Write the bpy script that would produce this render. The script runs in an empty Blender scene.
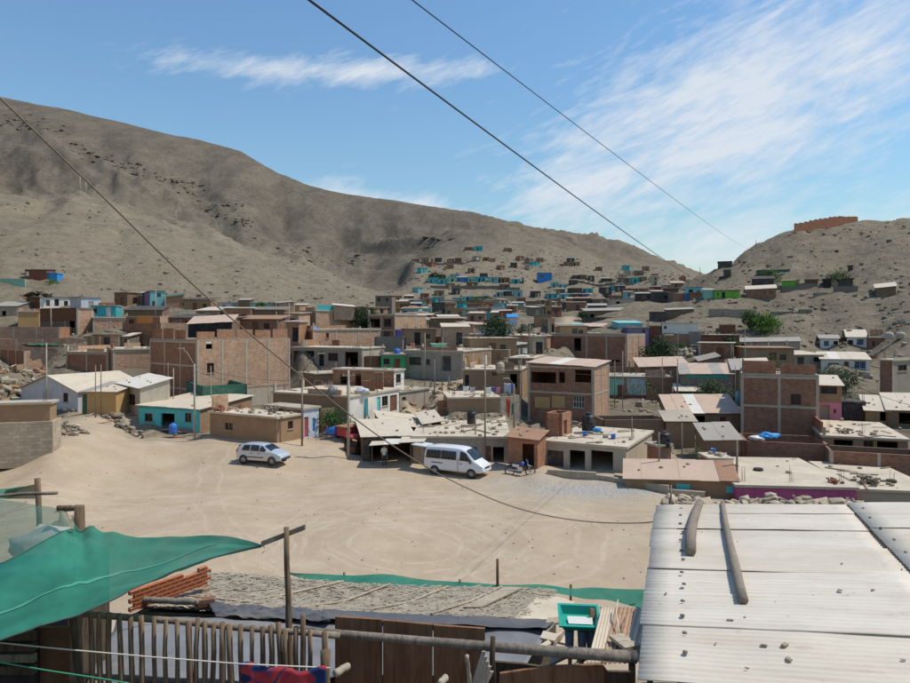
import bpy, bmesh, math, random
import numpy as np
from mathutils import Vector, Matrix

random.seed(7)
rng = np.random.default_rng(11)
scene = bpy.context.scene
COL = scene.collection
R = math.radians

# ---------------------------------------------------------------- camera
F, CX, HY, CH = 690.0, 455.0, 325.0, 11.1      # focal length in photo pixels, centre column, horizon row, eye height over the square
cam_data = bpy.data.cameras.new("camera")
cam_data.sensor_width = 36.0
cam_data.lens = 36.0 * F / 910.0
cam_data.shift_y = -(341.5 - HY) / 910.0
cam_data.clip_start = 0.05
cam_data.clip_end = 9000
cam = bpy.data.objects.new("camera", cam_data)
COL.objects.link(cam)
cam.location = (0, 0, CH)
cam.rotation_euler = (R(90), 0, 0)
scene.camera = cam

# ---------------------------------------------------------------- world, sun, exposure
SUN_EL, SUN_AZ = R(60), math.atan2(0.98, 0.10)    # azimuth measured from +Y towards +X
world = bpy.data.worlds.new("World")
scene.world = world
world.use_nodes = True
wn, wl = world.node_tree.nodes, world.node_tree.links
wn.clear()

def wnode(t, **kw):
    n = wn.new(t)
    for k, v in kw.items():
        setattr(n, k, v)
    return n

def wmath(op, a, b=None, c=None, clamp=False):
    n = wn.new('ShaderNodeMath'); n.operation = op; n.use_clamp = clamp
    for i, x in enumerate((a, b, c)):
        if x is None: continue
        if isinstance(x, (int, float)): n.inputs[i].default_value = x
        else: wl.new(x, n.inputs[i])
    return n.outputs[0]

sky = wnode('ShaderNodeTexSky', sky_type='NISHITA', sun_disc=False, sun_elevation=SUN_EL, sun_rotation=SUN_AZ,
            altitude=300.0, air_density=1.7, dust_density=0.35, ozone_density=1.6)
bg_sky = wnode('ShaderNodeBackground'); bg_sky.inputs[1].default_value = 0.10
tint = wnode('ShaderNodeMix', data_type='RGBA', blend_type='MULTIPLY'); tint.inputs[0].default_value = 1.0; tint.inputs[7].default_value = (.74, .97, 1.19, 1)
wl.new(sky.outputs[0], tint.inputs[6]); wl.new(tint.outputs[2], bg_sky.inputs[0])
bg_cl = wnode('ShaderNodeBackground'); bg_cl.inputs[0].default_value = (0.78, 0.83, 0.90, 1); bg_cl.inputs[1].default_value = 0.88
tc = wnode('ShaderNodeTexCoord')
sep = wnode('ShaderNodeSeparateXYZ'); wl.new(tc.outputs['Generated'], sep.inputs[0])
az = wmath('ARCTAN2', sep.outputs[0], sep.outputs[1])                 # radians, 0 = +Y
el = wmath('ARCSINE', sep.outputs[2])
def blob(a0, e0, ra, re, tilt=0.0):
    """soft ellipse of cloud cover in azimuth / elevation"""
    da, de = wmath('SUBTRACT', az, R(a0)), wmath('SUBTRACT', el, R(e0))
    ct, st = math.cos(R(tilt)), math.sin(R(tilt))
    u = wmath('ADD', wmath('MULTIPLY', da, ct), wmath('MULTIPLY', de, st))
    v = wmath('SUBTRACT', wmath('MULTIPLY', de, ct), wmath('MULTIPLY', da, st))
    r = wmath('ADD', wmath('POWER', wmath('ABSOLUTE', wmath('DIVIDE', u, R(ra))), 2.0), wmath('POWER', wmath('ABSOLUTE', wmath('DIVIDE', v, R(re))), 2.0))
    return wmath('POWER', 2.718, wmath('MULTIPLY', r, -1.0))
cover = None
for b, k in ((blob(22, 16.0, 18, 7.0, 18), 1.15), (blob(12, 12.0, 9, 4.5, 20), 1.05), (blob(-9, 20.0, 16, 1.2, 2), 0.95), (blob(-1, 20.3, 5, 1.3, 0), 0.70), (blob(-5, 9.4, 10, 1.8, -10), 1.1),
             (blob(16, 6.0, 26, 4.0, 2), 0.80), (blob(-60, 30, 22, 10, 10), 0.7), (blob(75, 28, 25, 12, -12), 0.7), (blob(150, 24, 30, 9, 8), 0.7), (blob(-140, 40, 30, 12, 0), 0.6)):
    t = wmath('MULTIPLY', b, k)
    cover = t if cover is None else wmath('MAXIMUM', cover, t)
cmb = wnode('ShaderNodeCombineXYZ')
# streaked cirrus: coordinates turned so that the streaks rise to the right
ct, st = math.cos(R(20)), math.sin(R(20))
wl.new(wmath('MULTIPLY', wmath('ADD', wmath('MULTIPLY', az, ct), wmath('MULTIPLY', el, st)), 5.0), cmb.inputs[0])
wl.new(wmath('MULTIPLY', wmath('SUBTRACT', wmath('MULTIPLY', el, ct), wmath('MULTIPLY', az, st)), 17.0), cmb.inputs[1])
n1 = wnode('ShaderNodeTexNoise'); n1.inputs['Scale'].default_value = 1.5; n1.inputs['Detail'].default_value = 12; n1.inputs['Roughness'].default_value = 0.66; n1.inputs['Distortion'].default_value = 0.55
wl.new(cmb.outputs[0], n1.inputs['Vector'])
n2 = wnode('ShaderNodeTexNoise'); n2.inputs['Scale'].default_value = 4.5; n2.inputs['Detail'].default_value = 8; n2.inputs['Roughness'].default_value = 0.6
wl.new(cmb.outputs[0], n2.inputs['Vector'])
dens = wmath('ADD', wmath('MULTIPLY', n1.outputs['Fac'], 1.0), wmath('MULTIPLY', n2.outputs['Fac'], 0.55))
dens = wmath('SUBTRACT', wmath('ADD', dens, wmath('MULTIPLY', cover, 0.52)), 0.93)
dens = wmath('MULTIPLY', dens, 2.2, clamp=True)
dens = wmath('MULTIPLY', wmath('POWER', dens, 1.1), 0.88)
dens = wmath('MULTIPLY', dens, wmath('MULTIPLY', wmath('ADD', cover, 0.12), 2.2, clamp=True))
mix = wnode('ShaderNodeMixShader'); wl.new(dens, mix.inputs[0]); wl.new(bg_sky.outputs[0], mix.inputs[1]); wl.new(bg_cl.outputs[0], mix.inputs[2])
wo = wnode('ShaderNodeOutputWorld'); wl.new(mix.outputs[0], wo.inputs[0])
world.cycles.sampling_method = 'MANUAL'
world.cycles.sample_map_resolution = 512

sun_data = bpy.data.lights.new("sun", 'SUN')
sun_data.energy = 3.4
sun_data.angle = R(0.53)
sun_data.color = (1.0, 0.918, 0.785)
sun = bpy.data.objects.new("sun", sun_data); COL.objects.link(sun)
sd = Vector((math.sin(SUN_AZ) * math.cos(SUN_EL), math.cos(SUN_AZ) * math.cos(SUN_EL), math.sin(SUN_EL)))
sun.rotation_euler = sd.to_track_quat('Z', 'Y').to_euler()
sun.location = (60, 0, 90)

vs = scene.view_settings
vs.view_transform = 'Standard'; vs.look = 'None'; vs.exposure = 0.12; vs.gamma = 1.0; vs.use_curve_mapping = False
scene.cycles.max_bounces = 6; scene.cycles.diffuse_bounces = 4; scene.cycles.glossy_bounces = 2
scene.cycles.transmission_bounces = 3; scene.cycles.transparent_max_bounces = 8
scene.cycles.use_denoising = True
scene.cycles.caustics_reflective = False; scene.cycles.caustics_refractive = False

# ---------------------------------------------------------------- small helpers
def P(px, py, d):
    """world point that stands d metres ahead of the eye and shows at photo pixel (px, py)"""
    return Vector(((px - CX) / F * d, d, CH - (py - HY) / F * d))

def tag(o, label=None, cat=None, group=None, kind=None):
    if label: o["label"] = label
    if cat: o["category"] = cat
    if group: o["group"] = group
    if kind: o["kind"] = kind
    return o

ORG = {}
def empty(name, loc=(0, 0, 0), label=None, cat=None, group=None, rot=None):
    o = bpy.data.objects.new(name, None)
    o.empty_display_size = 0.3
    COL.objects.link(o)
    o.location = loc
    if rot is not None: o.rotation_euler = rot
    else: ORG[o.name] = Vector(loc)
    return tag(o, label, cat, group)

class MB:
    """collects faces, then links them as one mesh object"""
    def __init__(self): self.v = []; self.f = []; self.mi = []; self.cur = 0
    def quad(self, a, b, c, d):
        n = len(self.v); self.v += [tuple(a), tuple(b), tuple(c), tuple(d)]; self.f.append((n, n + 1, n + 2, n + 3)); self.mi.append(self.cur); return self
    def poly(self, pts):
        n = len(self.v); self.v += [tuple(p) for p in pts]; self.f.append(tuple(range(n, n + len(pts)))); self.mi.append(self.cur); return self
    def box(self, o, ax, ay, az):
        o, ax, ay, az = Vector(o), Vector(ax), Vector(ay), Vector(az)
        n = len(self.v)
        for k in range(8):
            self.v.append(tuple(o + (ax if k & 1 else Vector()) + (ay if k & 2 else Vector()) + (az if k & 4 else Vector())))
        for q in ((0, 2, 3, 1), (4, 5, 7, 6), (0, 1, 5, 4), (2, 6, 7, 3), (0, 4, 6, 2), (1, 3, 7, 5)):
            self.f.append(tuple(n + i for i in q)); self.mi.append(self.cur)
        return self
    def cbox(self, c, s, rz=0.0, tilt=None):
        m = Matrix.Rotation(rz, 3, 'Z')
        if tilt is not None: m = m @ Matrix.Rotation(tilt[0], 3, 'X') @ Matrix.Rotation(tilt[1], 3, 'Y')
        ax, ay, az_ = m @ Vector((s[0], 0, 0)), m @ Vector((0, s[1], 0)), m @ Vector((0, 0, s[2]))
        return self.box(Vector(c) - (ax + ay + az_) / 2, ax, ay, az_)
    def tube(self, pts, rad, n=6, cap=True):
        pts = [Vector(p) for p in pts]
        if isinstance(rad, (int, float)): rad = [rad] * len(pts)
        base = len(self.v)
        for i, p in enumerate(pts):
            t = (pts[min(i + 1, len(pts) - 1)] - pts[max(i - 1, 0)]).normalized()
            a = t.cross(Vector((0, 0, 1)) if abs(t.z) < 0.9 else Vector((1, 0, 0))).normalized(); b = t.cross(a)
            for k in range(n):
                an = 2 * math.pi * k / n
                self.v.append(tuple(p + (a * math.cos(an) + b * math.sin(an)) * rad[i]))
        for i in range(len(pts) - 1):
            for k in range(n):
                self.f.append((base + i * n + k, base + i * n + (k + 1) % n, base + (i + 1) * n + (k + 1) % n, base + (i + 1) * n + k)); self.mi.append(self.cur)
        if cap:
            self.f.append(tuple(base + k for k in range(n - 1, -1, -1))); self.mi.append(self.cur)
            self.f.append(tuple(base + (len(pts) - 1) * n + k for k in range(n))); self.mi.append(self.cur)
        return self
    def lathe(self, prof, c=(0, 0, 0), n=14, axis='Z'):
        base = len(self.v); c = Vector(c)
        for (r, h) in prof:
            for k in range(n):
                a = 2 * math.pi * k / n
                if axis == 'Z': q = Vector((r * math.cos(a), r * math.sin(a), h))
                else: q = Vector((r * math.cos(a), h, r * math.sin(a)))
                self.v.append(tuple(c + q))
        for i in range(len(prof) - 1):
            for k in range(n):
                self.f.append((base + i * n + k, base + i * n + (k + 1) % n, base + (i + 1) * n + (k + 1) % n, base + (i + 1) * n + k)); self.mi.append(self.cur)
        self.f.append(tuple(base + k for k in range(n - 1, -1, -1))); self.mi.append(self.cur)
        self.f.append(tuple(base + (len(prof) - 1) * n + k for k in range(n))); self.mi.append(self.cur)
        return self
    def rock(self, c, s, seed=None, rz=None):
        """irregular boulder of 8 + 6 corners"""
        rr = random.Random(seed) if seed is not None else random
        base = len(self.v); rz = rr.uniform(0, 6.28) if rz is None else rz
        cr, sr = math.cos(rz), math.sin(rz)
        for (x, y, z) in ((-1, -1, -1), (1, -1, -1), (1, 1, -1), (-1, 1, -1), (-1, -1, 1), (1, -1, 1), (1, 1, 1), (-1, 1, 1), (-1.35, 0, 0), (1.35, 0, 0), (0, -1.35, 0), (0, 1.35, 0), (0, 0, 1.3), (0, 0, -1.2)):
            k = 0.62 + rr.uniform(-.17, .17)
            x, y, z = x * s[0] * k * .5 * 1.25, y * s[1] * k * .5 * 1.25, z * s[2] * k * .5 * 1.25
            self.v.append((c[0] + x * cr - y * sr, c[1] + x * sr + y * cr, c[2] + z))
        for (a, b, cc, d, t) in ((0, 3, 2, 1, 13), (4, 5, 6, 7, 12), (0, 1, 5, 4, 10), (2, 3, 7, 6, 11), (3, 0, 4, 7, 8), (1, 2, 6, 5, 9)):
            for e in ((a, b), (b, cc), (cc, d), (d, a)):
                self.f.append((base + e[0], base + e[1], base + t)); self.mi.append(self.cur)
        return self
    def build(self, name, mat, parent=None, smooth=False, uv=True):
        me = bpy.data.meshes.new(name)
        off = None
        if parent is not None:
            off = ORG.get(parent.name)
        vv = self.v
        if off is not None:
            ox, oy, oz = off
            vv = [(x - ox, y - oy, z - oz) for (x, y, z) in vv]
        me.from_pydata(vv, [], self.f)
        mats = mat if isinstance(mat, (list, tuple)) else [mat]
        for m in mats: me.materials.append(MATS[m] if isinstance(m, str) else m)
        if len(mats) > 1: me.polygons.foreach_set('material_index', self.mi)
        if uv:
            l = me.uv_layers.new(name='UVMap'); dat = np.zeros((len(me.loops), 2), dtype=np.float32); i = 0
            for f in self.f:
                p0, p1, p2 = Vector(self.v[f[0]]), Vector(self.v[f[1]]), Vector(self.v[f[-1]])
                n = (p1 - p0).cross(p2 - p0)
                if n.length > 1e-12: n.normalize()
                if abs(n.z) > 0.75:
                    for k in f: dat[i] = (self.v[k][0], self.v[k][1]); i += 1
                else:
                    q = math.hypot(n.x, n.y) or 1.0; tx, ty = -n.y / q, n.x / q
                    for k in f: dat[i] = (self.v[k][0] * tx + self.v[k][1] * ty, self.v[k][2]); i += 1
            l.data.foreach_set('uv', dat.ravel())
        if smooth: me.polygons.foreach_set('use_smooth', [True] * len(me.polygons))
        me.update()
        o = bpy.data.objects.new(name, me); COL.objects.link(o)
        if parent is not None:
            o.parent = parent
            if off is not None: ORG[o.name] = off
        return o

# ---------------------------------------------------------------- procedural materials
MATS = {}
def _nt(name):
    m = bpy.data.materials.new(name); m.use_nodes = True
    nt = m.node_tree; b = nt.nodes['Principled BSDF']
    MATS[name] = m
    return m, nt, nt.nodes, nt.links, b

def _noise(nodes, links, vec, scale, detail=4, rough=.6, dist=0.0):
    n = nodes.new('ShaderNodeTexNoise'); n.inputs['Scale'].default_value = scale; n.inputs['Detail'].default_value = detail
    n.inputs['Roughness'].default_value = rough; n.inputs['Distortion'].default_value = dist
    if vec is not None: links.new(vec, n.inputs['Vector'])
    return n.outputs['Fac']

def _ramp(nodes, links, fac, stops):
    r = nodes.new('ShaderNodeValToRGB'); links.new(fac, r.inputs[0])
    e = r.color_ramp.elements
    while len(e) > 1: e.remove(e[-1])
    for i, (p, c) in enumerate(stops):
        x = e[0] if i == 0 else e.new(p)
        x.position = p; x.color = tuple(c) + ((1,) if len(c) == 3 else ())
    return r.outputs[0]

def _mix(nodes, links, fac, a, b, mode='MIX'):
    n = nodes.new('ShaderNodeMix'); n.data_type = 'RGBA'; n.blend_type = mode
    if isinstance(fac, (int, float)): n.inputs[0].default_value = fac
    else: links.new(fac, n.inputs[0])
    for i, x in ((6, a), (7, b)):
        if isinstance(x, tuple): n.inputs[i].default_value = x + ((1,) if len(x) == 3 else ())
        else: links.new(x, n.inputs[i])
    return n.outputs[2]

DUST = (0.41, 0.325, 0.225)
def warm(c): return (min(1, c[0] * 1.03), c[1] * .985, c[2] * .90)
def plain(name, col, rough=.85, var=.22, scale=3.0, dust=.25, bump=.15, metal=0.0, spec=.3, streak=0.0):
    if col[0] >= col[2]: col = warm(col)
    m, nt, N, L, b = _nt(name)
    g = N.new('ShaderNodeNewGeometry'); pos = g.outputs['Position']
    broad = _noise(N, L, pos, scale * .25, 5, .65, .4)
    fine = _noise(N, L, pos, scale * 5, 4, .6)
    d = tuple(max(0, c * (1 - var)) for c in col); h = tuple(min(1, c * (1 + var * .7)) for c in col)
    c = _ramp(N, L, broad, [(.30, d), (.52, col), (.72, h)])
    c = _mix(N, L, .35, c, _ramp(N, L, fine, [(.3, d), (.7, h)]))
    if dust:
        c = _mix(N, L, _ramp(N, L, _noise(N, L, pos, scale * .6, 6, .7, .8), [(.45, (0, 0, 0)), (.72, (dust,) * 3)]), c, DUST)
    if streak:
        mp = N.new('ShaderNodeMapping'); mp.inputs['Scale'].default_value = (6, 6, .35); L.new(pos, mp.inputs['Vector'])
        c = _mix(N, L, _ramp(N, L, _noise(N, L, mp.outputs[0], 1.0, 4, .6), [(.5, (0, 0, 0)), (.75, (streak,) * 3)]), c, tuple(x * .35 for x in col))
    L.new(c, b.inputs['Base Color'])
    b.inputs['Roughness'].default_value = rough; b.inputs['Metallic'].default_value = metal
    b.inputs['Specular IOR Level'].default_value = spec
    if bump:
        bp = N.new('ShaderNodeBump'); bp.inputs['Strength'].default_value = bump; bp.inputs['Distance'].default_value = .03
        L.new(fine, bp.inputs['Height']); L.new(bp.outputs[0], b.inputs['Normal'])
    return m

def brick(name, c1, c2, mortar, dust=.35, grime=.34, w=.34, h=.165, ms=.02):
    c1, c2, mortar = warm(tuple(x * .80 for x in c1)), warm(tuple(min(1, x * 1.14) for x in c2)), warm(mortar)
    m, nt, N, L, b = _nt(name)
    uv = N.new('ShaderNodeUVMap'); g = N.new('ShaderNodeNewGeometry'); pos = g.outputs['Position']
    t = N.new('ShaderNodeTexBrick'); L.new(uv.outputs[0], t.inputs['Vector'])
    t.inputs['Color1'].default_value = c1 + (1,); t.inputs['Color2'].default_value = c2 + (1,); t.inputs['Mortar'].default_value = mortar + (1,)
    t.inputs['Scale'].default_value = 1.0; t.inputs['Mortar Size'].default_value = ms; t.inputs['Brick Width'].default_value = w; t.inputs['Row Height'].default_value = h
    t.inputs['Bias'].default_value = -.1
    c = _mix(N, L, .26, t.outputs[0], _ramp(N, L, _noise(N, L, pos, .7, 5, .65, .3), [(.3, tuple(x * .62 for x in c1)), (.7, tuple(min(1, x * 1.15) for x in c2))]))
    c = _mix(N, L, _ramp(N, L, _noise(N, L, pos, .45, 6, .7, .6), [(.42, (0, 0, 0)), (.70, (dust,) * 3)]), c, DUST)
    mp = N.new('ShaderNodeMapping'); mp.inputs['Scale'].default_value = (2.5, 2.5, .5); L.new(pos, mp.inputs['Vector'])
    c = _mix(N, L, _ramp(N, L, _noise(N, L, mp.outputs[0], 1.0, 5, .65), [(.5, (0, 0, 0)), (.78, (grime,) * 3)]), c, tuple(x * .4 for x in c1))
    L.new(c, b.inputs['Base Color']); b.inputs['Roughness'].default_value = .92; b.inputs['Specular IOR Level'].default_value = .15
    bp = N.new('ShaderNodeBump'); bp.inputs['Strength'].default_value = .7; bp.inputs['Distance'].default_value = .02; bp.invert = True
    L.new(t.outputs['Fac'], bp.inputs['Height']); L.new(bp.outputs[0], b.inputs['Normal'])
    return m

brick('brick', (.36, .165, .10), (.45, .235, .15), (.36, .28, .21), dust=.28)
brick('brick_pale', (.47, .265, .18), (.56, .36, .255), (.47, .38, .295), dust=.32)  # also on sunward faces; part of the sun's brightness is in this colour
brick('brick_dark', (.28, .125, .078), (.35, .172, .115), (.28, .21, .16), dust=.18)  # also on sides away from the sun, their shade mixed into the colour
brick('brick_red', (.36, .15, .09), (.44, .20, .125), (.30, .21, .15), dust=.2)
brick('block_pale', (.43, .37, .30), (.48, .42, .345), (.34, .29, .235), w=.5, h=.25, dust=.3)
brick('block_grey', (.30, .28, .25), (.36, .335, .30), (.22, .2, .18), w=.4, h=.2, dust=.4)
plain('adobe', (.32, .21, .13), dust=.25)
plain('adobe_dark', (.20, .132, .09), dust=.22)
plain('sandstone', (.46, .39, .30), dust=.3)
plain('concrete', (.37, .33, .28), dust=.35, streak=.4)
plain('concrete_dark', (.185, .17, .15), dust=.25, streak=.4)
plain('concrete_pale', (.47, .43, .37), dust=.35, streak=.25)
plain('slab', (.56, .50, .415), dust=.35, scale=1.6, var=.3)
plain('slab_grey', (.42, .385, .33), dust=.4, scale=1.6, var=.3)
plain('white_paint', (.74, .73, .70), var=.10, dust=.3, streak=.3)
plain('bluewhite_paint', (.56, .60, .66), var=.12, dust=.3, streak=.25)
plain('teal_paint', (.11, .54, .54), var=.12, dust=.12, streak=.2)
plain('turquoise_paint', (.06, .42, .44), var=.2, dust=.15)
plain('aqua_paint', (.20, .50, .50), var=.2, dust=.3)
plain('green_paint', (.055, .34, .13), var=.15, dust=.2)
plain('mint_paint', (.26, .52, .38), var=.15, dust=.25)
plain('dark_green', (.035, .13, .09), var=.25, dust=.25)
plain('lime_paint', (.16, .42, .06), var=.2, dust=.15)
plain('blue_paint', (.04, .22, .52), var=.2, dust=.15)
plain('purple_paint', (.13, .12, .36), var=.2, dust=.25)
plain('violet_wall', (.22, .19, .29), var=.2, dust=.3)
plain('pink_paint', (.66, .25, .36), var=.12, dust=.2, streak=.25)
plain('magenta_paint', (.50, .11, .27), var=.15, dust=.25, streak=.35)
plain('orange_panel', (.55, .25, .085), var=.15, dust=.15)
plain('ochre', (.50, .32, .15), var=.15, dust=.3)
plain('red_paint', (.42, .06, .045), var=.2, dust=.2)
plain('redbrown', (.20, .075, .05), var=.25, dust=.2)
plain('wood_panel', (.17, .085, .05), var=.35, dust=.2, scale=4)
plain('dark', (.02, .02, .021), var=.3, dust=.1)
plain('dark_sheet', (.062, .060, .062), var=.4, dust=.3)
plain('tin_cream', (.60, .54, .45), var=.16, dust=.35, rough=.6)
plain('tin_white', (.70, .68, .64), var=.14, dust=.3, rough=.55)
plain('tin_pink', (.53, .40, .325), var=.16, dust=.35, rough=.65)
plain('tin_grey', (.36, .335, .30), var=.22, dust=.35, rough=.5)
plain('tin_rust', (.33, .19, .12), var=.3, dust=.35, rough=.75)
plain('green_net', (.035, .30, .24), var=.2, dust=.2)
plain('tarp_blue', (.03, .27, .62), var=.2, dust=.15, rough=.5)
plain('metal_pole', (.36, .34, .31), var=.2, dust=.3, rough=.6)
plain('old_pole', (.22, .185, .15), var=.3, dust=.3)
plain('rebar', (.12, .065, .045), var=.3, dust=.2)
plain('black_tank', (.014, .014, .016), var=.2, dust=.3, rough=.45, bump=0)
plain('white_cloth', (.75, .75, .75), var=.1, dust=0)
plain('column', (.46, .40, .33), dust=.4, streak=.2)
plain('stone', (.33, .285, .225), var=.35, dust=.3, scale=6, bump=.4)
plain('stone_dark', (.20, .175, .15), var=.35, dust=.3, scale=6, bump=.4)
plain('stone_pale', (.48, .42, .34), var=.3, dust=.3, scale=6, bump=.4)
plain('ridge_brick', (.36, .155, .09), var=.3, dust=.3, scale=4)

def glass(name, col=(.02, .024, .03), rough=.08):
    m, nt, N, L, b = _nt(name)
    g = N.new('ShaderNodeNewGeometry')
    L.new(_ramp(N, L, _noise(N, L, g.outputs['Position'], 1.5, 4), [(.3, tuple(c * .6 for c in col)), (.7, tuple(c * 1.6 for c in col))]), b.inputs['Base Color'])
    b.inputs['Roughness'].default_value = rough; b.inputs['Specular IOR Level'].default_value = .6
glass('window_glass'); glass('car_glass', (.012, .015, .02), .04); glass('blue_glass', (.05, .10, .16), .1)

def gloss(name, col, rough=.3, metal=0.0, coat=0.0, dirt=.12):
    m, nt, N, L, b = _nt(name)
    g = N.new('ShaderNodeNewGeometry')
    L.new(_mix(N, L, _ramp(N, L, _noise(N, L, g.outputs['Position'], 2.2, 5, .65), [(.45, (0, 0, 0)), (.8, (dirt,) * 3)]), col, DUST), b.inputs['Base Color'])
    b.inputs['Roughness'].default_value = rough; b.inputs['Metallic'].default_value = metal; b.inputs['Coat Weight'].default_value = coat
gloss('car_silver', (.58, .59, .61), .32, .35, .5); gloss('van_white', (.74, .745, .75), .3, 0, .5); gloss('tyre', (.018, .018, .018), .8, 0, 0, .35)
gloss('rim', (.45, .45, .46), .35, .8); gloss('chrome', (.6, .6, .6), .2, .9); gloss('black_plastic', (.02, .02, .022), .5)
gloss('red_glass', (.4, .02, .02), .2); gloss('clear_lamp', (.7, .7, .7), .15); gloss('bike_blue', (.03, .10, .42), .3, 0, .4); gloss('bike_white', (.7, .7, .72), .3, 0, .4)
gloss('canopy_red', (.45, .05, .05), .6); gloss('tank_blue', (.03, .16, .55), .4); gloss('basin_green', (.015, .36, .27), .35, 0, .2, .1)
gloss('skin', (.32, .18, .12), .6); gloss('shirt', (.72, .72, .72), .85); gloss('trousers', (.03, .035, .06), .85); gloss('hair', (.012, .01, .01), .6)

def wood(name, c1, c2, scale=(30, 30, 3)):
    m, nt, N, L, b = _nt(name)
    t = N.new('ShaderNodeTexCoord')
    mp = N.new('ShaderNodeMapping'); mp.inputs['Scale'].default_value = scale; L.new(t.outputs['Object'], mp.inputs['Vector'])
    f = _noise(N, L, mp.outputs[0], 1.0, 6, .65, .6)
    c = _ramp(N, L, f, [(.25, tuple(x * .45 for x in c1)), (.45, c1), (.72, c2)])
    b2 = _noise(N, L, t.outputs['Object'], 2.0, 4, .6)
    c = _mix(N, L, _ramp(N, L, b2, [(.4, (0, 0, 0)), (.75, (.5, .5, .5))]), c, tuple(x * .5 for x in c1))
    L.new(c, b.inputs['Base Color']); b.inputs['Roughness'].default_value = .9; b.inputs['Specular IOR Level'].default_value = .15
    bp = N.new('ShaderNodeBump'); bp.inputs['Strength'].default_value = .6; bp.inputs['Distance'].default_value = .01
    L.new(f, bp.inputs['Height']); L.new(bp.outputs[0], b.inputs['Normal'])
wood('stake_wood', (.175, .115, .07), (.33, .235, .155)); wood('pole_wood', (.22, .18, .14), (.36, .31, .25), (25, 25, 4)); wood('log_wood', (.25, .205, .16), (.40, .345, .28), (40, 40, 4))
wood('panel_wood', (.235, .115, .06), (.36, .19, .105), (14, 14, 1.6)); wood('plank_pale', (.42, .35, .26), (.56, .48, .38), (22, 22, 3)); wood('lath_wood', (.33, .28, .21), (.50, .43, .34), (30, 30, 5))
wood('dark_plank', (.085, .058, .04), (.16, .115, .08), (20, 20, 3))
# ---------------------------------------------------------------- the houses: pixel of the near corner, depth, turn, faces, roof, openings
HOUSES = []
def hs(name, label, xc, yt, yb, d, th, wL, wR, roof='flat', rm='slab', cat='house', cp=True, **kw):
    HOUSES.append(dict(name=name, label=label, xc=xc, yt=yt, yb=yb, d=d, th=th, wL=wL, wR=wR, roof=roof, rm=rm, cat=cat, cp=cp, **kw))

# -- left, along the square
hs('adobe_hut', 'small brown mud hut on a pale block plinth at the left edge of the square', 50, 404, 421, 50, 105, 'adobe', 'adobe', 'flat', 'slab_grey', xl=-45, Lr=1.6, plinth=('block_pale', 452), cpyb=452)
hs('gable_house', 'white house with low gable roof and one small window beside rubble slope', 78, 392, 414, 70, 62, 'bluewhite_paint', 'bluewhite_paint', 'gable', 'tin_cream', xl=21, Lr=8, op=[('w', 63, 68, 393, 402)])
hs('ochre_hut', 'ochre plywood hut with dark green door beside white gable house', 116, 392, 414, 66.5, 86, 'ochre', 'ochre', 'tin', 'tin_cream', xl=82, Lr=5, rise=(0, .5), op=[('d:dark_green', 82.6, 87, 394, 414)])
hs('grey_hut', 'grey rendered hut with square window and pale block side wall', 140, 388, 414, 67, 48, 'concrete', 'concrete_pale', 'tin', 'tin_white', xl=117.5, xr=170, rise=(.2, .7), op=[('w', 127, 135, 394, 405)])
hs('teal_house', 'bright teal single-storey house with pale sheet roof on the square', 200, 409.5, 433, 64, 70, 'teal_paint', 'adobe', 'tin', 'tin_cream', xl=139, xr=252, rise=(.1, .5), op=[('w', 144.5, 152.5, 413.5, 421.5), ('o', 161, 174.5, 413.5, 432), ('w', 185, 191.5, 413, 422)], trim='turquoise_paint')
hs('adobe_house', 'long brown mud-brick house with cluttered flat roof beside grey car', 277, 419, 443, 57, 60, 'adobe', 'adobe', 'flat', 'slab', xl=210, xr=303, op=[('w', 225, 233, 423, 430), ('w', 288, 293, 421, 429)], clutter=14)
hs('blue_white_house', 'narrow pale blue house with red door behind brown mud-brick house', 303.5, 410, 438, 59.5, 56, 'adobe', 'bluewhite_paint', 'flat', 'slab_grey', Ll=5, xr=319, op=[('d:red_paint', 304.3, 308.5, 417, 437), ('d:blue_paint', 312.5, 315.5, 418, 431)], cp=False)
hs('lot_wall', 'brown mud wall behind green bush near the parked tricycle', 320, 409, 434, 62, 40, 'adobe', 'adobe', 'open', 'adobe', cat='wall', Ll=.25, xr=349)
hs('panel_fence', 'dark green sheet fence around yard behind teal house', 201, 386, 408, 71, 32, 'dark_green', 'dark_green', 'open', 'dark_green', cat='fence', xl=165, xr=247)
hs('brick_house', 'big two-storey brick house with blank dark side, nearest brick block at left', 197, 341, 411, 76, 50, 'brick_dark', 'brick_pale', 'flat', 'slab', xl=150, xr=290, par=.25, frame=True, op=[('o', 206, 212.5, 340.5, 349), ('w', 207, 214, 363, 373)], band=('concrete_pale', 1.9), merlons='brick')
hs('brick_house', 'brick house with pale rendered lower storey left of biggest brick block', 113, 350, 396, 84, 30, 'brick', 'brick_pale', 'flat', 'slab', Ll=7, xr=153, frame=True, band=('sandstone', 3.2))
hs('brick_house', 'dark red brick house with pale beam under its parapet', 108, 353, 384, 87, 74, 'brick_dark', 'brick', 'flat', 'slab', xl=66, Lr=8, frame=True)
hs('lot_wall', 'long pink brick lot wall above rubble slope', 24, 351, 378, 93, 48, 'brick_dark', 'brick_pale', 'open', 'brick', cat='wall', xl=-6, xr=67, frame=True)
hs('lot_wall', 'lower of two pale brick lot walls stacked at left', -10, 339, 352, 101, 8, 'brick', 'brick_pale', 'open', 'brick', cat='wall', Ll=6, xr=93, frame=True)
hs('lot_wall', 'upper of two pale brick lot walls stacked at left', -10, 327, 339, 108, 6, 'brick', 'brick_pale', 'open', 'brick', cat='wall', Ll=6, xr=59, frame=True)
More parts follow.
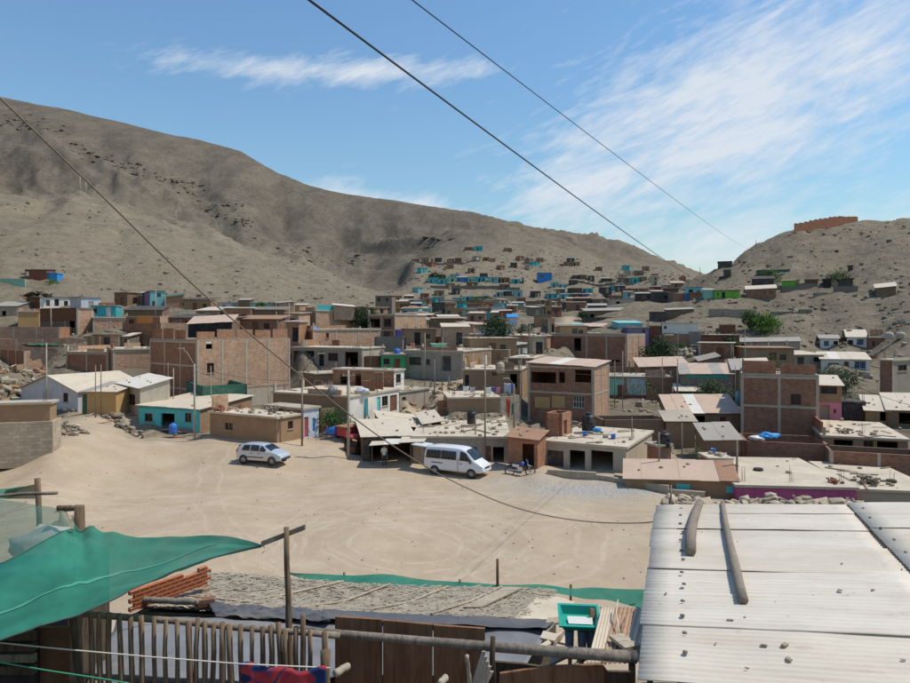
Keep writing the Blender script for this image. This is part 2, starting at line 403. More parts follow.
hs('concrete_house', 'half-built concrete house with dark timber storey below white house', 78, 308, 335, 113, 62, 'concrete_dark', 'brick_pale', 'tin', 'tin_grey', xl=40, xr=93, op=[('o', 69, 75, 321, 328)], frame=True, upper=('wood_panel', .48))
hs('brick_house', 'low pink brick house with columns right of half-built concrete house', 93, 318, 337, 112, 28, 'brick', 'brick_pale', 'flat', 'slab', Ll=6, xr=128, frame=True, cp=False)
hs('white_house', 'white house with three dark windows and brick side under the knoll', 40, 297, 312, 138, 45, 'brick_dark', 'white_paint', 'tin', 'dark_sheet', xl=17, xr=73, op=[('w', 46, 50, 300, 306), ('w', 54.5, 59, 299, 306), ('w', 64, 68, 301, 306)])
hs('timber_house', 'low ochre house below the brick side of white house', 18, 312, 327, 124, 20, 'ochre', 'ochre', 'flat', 'slab', Ll=5, xr=39, cp=False)
hs('grey_house', 'low grey sheet roofed house at the left edge under the knoll', -8, 306, 318, 132, 10, 'concrete_dark', 'concrete', 'tin', 'tin_grey', Ll=6, xr=17, rise=(1, 0), op=[('o', 2, 6, 311, 316)])
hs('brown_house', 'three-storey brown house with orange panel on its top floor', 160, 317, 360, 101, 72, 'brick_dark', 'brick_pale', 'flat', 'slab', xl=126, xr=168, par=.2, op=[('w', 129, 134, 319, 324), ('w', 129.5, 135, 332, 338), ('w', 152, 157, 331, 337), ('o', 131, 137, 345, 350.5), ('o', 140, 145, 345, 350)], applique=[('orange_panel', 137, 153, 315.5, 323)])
hs('lot_wall', 'pale brick wall between three-storey brown house and biggest brick block', 161, 323, 345, 99, 35, 'brick', 'brick_pale', 'open', 'brick', cat='wall', Ll=5, xr=188, cp=False, frame=True)
hs('turquoise_shack', 'turquoise and white shack on brick wall left of three-storey brown house', 91, 306, 317, 126, 12, 'turquoise_paint', 'turquoise_paint', 'flat', 'slab_grey', Ll=4, xr=116, op=[('w', 93, 97, 308, 313), ('d:white_paint', 106, 111, 307, 316)])
hs('dark_roof_shack', 'shack with long black sheet roof behind three-storey brown house', 124, 310, 318, 127, 4, 'adobe_dark', 'adobe_dark', 'tin', 'dark_sheet', Ll=4, xr=162, rise=(.8, 0))
hs('teal_tall_house', 'two-storey teal and lilac house standing tall at foot of mountain', 150, 291, 311, 165, 30, 'violet_wall', 'aqua_paint', 'flat', 'concrete_dark', xl=141, xr=165, op=[('w', 152, 155, 301, 306), ('w', 157, 161, 293, 297)])
hs('net_roof_house', 'house under a dark green net right of tall teal house', 166, 297, 309, 162, 18, 'adobe_dark', 'brick', 'tin', 'dark_green', Ll=5, xr=183, rise=(.6, .5))
hs('pink_roof_shack', 'shack with wavy pinkish sheet roof above biggest brick block', 188, 324, 335, 92, 10, 'adobe_dark', 'dark', 'tin', 'tin_pink', Ll=5, xr=232, rise=(1.0, .3), cp=False)
hs('white_house', 'small white house with one window and mint doorway at mountain foot', 213, 303, 314, 152, 8, 'white_paint', 'bluewhite_paint', 'flat', 'slab_grey', Ll=4, xr=237, op=[('w', 222, 226, 305, 309), ('d:mint_paint', 232, 236.5, 304, 313)])
hs('timber_house', 'dark timber house with flat roof between white house and mint house', 238, 300, 315, 150, 5, 'wood_panel', 'adobe_dark', 'tin', 'tin_grey', Ll=4, xr=250, rise=(.5, 0), cp=False)
hs('mint_house', 'mint green house with three dark windows behind a small tree', 250, 303.5, 319, 142, 6, 'mint_paint', 'mint_paint', 'flat', 'slab_grey', Ll=5, xr=278, op=[('w', 252, 256, 308, 312), ('w', 263, 268, 306, 311), ('w', 271, 275, 307, 311)])
hs('brick_house', 'pale brick house with leaning sheet roof right of mint house', 279, 303, 322, 138, 25, 'brick', 'brick_pale', 'tin', 'tin_grey', Ll=5, xr=294, rise=(.3, .3))
hs('ochre_house', 'small ochre house with turquoise fence on big brick block', 295, 305, 316, 140, 6, 'ochre', 'ochre', 'tin', 'tin_cream', Ll=5, xr=306, rise=(.4, 0), op=[('w', 300, 303, 307, 311)], cp=False)
hs('brick_house', 'wide pink brick house with white roof sheet and turquoise fence on top', 316, 311, 331, 126, 40, 'brick_dark', 'brick_pale', 'flat', 'slab', xl=299, xr=354, frame=True, op=[('o', 303, 309, 316, 324)], toprail=('turquoise_paint', .9))
hs('white_shed', 'white roofed rooftop shed on wide pink brick house', 334, 305, 311.5, 128, 12, 'brick_pale', 'brick_pale', 'tin', 'tin_white', Ll=5, xr=354, rise=(.4, -.3), cp=False)
hs('brick_house', 'pink brick house with red shed on its terrace above the open arcade', 313, 330, 350, 101, 38, 'brick_dark', 'brick_pale', 'flat', 'slab', xl=291, xr=380, frame=True, op=[('w', 326, 329, 333, 338)])
hs('arcade_house', 'half-built house with open dark arcade of concrete pillars', 362, 349, 372, 92, 66, 'concrete', 'concrete_pale', 'flat', 'slab', xl=292, xr=384, frame=True, op=[('o', 293, 303, 351, 369), ('o', 305, 314, 351, 368), ('d:dark', 319, 324, 352, 366), ('w', 328, 338, 353, 361), ('o', 345, 358, 352, 369)])
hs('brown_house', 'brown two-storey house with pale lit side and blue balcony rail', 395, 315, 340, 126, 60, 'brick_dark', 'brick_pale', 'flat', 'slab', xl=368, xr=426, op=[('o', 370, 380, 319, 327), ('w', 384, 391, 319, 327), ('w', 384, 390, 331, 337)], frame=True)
hs('fence', 'violet blue fence at the foot of brown two-storey house', 396, 329.5, 337, 118, 12, 'purple_paint', 'purple_paint', 'open', 'purple_paint', cat='fence', Ll=1, xr=428, cp=False)
hs('lot_wall', 'dark grey block wall above green house', 375, 337, 356, 100, 8, 'concrete_dark', 'concrete_dark', 'open', 'concrete', cat='wall', Ll=4, xr=406)
hs('gate_wall', 'rust brown timber gate wall left of green house', 364, 357, 373, 89, 8, 'redbrown', 'wood_panel', 'open', 'wood_panel', cat='gate', Ll=3, xr=381)
hs('green_house', 'bright green house with brown door and blue tank on roof', 381, 355.5, 374, 88.5, 8, 'green_paint', 'green_paint', 'flat', 'concrete', Ll=6, xr=405, op=[('w', 383.5, 389.5, 358.5, 364.5), ('d:redbrown', 394, 400, 358.5, 373)])
hs('grey_house', 'long grey house with steel gate and cream roof edge on the street', 463, 352, 379, 87, 66, 'concrete', 'adobe', 'flat', 'tin_cream', xl=405, xr=491, op=[('w', 409, 421, 357, 365), ('w', 426, 430, 359, 365), ('d:dark_sheet', 441, 451, 356, 371), ('d:white_paint', 484, 488, 354, 366), ('d:ochre', 465, 468, 356, 363)], frame=True)
# -- centre, along the street
hs('white_teal_house', 'white street house with teal doors and red door below brick terrace', 349, 397.5, 421, 63, 63, 'adobe', 'white_paint', 'flat', 'slab', Ll=9, xr=399, op=[('d:teal_paint', 364.5, 368, 399, 417), ('d:teal_paint', 377, 380.5, 397, 413), ('w', 382, 388, 396, 406), ('d:redbrown', 390, 397, 395, 411)])
hs('terrace_house', 'brick upper house with white framed lit window behind rooftop brick piles', 394, 371.5, 395, 72, 68, 'brick_dark', 'white_paint', 'flat', 'concrete_pale', xl=333, xr=404, op=[('o', 340, 348, 375, 384), ('o', 355, 361, 374, 392), ('w', 396, 401, 374, 383)], cpyb=412)
hs('lot_wall', 'grey rendered street wall right of white house with teal doors', 399.5, 393, 411, 72, 58, 'concrete', 'concrete', 'flat', 'slab_grey', cat='wall', Ll=4, xr=429, op=[('o', 402, 406, 397, 404)])
hs('brown_house', 'brown house with washing hung along its terrace', 520, 371, 400, 77, 78, 'adobe', 'adobe', 'flat', 'slab', xl=463, Lr=8, op=[('d:dark', 465, 469, 375, 391), ('w', 492, 497, 372.5, 376), ('o', 510, 517, 374, 388)])
hs('lot_wall', 'low brown wall with flat cap in front of washing terrace', 449, 399, 413, 66, 6, 'adobe', 'adobe', 'flat', 'slab', cat='wall', Ll=6, xr=499)
hs('grey_block', 'concrete block stub wall beside hanging washing', 499, 397, 413, 66.5, 35, 'block_grey', 'block_grey', 'open', 'block_grey', cat='wall', Ll=2, xr=521)
hs('market_shed', 'timber shed with pale sheet awning beside white minibus', 363, 437, 461, 55, 12, 'wood_panel', 'dark_sheet', 'tin', 'tin_cream', Ll=6, xr=413, rise=(.5, 0), op=[('o', 370, 384, 441, 461), ('o', 386, 410, 441, 461)])
hs('plank_shed', 'small reddish plank shed with sloping cream roof behind market shed', 385, 424, 444, 60, 15, 'redbrown', 'brick_red', 'tin', 'tin_cream', Ll=6, xr=424, rise=(.4, -.5), cp=False)
hs('dark_shed', 'dark open shed with patched sheets behind minibus roof', 424, 424, 442, 60, 10, 'dark_sheet', 'dark', 'tin', 'tin_cream', Ll=5, xr=441, rise=(.3, .2), cp=False)
hs('flat_house', 'long low house with wide pale flat roof behind minibus and motorcycle', 413, 438, 463, 54.5, -2, 'concrete', 'concrete', 'flat', 'slab', Ll=14, xr=509, op=[('d:wood_panel', 484, 491, 446, 462), ('o', 493, 504, 447, 462), ('w', 470, 477, 447, 453)], clutter=26)
hs('brick_kiosk', 'small red brick kiosk with open dark front behind motorcycle', 537.5, 440, 469, 51, 66, 'brick_red', 'brick_red', 'tin', 'tin_rust', xl=508, xr=546, rise=(.1, .3), op=[('o', 522, 534, 444, 467)])
hs('balcony_house', 'two-storey house with open top floor and sloping pinkish roof sheets', 594, 367, 424, 70, 62, 'brick_dark', 'brick_pale', 'tin', 'tin_pink', xl=528, xr=609, rise=(.25, .35), par=0, op=[('o', 531, 556, 372, 383), ('o', 575, 591, 370, 382.5), ('o', 559, 565, 371.5, 383), ('wb', 573, 584.5, 395.5, 408)], frame=True, applique=[('ochre', 535, 550, 397, 408), ('ochre', 552, 565, 396, 408)])
hs('garage_house', 'low house with dark garage doors and wide pale flat roof', 626, 449, 474, 50.5, 62, 'concrete_pale', 'sandstone', 'flat', 'slab', xl=546, xr=652, op=[('d:dark_sheet', 547, 563.5, 450.5, 471), ('o', 569.5, 585, 450.5, 471), ('o', 591, 613, 451, 471)], par=0, clutter=12)
hs('brick_ruin', 'roofless orange brick stub room standing on pale flat roof', 561.5, 414, 436.5, 55, 58, 'brick_red', 'brick', 'open', 'brick_red', cat='wall', xl=545, xr=572, op=[('o', 563.5, 567, 420, 434)], cp=False, bot=-.15)
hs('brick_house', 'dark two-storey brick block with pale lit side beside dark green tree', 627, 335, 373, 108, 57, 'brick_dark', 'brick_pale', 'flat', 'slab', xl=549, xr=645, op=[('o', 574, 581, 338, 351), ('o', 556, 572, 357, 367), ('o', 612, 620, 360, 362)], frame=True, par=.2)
hs('mural_house', 'house with faded green front and a painted mural beside bare brick', 672, 378, 404, 84, 84, 'brick', 'brick', 'flat', 'slab_grey', xl=607, Lr=6, applique=[('mint_paint', 607.5, 624, 378.5, 395), ('mural', 627, 646, 378.5, 395), ('redbrown', 607.5, 646, 395.5, 401)], op=[('d:redbrown', 617.5, 624, 385, 398)])
hs('lot_wall', 'brown lot wall with flat cap below mural house', 603, 420, 432, 61, 4, 'adobe_dark', 'adobe_dark', 'open', 'adobe_dark', cat='wall', Ll=3, xr=666)
hs('pink_roof_house', 'brown house under a long pale pink sheet roof', 669, 413, 433, 66, -8, 'adobe_dark', 'adobe_dark', 'tin', 'tin_pink', Ll=5, xr=740, rise=(1.15, .1), op=[('o', 696, 705, 416, 432), ('w', 720, 726, 417, 424)])
hs('awning_shed', 'small yard shed with grey corrugated awning left of pink-roofed house', 666, 421, 434, 61, -6, 'wood_panel', 'adobe', 'tin', 'slab_grey', Ll=2.5, xr=695, rise=(.5, 0), cp=False)
hs('grey_roof_shed', 'shed with grey sheet roof in front of pink-roofed house', 706, 440, 452, 55, -8, 'adobe_dark', 'adobe_dark', 'tin', 'tin_grey', Ll=4, xr=740, rise=(.7, .1), cp=False)
hs('yard_house', 'low yard building with pinkish sheet roof along the kerb wall', 626, 478, 492, 47, -14, 'redbrown', 'adobe', 'tin', 'tin_pink', Ll=2.8, xr=736, rise=(.62, .2), cp=False, applique=[('teal_paint', 676, 690, 484, 490), ('teal_paint', 726, 735, 486, 493)])
hs('brick_block', 'small brick base standing under black water tank in the yard', 657, 447, 462, 51, 20, 'brick_red', 'brick', 'flat', 'slab_grey', Ll=1.2, xr=671, cp=False)
hs('brick_block', 'low brick box with pale lid in the yard by the magenta house', 710, 460, 472, 49, 0, 'brick_red', 'brick_red', 'flat', 'slab', Ll=2, xr=731, cp=False, clutter=4)
# -- right
hs('dark_brick_house', 'tall dark brick house with one small window and red parapet', 741, 375, 446, 64, -22, 'brick', 'brick_dark', 'flat', 'slab', Ll=9, xr=819, frame=True, op=[('w', 790.5, 801, 394, 405)], par=.1, merlons='brick_red')
hs('lot_wall', 'dark brick yard wall in front of tall dark brick house', 745, 441, 462, 57, -16, 'brick_dark', 'brick_dark', 'open', 'brick_dark', cat='wall', Ll=4.5, xr=829)
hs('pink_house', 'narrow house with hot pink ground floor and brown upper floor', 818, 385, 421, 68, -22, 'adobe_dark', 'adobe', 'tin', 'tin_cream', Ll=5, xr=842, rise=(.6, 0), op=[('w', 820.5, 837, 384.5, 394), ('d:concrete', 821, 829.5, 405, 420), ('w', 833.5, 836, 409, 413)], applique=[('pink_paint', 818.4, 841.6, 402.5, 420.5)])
hs('dark_shed', 'dark net-covered shed right of the pink house', 843, 403, 421, 68, -24, 'dark_sheet', 'dark_sheet', 'flat', 'dark_sheet', Ll=3, xr=865)
hs('white_house', 'white house with blue windows and red door on the right slope', 821, 359, 377, 92, -24, 'concrete', 'white_paint', 'tin', 'tin_cream', Ll=6, xr=870, rise=(.7, 0), op=[('wbl', 828, 839, 363, 371), ('d:redbrown', 844, 849, 361.5, 372), ('wbl', 854, 866, 361, 369)])
hs('white_house', 'smaller white house left of two in upper terrace row', 820, 338.5, 349, 113, -26, 'adobe', 'white_paint', 'tin', 'tin_grey', Ll=5, xr=839, rise=(.5, 0), op=[('wbl', 824, 829, 341, 346), ('d:dark', 833.5, 838, 341, 349)])
hs('white_house', 'white house with cream roof right of two in upper terrace row', 847, 337, 349, 112, -27, 'adobe', 'white_paint', 'tin', 'tin_cream', Ll=6, xr=867, rise=(1.1, 0), op=[('d:dark', 848, 853, 340, 348.5), ('wbl', 857, 863.5, 339, 345)], cp=False)
hs('brown_house', 'brown gap house between the two white terrace houses', 839.5, 338, 349, 113.5, -26, 'redbrown', 'redbrown', 'flat', 'redbrown', Ll=4, xr=847, cp=False)
hs('brick_house', 'rough brick house right of white terrace houses', 868, 338, 350, 110, -28, 'brick_dark', 'brick_dark', 'flat', 'slab_grey', Ll=5, xr=895, op=[('w', 872, 875, 341, 346)])
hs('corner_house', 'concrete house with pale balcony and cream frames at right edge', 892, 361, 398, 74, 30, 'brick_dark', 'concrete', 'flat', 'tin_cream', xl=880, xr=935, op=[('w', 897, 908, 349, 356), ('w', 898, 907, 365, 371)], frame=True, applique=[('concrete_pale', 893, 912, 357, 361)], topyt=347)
hs('tin_roof_house', 'house with dirty white sheet roof and dark opening at right edge', 866, 410, 425, 66, -26, 'adobe', 'adobe', 'tin', 'tin_cream', Ll=5, xr=889, rise=(.9, .0), op=[('o', 880, 886, 412, 421)])
hs('tin_roof_house', 'larger house with white sheet roof running out of the right edge', 888, 410, 428, 65, -27, 'adobe_dark', 'adobe_dark', 'tin', 'tin_cream', Ll=6, xr=935, rise=(1.0, .1), cp=False, op=[('o', 899, 912, 413, 424)])
hs('flat_house', 'brown house with three dark windows and pale flat roof at right', 823, 437, 458, 57, -20, 'adobe', 'adobe', 'flat', 'slab', Ll=10, xr=908, op=[('o', 834, 853, 440, 450), ('w', 863.5, 873.5, 440, 451), ('o', 877, 898, 440, 452)], clutter=8)
hs('lot_wall', 'brown yard wall with posts in front of three dark windows', 830, 451, 471, 53, -20, 'adobe_dark', 'brick_dark', 'open', 'adobe', cat='wall', Ll=3, xr=930, frame=True, cp=False)
hs('magenta_house', 'magenta house with broad bare pale flat roof below rubble bank', 737, 487, 500, 44.5, -6, 'magenta_paint', 'magenta_paint', 'flat', 'slab', Ll=9.5, xr=856, op=[('o', 798, 802, 489, 491.5)], clutter=6, rebars=True)
hs('sand_roof_house', 'low house with sand-covered flat roof at right edge', 857, 491, 505, 45, -10, 'sandstone', 'sandstone', 'flat', 'slab', Ll=9, xr=940, cp=False, clutter=4)
hs('brick_house', 'unfinished brick house with pale columns and blue-grey sheet', 751, 349, 368, 98, -22, 'brick_dark', 'brick_dark', 'flat', 'slab_grey', Ll=6, xr=791, op=[('o', 753, 757.5, 352, 366), ('o', 760, 767, 352, 358), ('o', 769, 779, 351, 357)], frame=True, applique=[('aqua_paint', 762, 787, 358.5, 366)])
hs('stone_wall_house', 'long grey block house with small gabled roofs behind green shrubs', 737, 342, 351, 108, -22, 'concrete_dark', 'concrete', 'tin', 'tin_grey', Ll=4, xr=800, rise=(.5, .2), op=[('o', 741, 745, 344, 349)])
hs('adobe_hut', 'low dark hut with sloping roof left of palm shrub on right slope', 700, 361, 370, 92, -10, 'adobe_dark', 'adobe_dark', 'tin', 'tin_grey', Ll=4, xr=719, rise=(.3, .6))
hs('pale_roof_house', 'house with broken pale sheets roof above tall dark brick house', 733, 370, 384, 80, -18, 'adobe', 'adobe_dark', 'tin', 'tin_cream', Ll=6, xr=771, rise=(.9, .2), cp=False)
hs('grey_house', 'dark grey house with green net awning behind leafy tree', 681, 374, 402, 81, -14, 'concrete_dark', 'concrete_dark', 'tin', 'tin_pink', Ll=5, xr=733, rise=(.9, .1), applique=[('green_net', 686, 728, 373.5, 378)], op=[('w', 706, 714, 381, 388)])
hs('pink_tin_house', 'low house under pale pink sheets beside dark green tree', 640, 367, 381, 92, -6, 'adobe', 'adobe_dark', 'tin', 'tin_pink', Ll=5, xr=689, rise=(.9, .2), op=[('o', 648, 654, 370, 377)])
hs('green_door_shed', 'shed with green open front left of leafy tree', 677, 391, 404, 79, -12, 'dark_green', 'dark_green', 'tin', 'tin_cream', Ll=3, xr=701, rise=(.5, 0), cp=False)
# -- right hillside
hs('white_long_shed', 'long white container-like shed on the right hillside', 662, 323.5, 333.5, 120, -12, 'bluewhite_paint', 'white_paint', 'flat', 'tin_cream', Ll=3, xr=698, op=[('w', 664, 667, 326, 329)], ribs=True)
hs('purple_shed', 'dark purple shed left of long white shed', 628, 328, 337, 119, 0, 'purple_paint', 'violet_wall', 'flat', 'tin_grey', Ll=4, xr=649, op=[('w', 642, 645, 329, 333)])
hs('brown_shed', 'brown shed between purple shed and long white shed', 649.5, 326.5, 335, 120.5, -10, 'wood_panel', 'redbrown', 'flat', 'tin_rust', Ll=4, xr=661, cp=False)
hs('light_blue_shed', 'light blue roofed shed above dark two-storey brick block', 619, 323, 334, 124, 2, 'aqua_paint', 'aqua_paint', 'tin', 'aqua_paint', Ll=5, xr=643, rise=(.4, 0), cp=False)
hs('brown_hut', 'lone dark red hut on sandy ground left of bright shrubs', 720, 325.5, 333, 121, -18, 'redbrown', 'redbrown', 'flat', 'tin_rust', Ll=3, xr=735.5)
hs('dark_shack', 'black sheet shack on bare mound above long white shed', 652, 312.5, 321, 138, -8, 'dark_sheet', 'dark_sheet', 'flat', 'dark_sheet', Ll=4, xr=666)
hs('brown_shack', 'long brown shack with grey roof on the mound slope', 667, 310, 319, 141, -10, 'adobe_dark', 'adobe_dark', 'tin', 'tin_grey', Ll=4, xr=694, rise=(.4, .2), op=[('o', 684, 687, 313, 318)])
hs('green_shack', 'long bright green shack at the left foot of right hill', 714, 291, 298.5, 148, -16, 'dark_green', 'lime_paint', 'flat', 'dark_sheet', Ll=4, xr=740, op=[('w', 717, 719, 292.5, 296), ('d:dark', 722, 725, 292, 298)])
hs('mint_shack', 'pale mint shack with sheet roof joined left of green shack', 704, 290, 298.5, 149, -14, 'aqua_paint', 'mint_paint', 'tin', 'tin_grey', Ll=4, xr=713.5, rise=(.5, 0), cp=False)
hs('brick_shack', 'dark brick house with pale front roof on right hillside', 746, 289.5, 298, 147, -22, 'brick', 'brick_dark', 'tin', 'tin_cream', Ll=4, xr=776, rise=(.9, .2), op=[('w', 763, 766, 291, 294), ('w', 769, 773, 291, 294)])
hs('black_roof_shack', 'shack with black roof panel above dark brick house', 752, 279, 288, 153, -22, 'dark_sheet', 'dark_sheet', 'tin', 'dark_sheet', Ll=4, xr=774, rise=(.8, 0), cp=False)
hs('lime_shack', 'vivid lime green shack with ochre edge on right hillside', 782, 280.5, 290, 150, -25, 'aqua_paint', 'lime_paint', 'tin', 'tin_pink', Ll=4, xr=796, rise=(.3, 0))
hs('ochre_shack', 'narrow ochre end room right of lime green shack', 796.3, 280, 288.5, 150, -25, 'ochre', 'ochre', 'flat', 'ochre', Ll=3, xr=799.5, cp=False)
hs('brown_shack', 'brown shack directly right of lime green shack', 805, 280, 287.5, 149, -26, 'wood_panel', 'wood_panel', 'flat', 'tin_rust', Ll=4, xr=818)
hs('dark_shack', 'small black shack left of sandy yard wall on right hill', 823, 279.5, 288, 146, -27, 'dark_sheet', 'dark', 'flat', 'dark_sheet', Ll=4, xr=831)
hs('dark_shack', 'dark shack with sagging net at right end of hillside row', 839, 279.5, 287.5, 145, -28, 'adobe_dark', 'dark_sheet', 'tin', 'wood_panel', Ll=4, xr=853, rise=(-.2, .2))
hs('lot_wall', 'sandy yard wall between two dark shacks on right hill', 831, 282, 288, 146.5, -28, 'sandstone', 'sandstone', 'open', 'sandstone', cat='wall', Ll=2, xr=839, cp=False)
hs('tent_shack', 'ragged shack with pale roof sheets and grey tarp far right hillside', 876, 288, 297, 133, -28, 'dark_sheet', 'adobe_dark', 'tin', 'tin_cream', Ll=4, xr=896, rise=(.9, .3))
hs('net_pergola', 'dark pergola with green plants above brick and black roofed shacks', 757, 270, 279, 165, -22, 'dark_green', 'dark_green', 'open', 'dark_green', cat='pergola', Ll=4, xr=790)
hs('black_hut', 'black hut on the ridge line at left end of right hill', 718, 262, 270, 185, -20, 'dark_sheet', 'dark_sheet', 'flat', 'dark_sheet', Ll=4, xr=732)
hs('dark_shack', 'dark stepped shack below the black ridge hut', 724, 270, 280, 172, -20, 'dark', 'dark_sheet', 'flat', 'tin_grey', Ll=4, xr=731)
hs('ridge_wall', 'long orange brick wall crowning the right hill', 795, 226.5, 234, 190, 22, 'ridge_brick', 'ridge_brick', 'open', 'ridge_brick', cat='wall', Ll=9, xr=858, steps=True, cpyb=232)
hs('toilet_hut', 'tiny black upright hut alone on right hill', 848, 266, 272.5, 158, -28, 'dark_sheet', 'dark_sheet', 'flat', 'dark_sheet', Ll=1.2, xr=853)
hs('brick_hut', 'brick hut at the far end of the dark sheds left of green shack', 676, 294, 303, 158, -10, 'brick', 'brick_red', 'flat', 'tin_grey', Ll=4, xr=684)
hs('brick_hut', 'dark brick hut with flat roof just left of mint shack', 690, 293, 302, 155, -12, 'brick_dark', 'brick_dark', 'flat', 'tin_rust', Ll=4, xr=704)
hs('blue_hut', 'narrow blue-grey hut between two brick huts', 684.5, 293.5, 302, 157, -12, 'violet_wall', 'blue_paint', 'flat', 'tin_grey', Ll=4, xr=689, cp=False)
# -- left knoll
hs('red_shed', 'dark red timber shed with white window on left knoll', 25, 269.5, 280, 160, 8, 'redbrown', 'redbrown', 'tin', 'dark_sheet', Ll=5, xr=46.5, rise=(.4, .0), op=[('d:white_paint', 25.5, 29, 271.5, 276)])
hs('blue_cabin', 'bright blue cabin at right end of left knoll row', 47.5, 273.5, 280, 161, 6, 'tarp_blue', 'tarp_blue', 'flat', 'tarp_blue', Ll=3, xr=57)
hs('dark_shed', 'long dark shed at left edge on the knoll', -12, 273, 279, 163, 4, 'adobe_dark', 'adobe_dark', 'tin', 'tin_grey', Ll=5, xr=24.5, rise=(.5, 0), cp=False)
hs('fence', 'dull green sheet fence on the knoll at left edge', -12, 278.5, 285, 152, 4, 'dark_green', 'mint_paint', 'open', 'dark_green', cat='fence', Ll=.5, xr=25)
# -- far landmarks
hs('white_cabin', 'tiny white cabin alone on the mountain slope', 259, 251.5, 257, 440, 5, 'white_paint', 'white_paint', 'flat', 'tin_white', Ll=3, xr=265.5)
hs('stone_hut', 'lone grey stone hut on the spur of mountain', 306, 267, 272.5, 420, 5, 'stone_dark', 'stone_dark', 'flat', 'stone_dark', Ll=4, xr=316)
hs('blue_house', 'vivid blue two-storey house with dark porch on central hillside', 538, 273, 283, 385, 0, 'blue_paint', 'blue_paint', 'flat', 'dark_sheet', Ll=5, xr=552, op=[('w', 540, 543, 275, 277.5)])
hs('white_wall', 'cream wall of white building left of dark mound sheds', 612, 299.5, 307, 210, 0, 'concrete_pale', 'concrete_pale', 'flat', 'slab', cat='house', Ll=5, xr=636, op=[('o', 616, 620, 301.5, 305)])
hs('brown_long_house', 'very long dark brown shed row beside the upper street', 584, 311, 321, 168, -4, 'adobe_dark', 'adobe_dark', 'tin', 'tin_grey', Ll=5, xr=626, rise=(.7, .2), op=[('o', 590, 594, 314, 319), ('o', 606, 610, 314, 319)])
hs('turquoise_shack', 'low turquoise roofed shack right of the upper street', 576, 326, 334, 136, 0, 'aqua_paint', 'adobe_dark', 'tin', 'aqua_paint', Ll=4, xr=586, rise=(.5, 0))
hs('tin_roof_shack', 'low shack with two pale sheet roofs right of turquoise roof shack', 587, 326.5, 335, 134, 0, 'adobe_dark', 'adobe_dark', 'tin', 'tin_pink', Ll=4, xr=618, rise=(.6, 0), op=[('o', 600, 604, 329, 334)], cp=False)
hs('dark_shed', 'dark shed above the turquoise roofed shack by street', 586, 318, 327, 152, 0, 'dark_sheet', 'dark_sheet', 'flat', 'dark_sheet', Ll=5, xr=616, cp=False)
# -- middle of the town, far side of the street
hs('brown_house', 'dark red house below blue tarp tent in mid town', 523, 333, 341, 132, 0, 'redbrown', 'redbrown', 'flat', 'slab', Ll=5, xr=540, cp=True)
hs('cream_house', 'cream house with two dark doors right of blue balcony rail', 430, 329.5, 337, 124, 4, 'sandstone', 'sandstone', 'flat', 'slab', Ll=5, xr=444, op=[('d:dark', 434, 436, 331, 336), ('d:dark', 439, 441, 331, 336)])
hs('pink_wall_house', 'pink brick house with white cloth in window mid town', 462, 335, 349, 112, 6, 'brick_red', 'brick_pale', 'flat', 'slab', Ll=6, xr=485, frame=True)
hs('red_wall_house', 'dark red walled house left of pink brick mid town house', 428, 337, 350, 113, 4, 'redbrown', 'redbrown', 'flat', 'concrete', Ll=6, xr=461, op=[('o', 434, 438, 341, 346)])
hs('white_door_house', 'narrow white rendered house beside large dark green tree', 481, 334.5, 345, 113, 4, 'white_paint', 'white_paint', 'flat', 'slab', Ll=4, xr=486.5, op=[('d:dark', 482.5, 485, 336, 343)], cp=False)
hs('mint_shed', 'pale mint sheet yard shed above grey house with steel gate', 432, 345, 354, 99, 4, 'mint_paint', 'mint_paint', 'flat', 'mint_paint', Ll=3, xr=446, cp=False)
hs('pale_house', 'pale block house with white sheet wall in town centre', 511, 346, 362, 100, 40, 'adobe', 'sandstone', 'tin', 'tin_grey', xl=490, xr=532, rise=(.2, .3), applique=[('bluewhite_paint', 518, 528, 348, 358)], frame=True)
hs('cream_roof_house', 'low house with cream roof edge below pale block house', 533, 359, 372, 88, 74, 'adobe_dark', 'sandstone', 'flat', 'tin_cream', xl=508, xr=549, op=[('o', 512, 515, 362, 367), ('o', 517, 520, 362, 367)])
hs('dark_house', 'dark grey house under cream eave left of town centre pole', 492, 350, 366, 98, 8, 'adobe_dark', 'adobe', 'tin', 'tin_cream', Ll=5, xr=509, rise=(.3, 0), cp=False, op=[('o', 496, 500, 353, 360)])
hs('brown_shed', 'brown shed above pale block house near big tree', 521, 337, 346, 112, 4, 'redbrown', 'brick_dark', 'tin', 'tin_cream', Ll=5, xr=541, rise=(.4, 0), cp=False)
hs('red_roof_shed', 'dark red shed in second row left of blue tarp tent', 500, 311, 320, 160, 0, 'redbrown', 'redbrown', 'tin', 'tin_pink', Ll=4, xr=512, rise=(.3, .1))
hs('blue_tarp_tent', 'blue tarpaulin covered hut in mid town', 508, 317, 327, 146, 0, 'white_cloth', 'bluewhite_paint', 'gable', 'tarp_blue', Ll=4, xr=517, cat='tent')

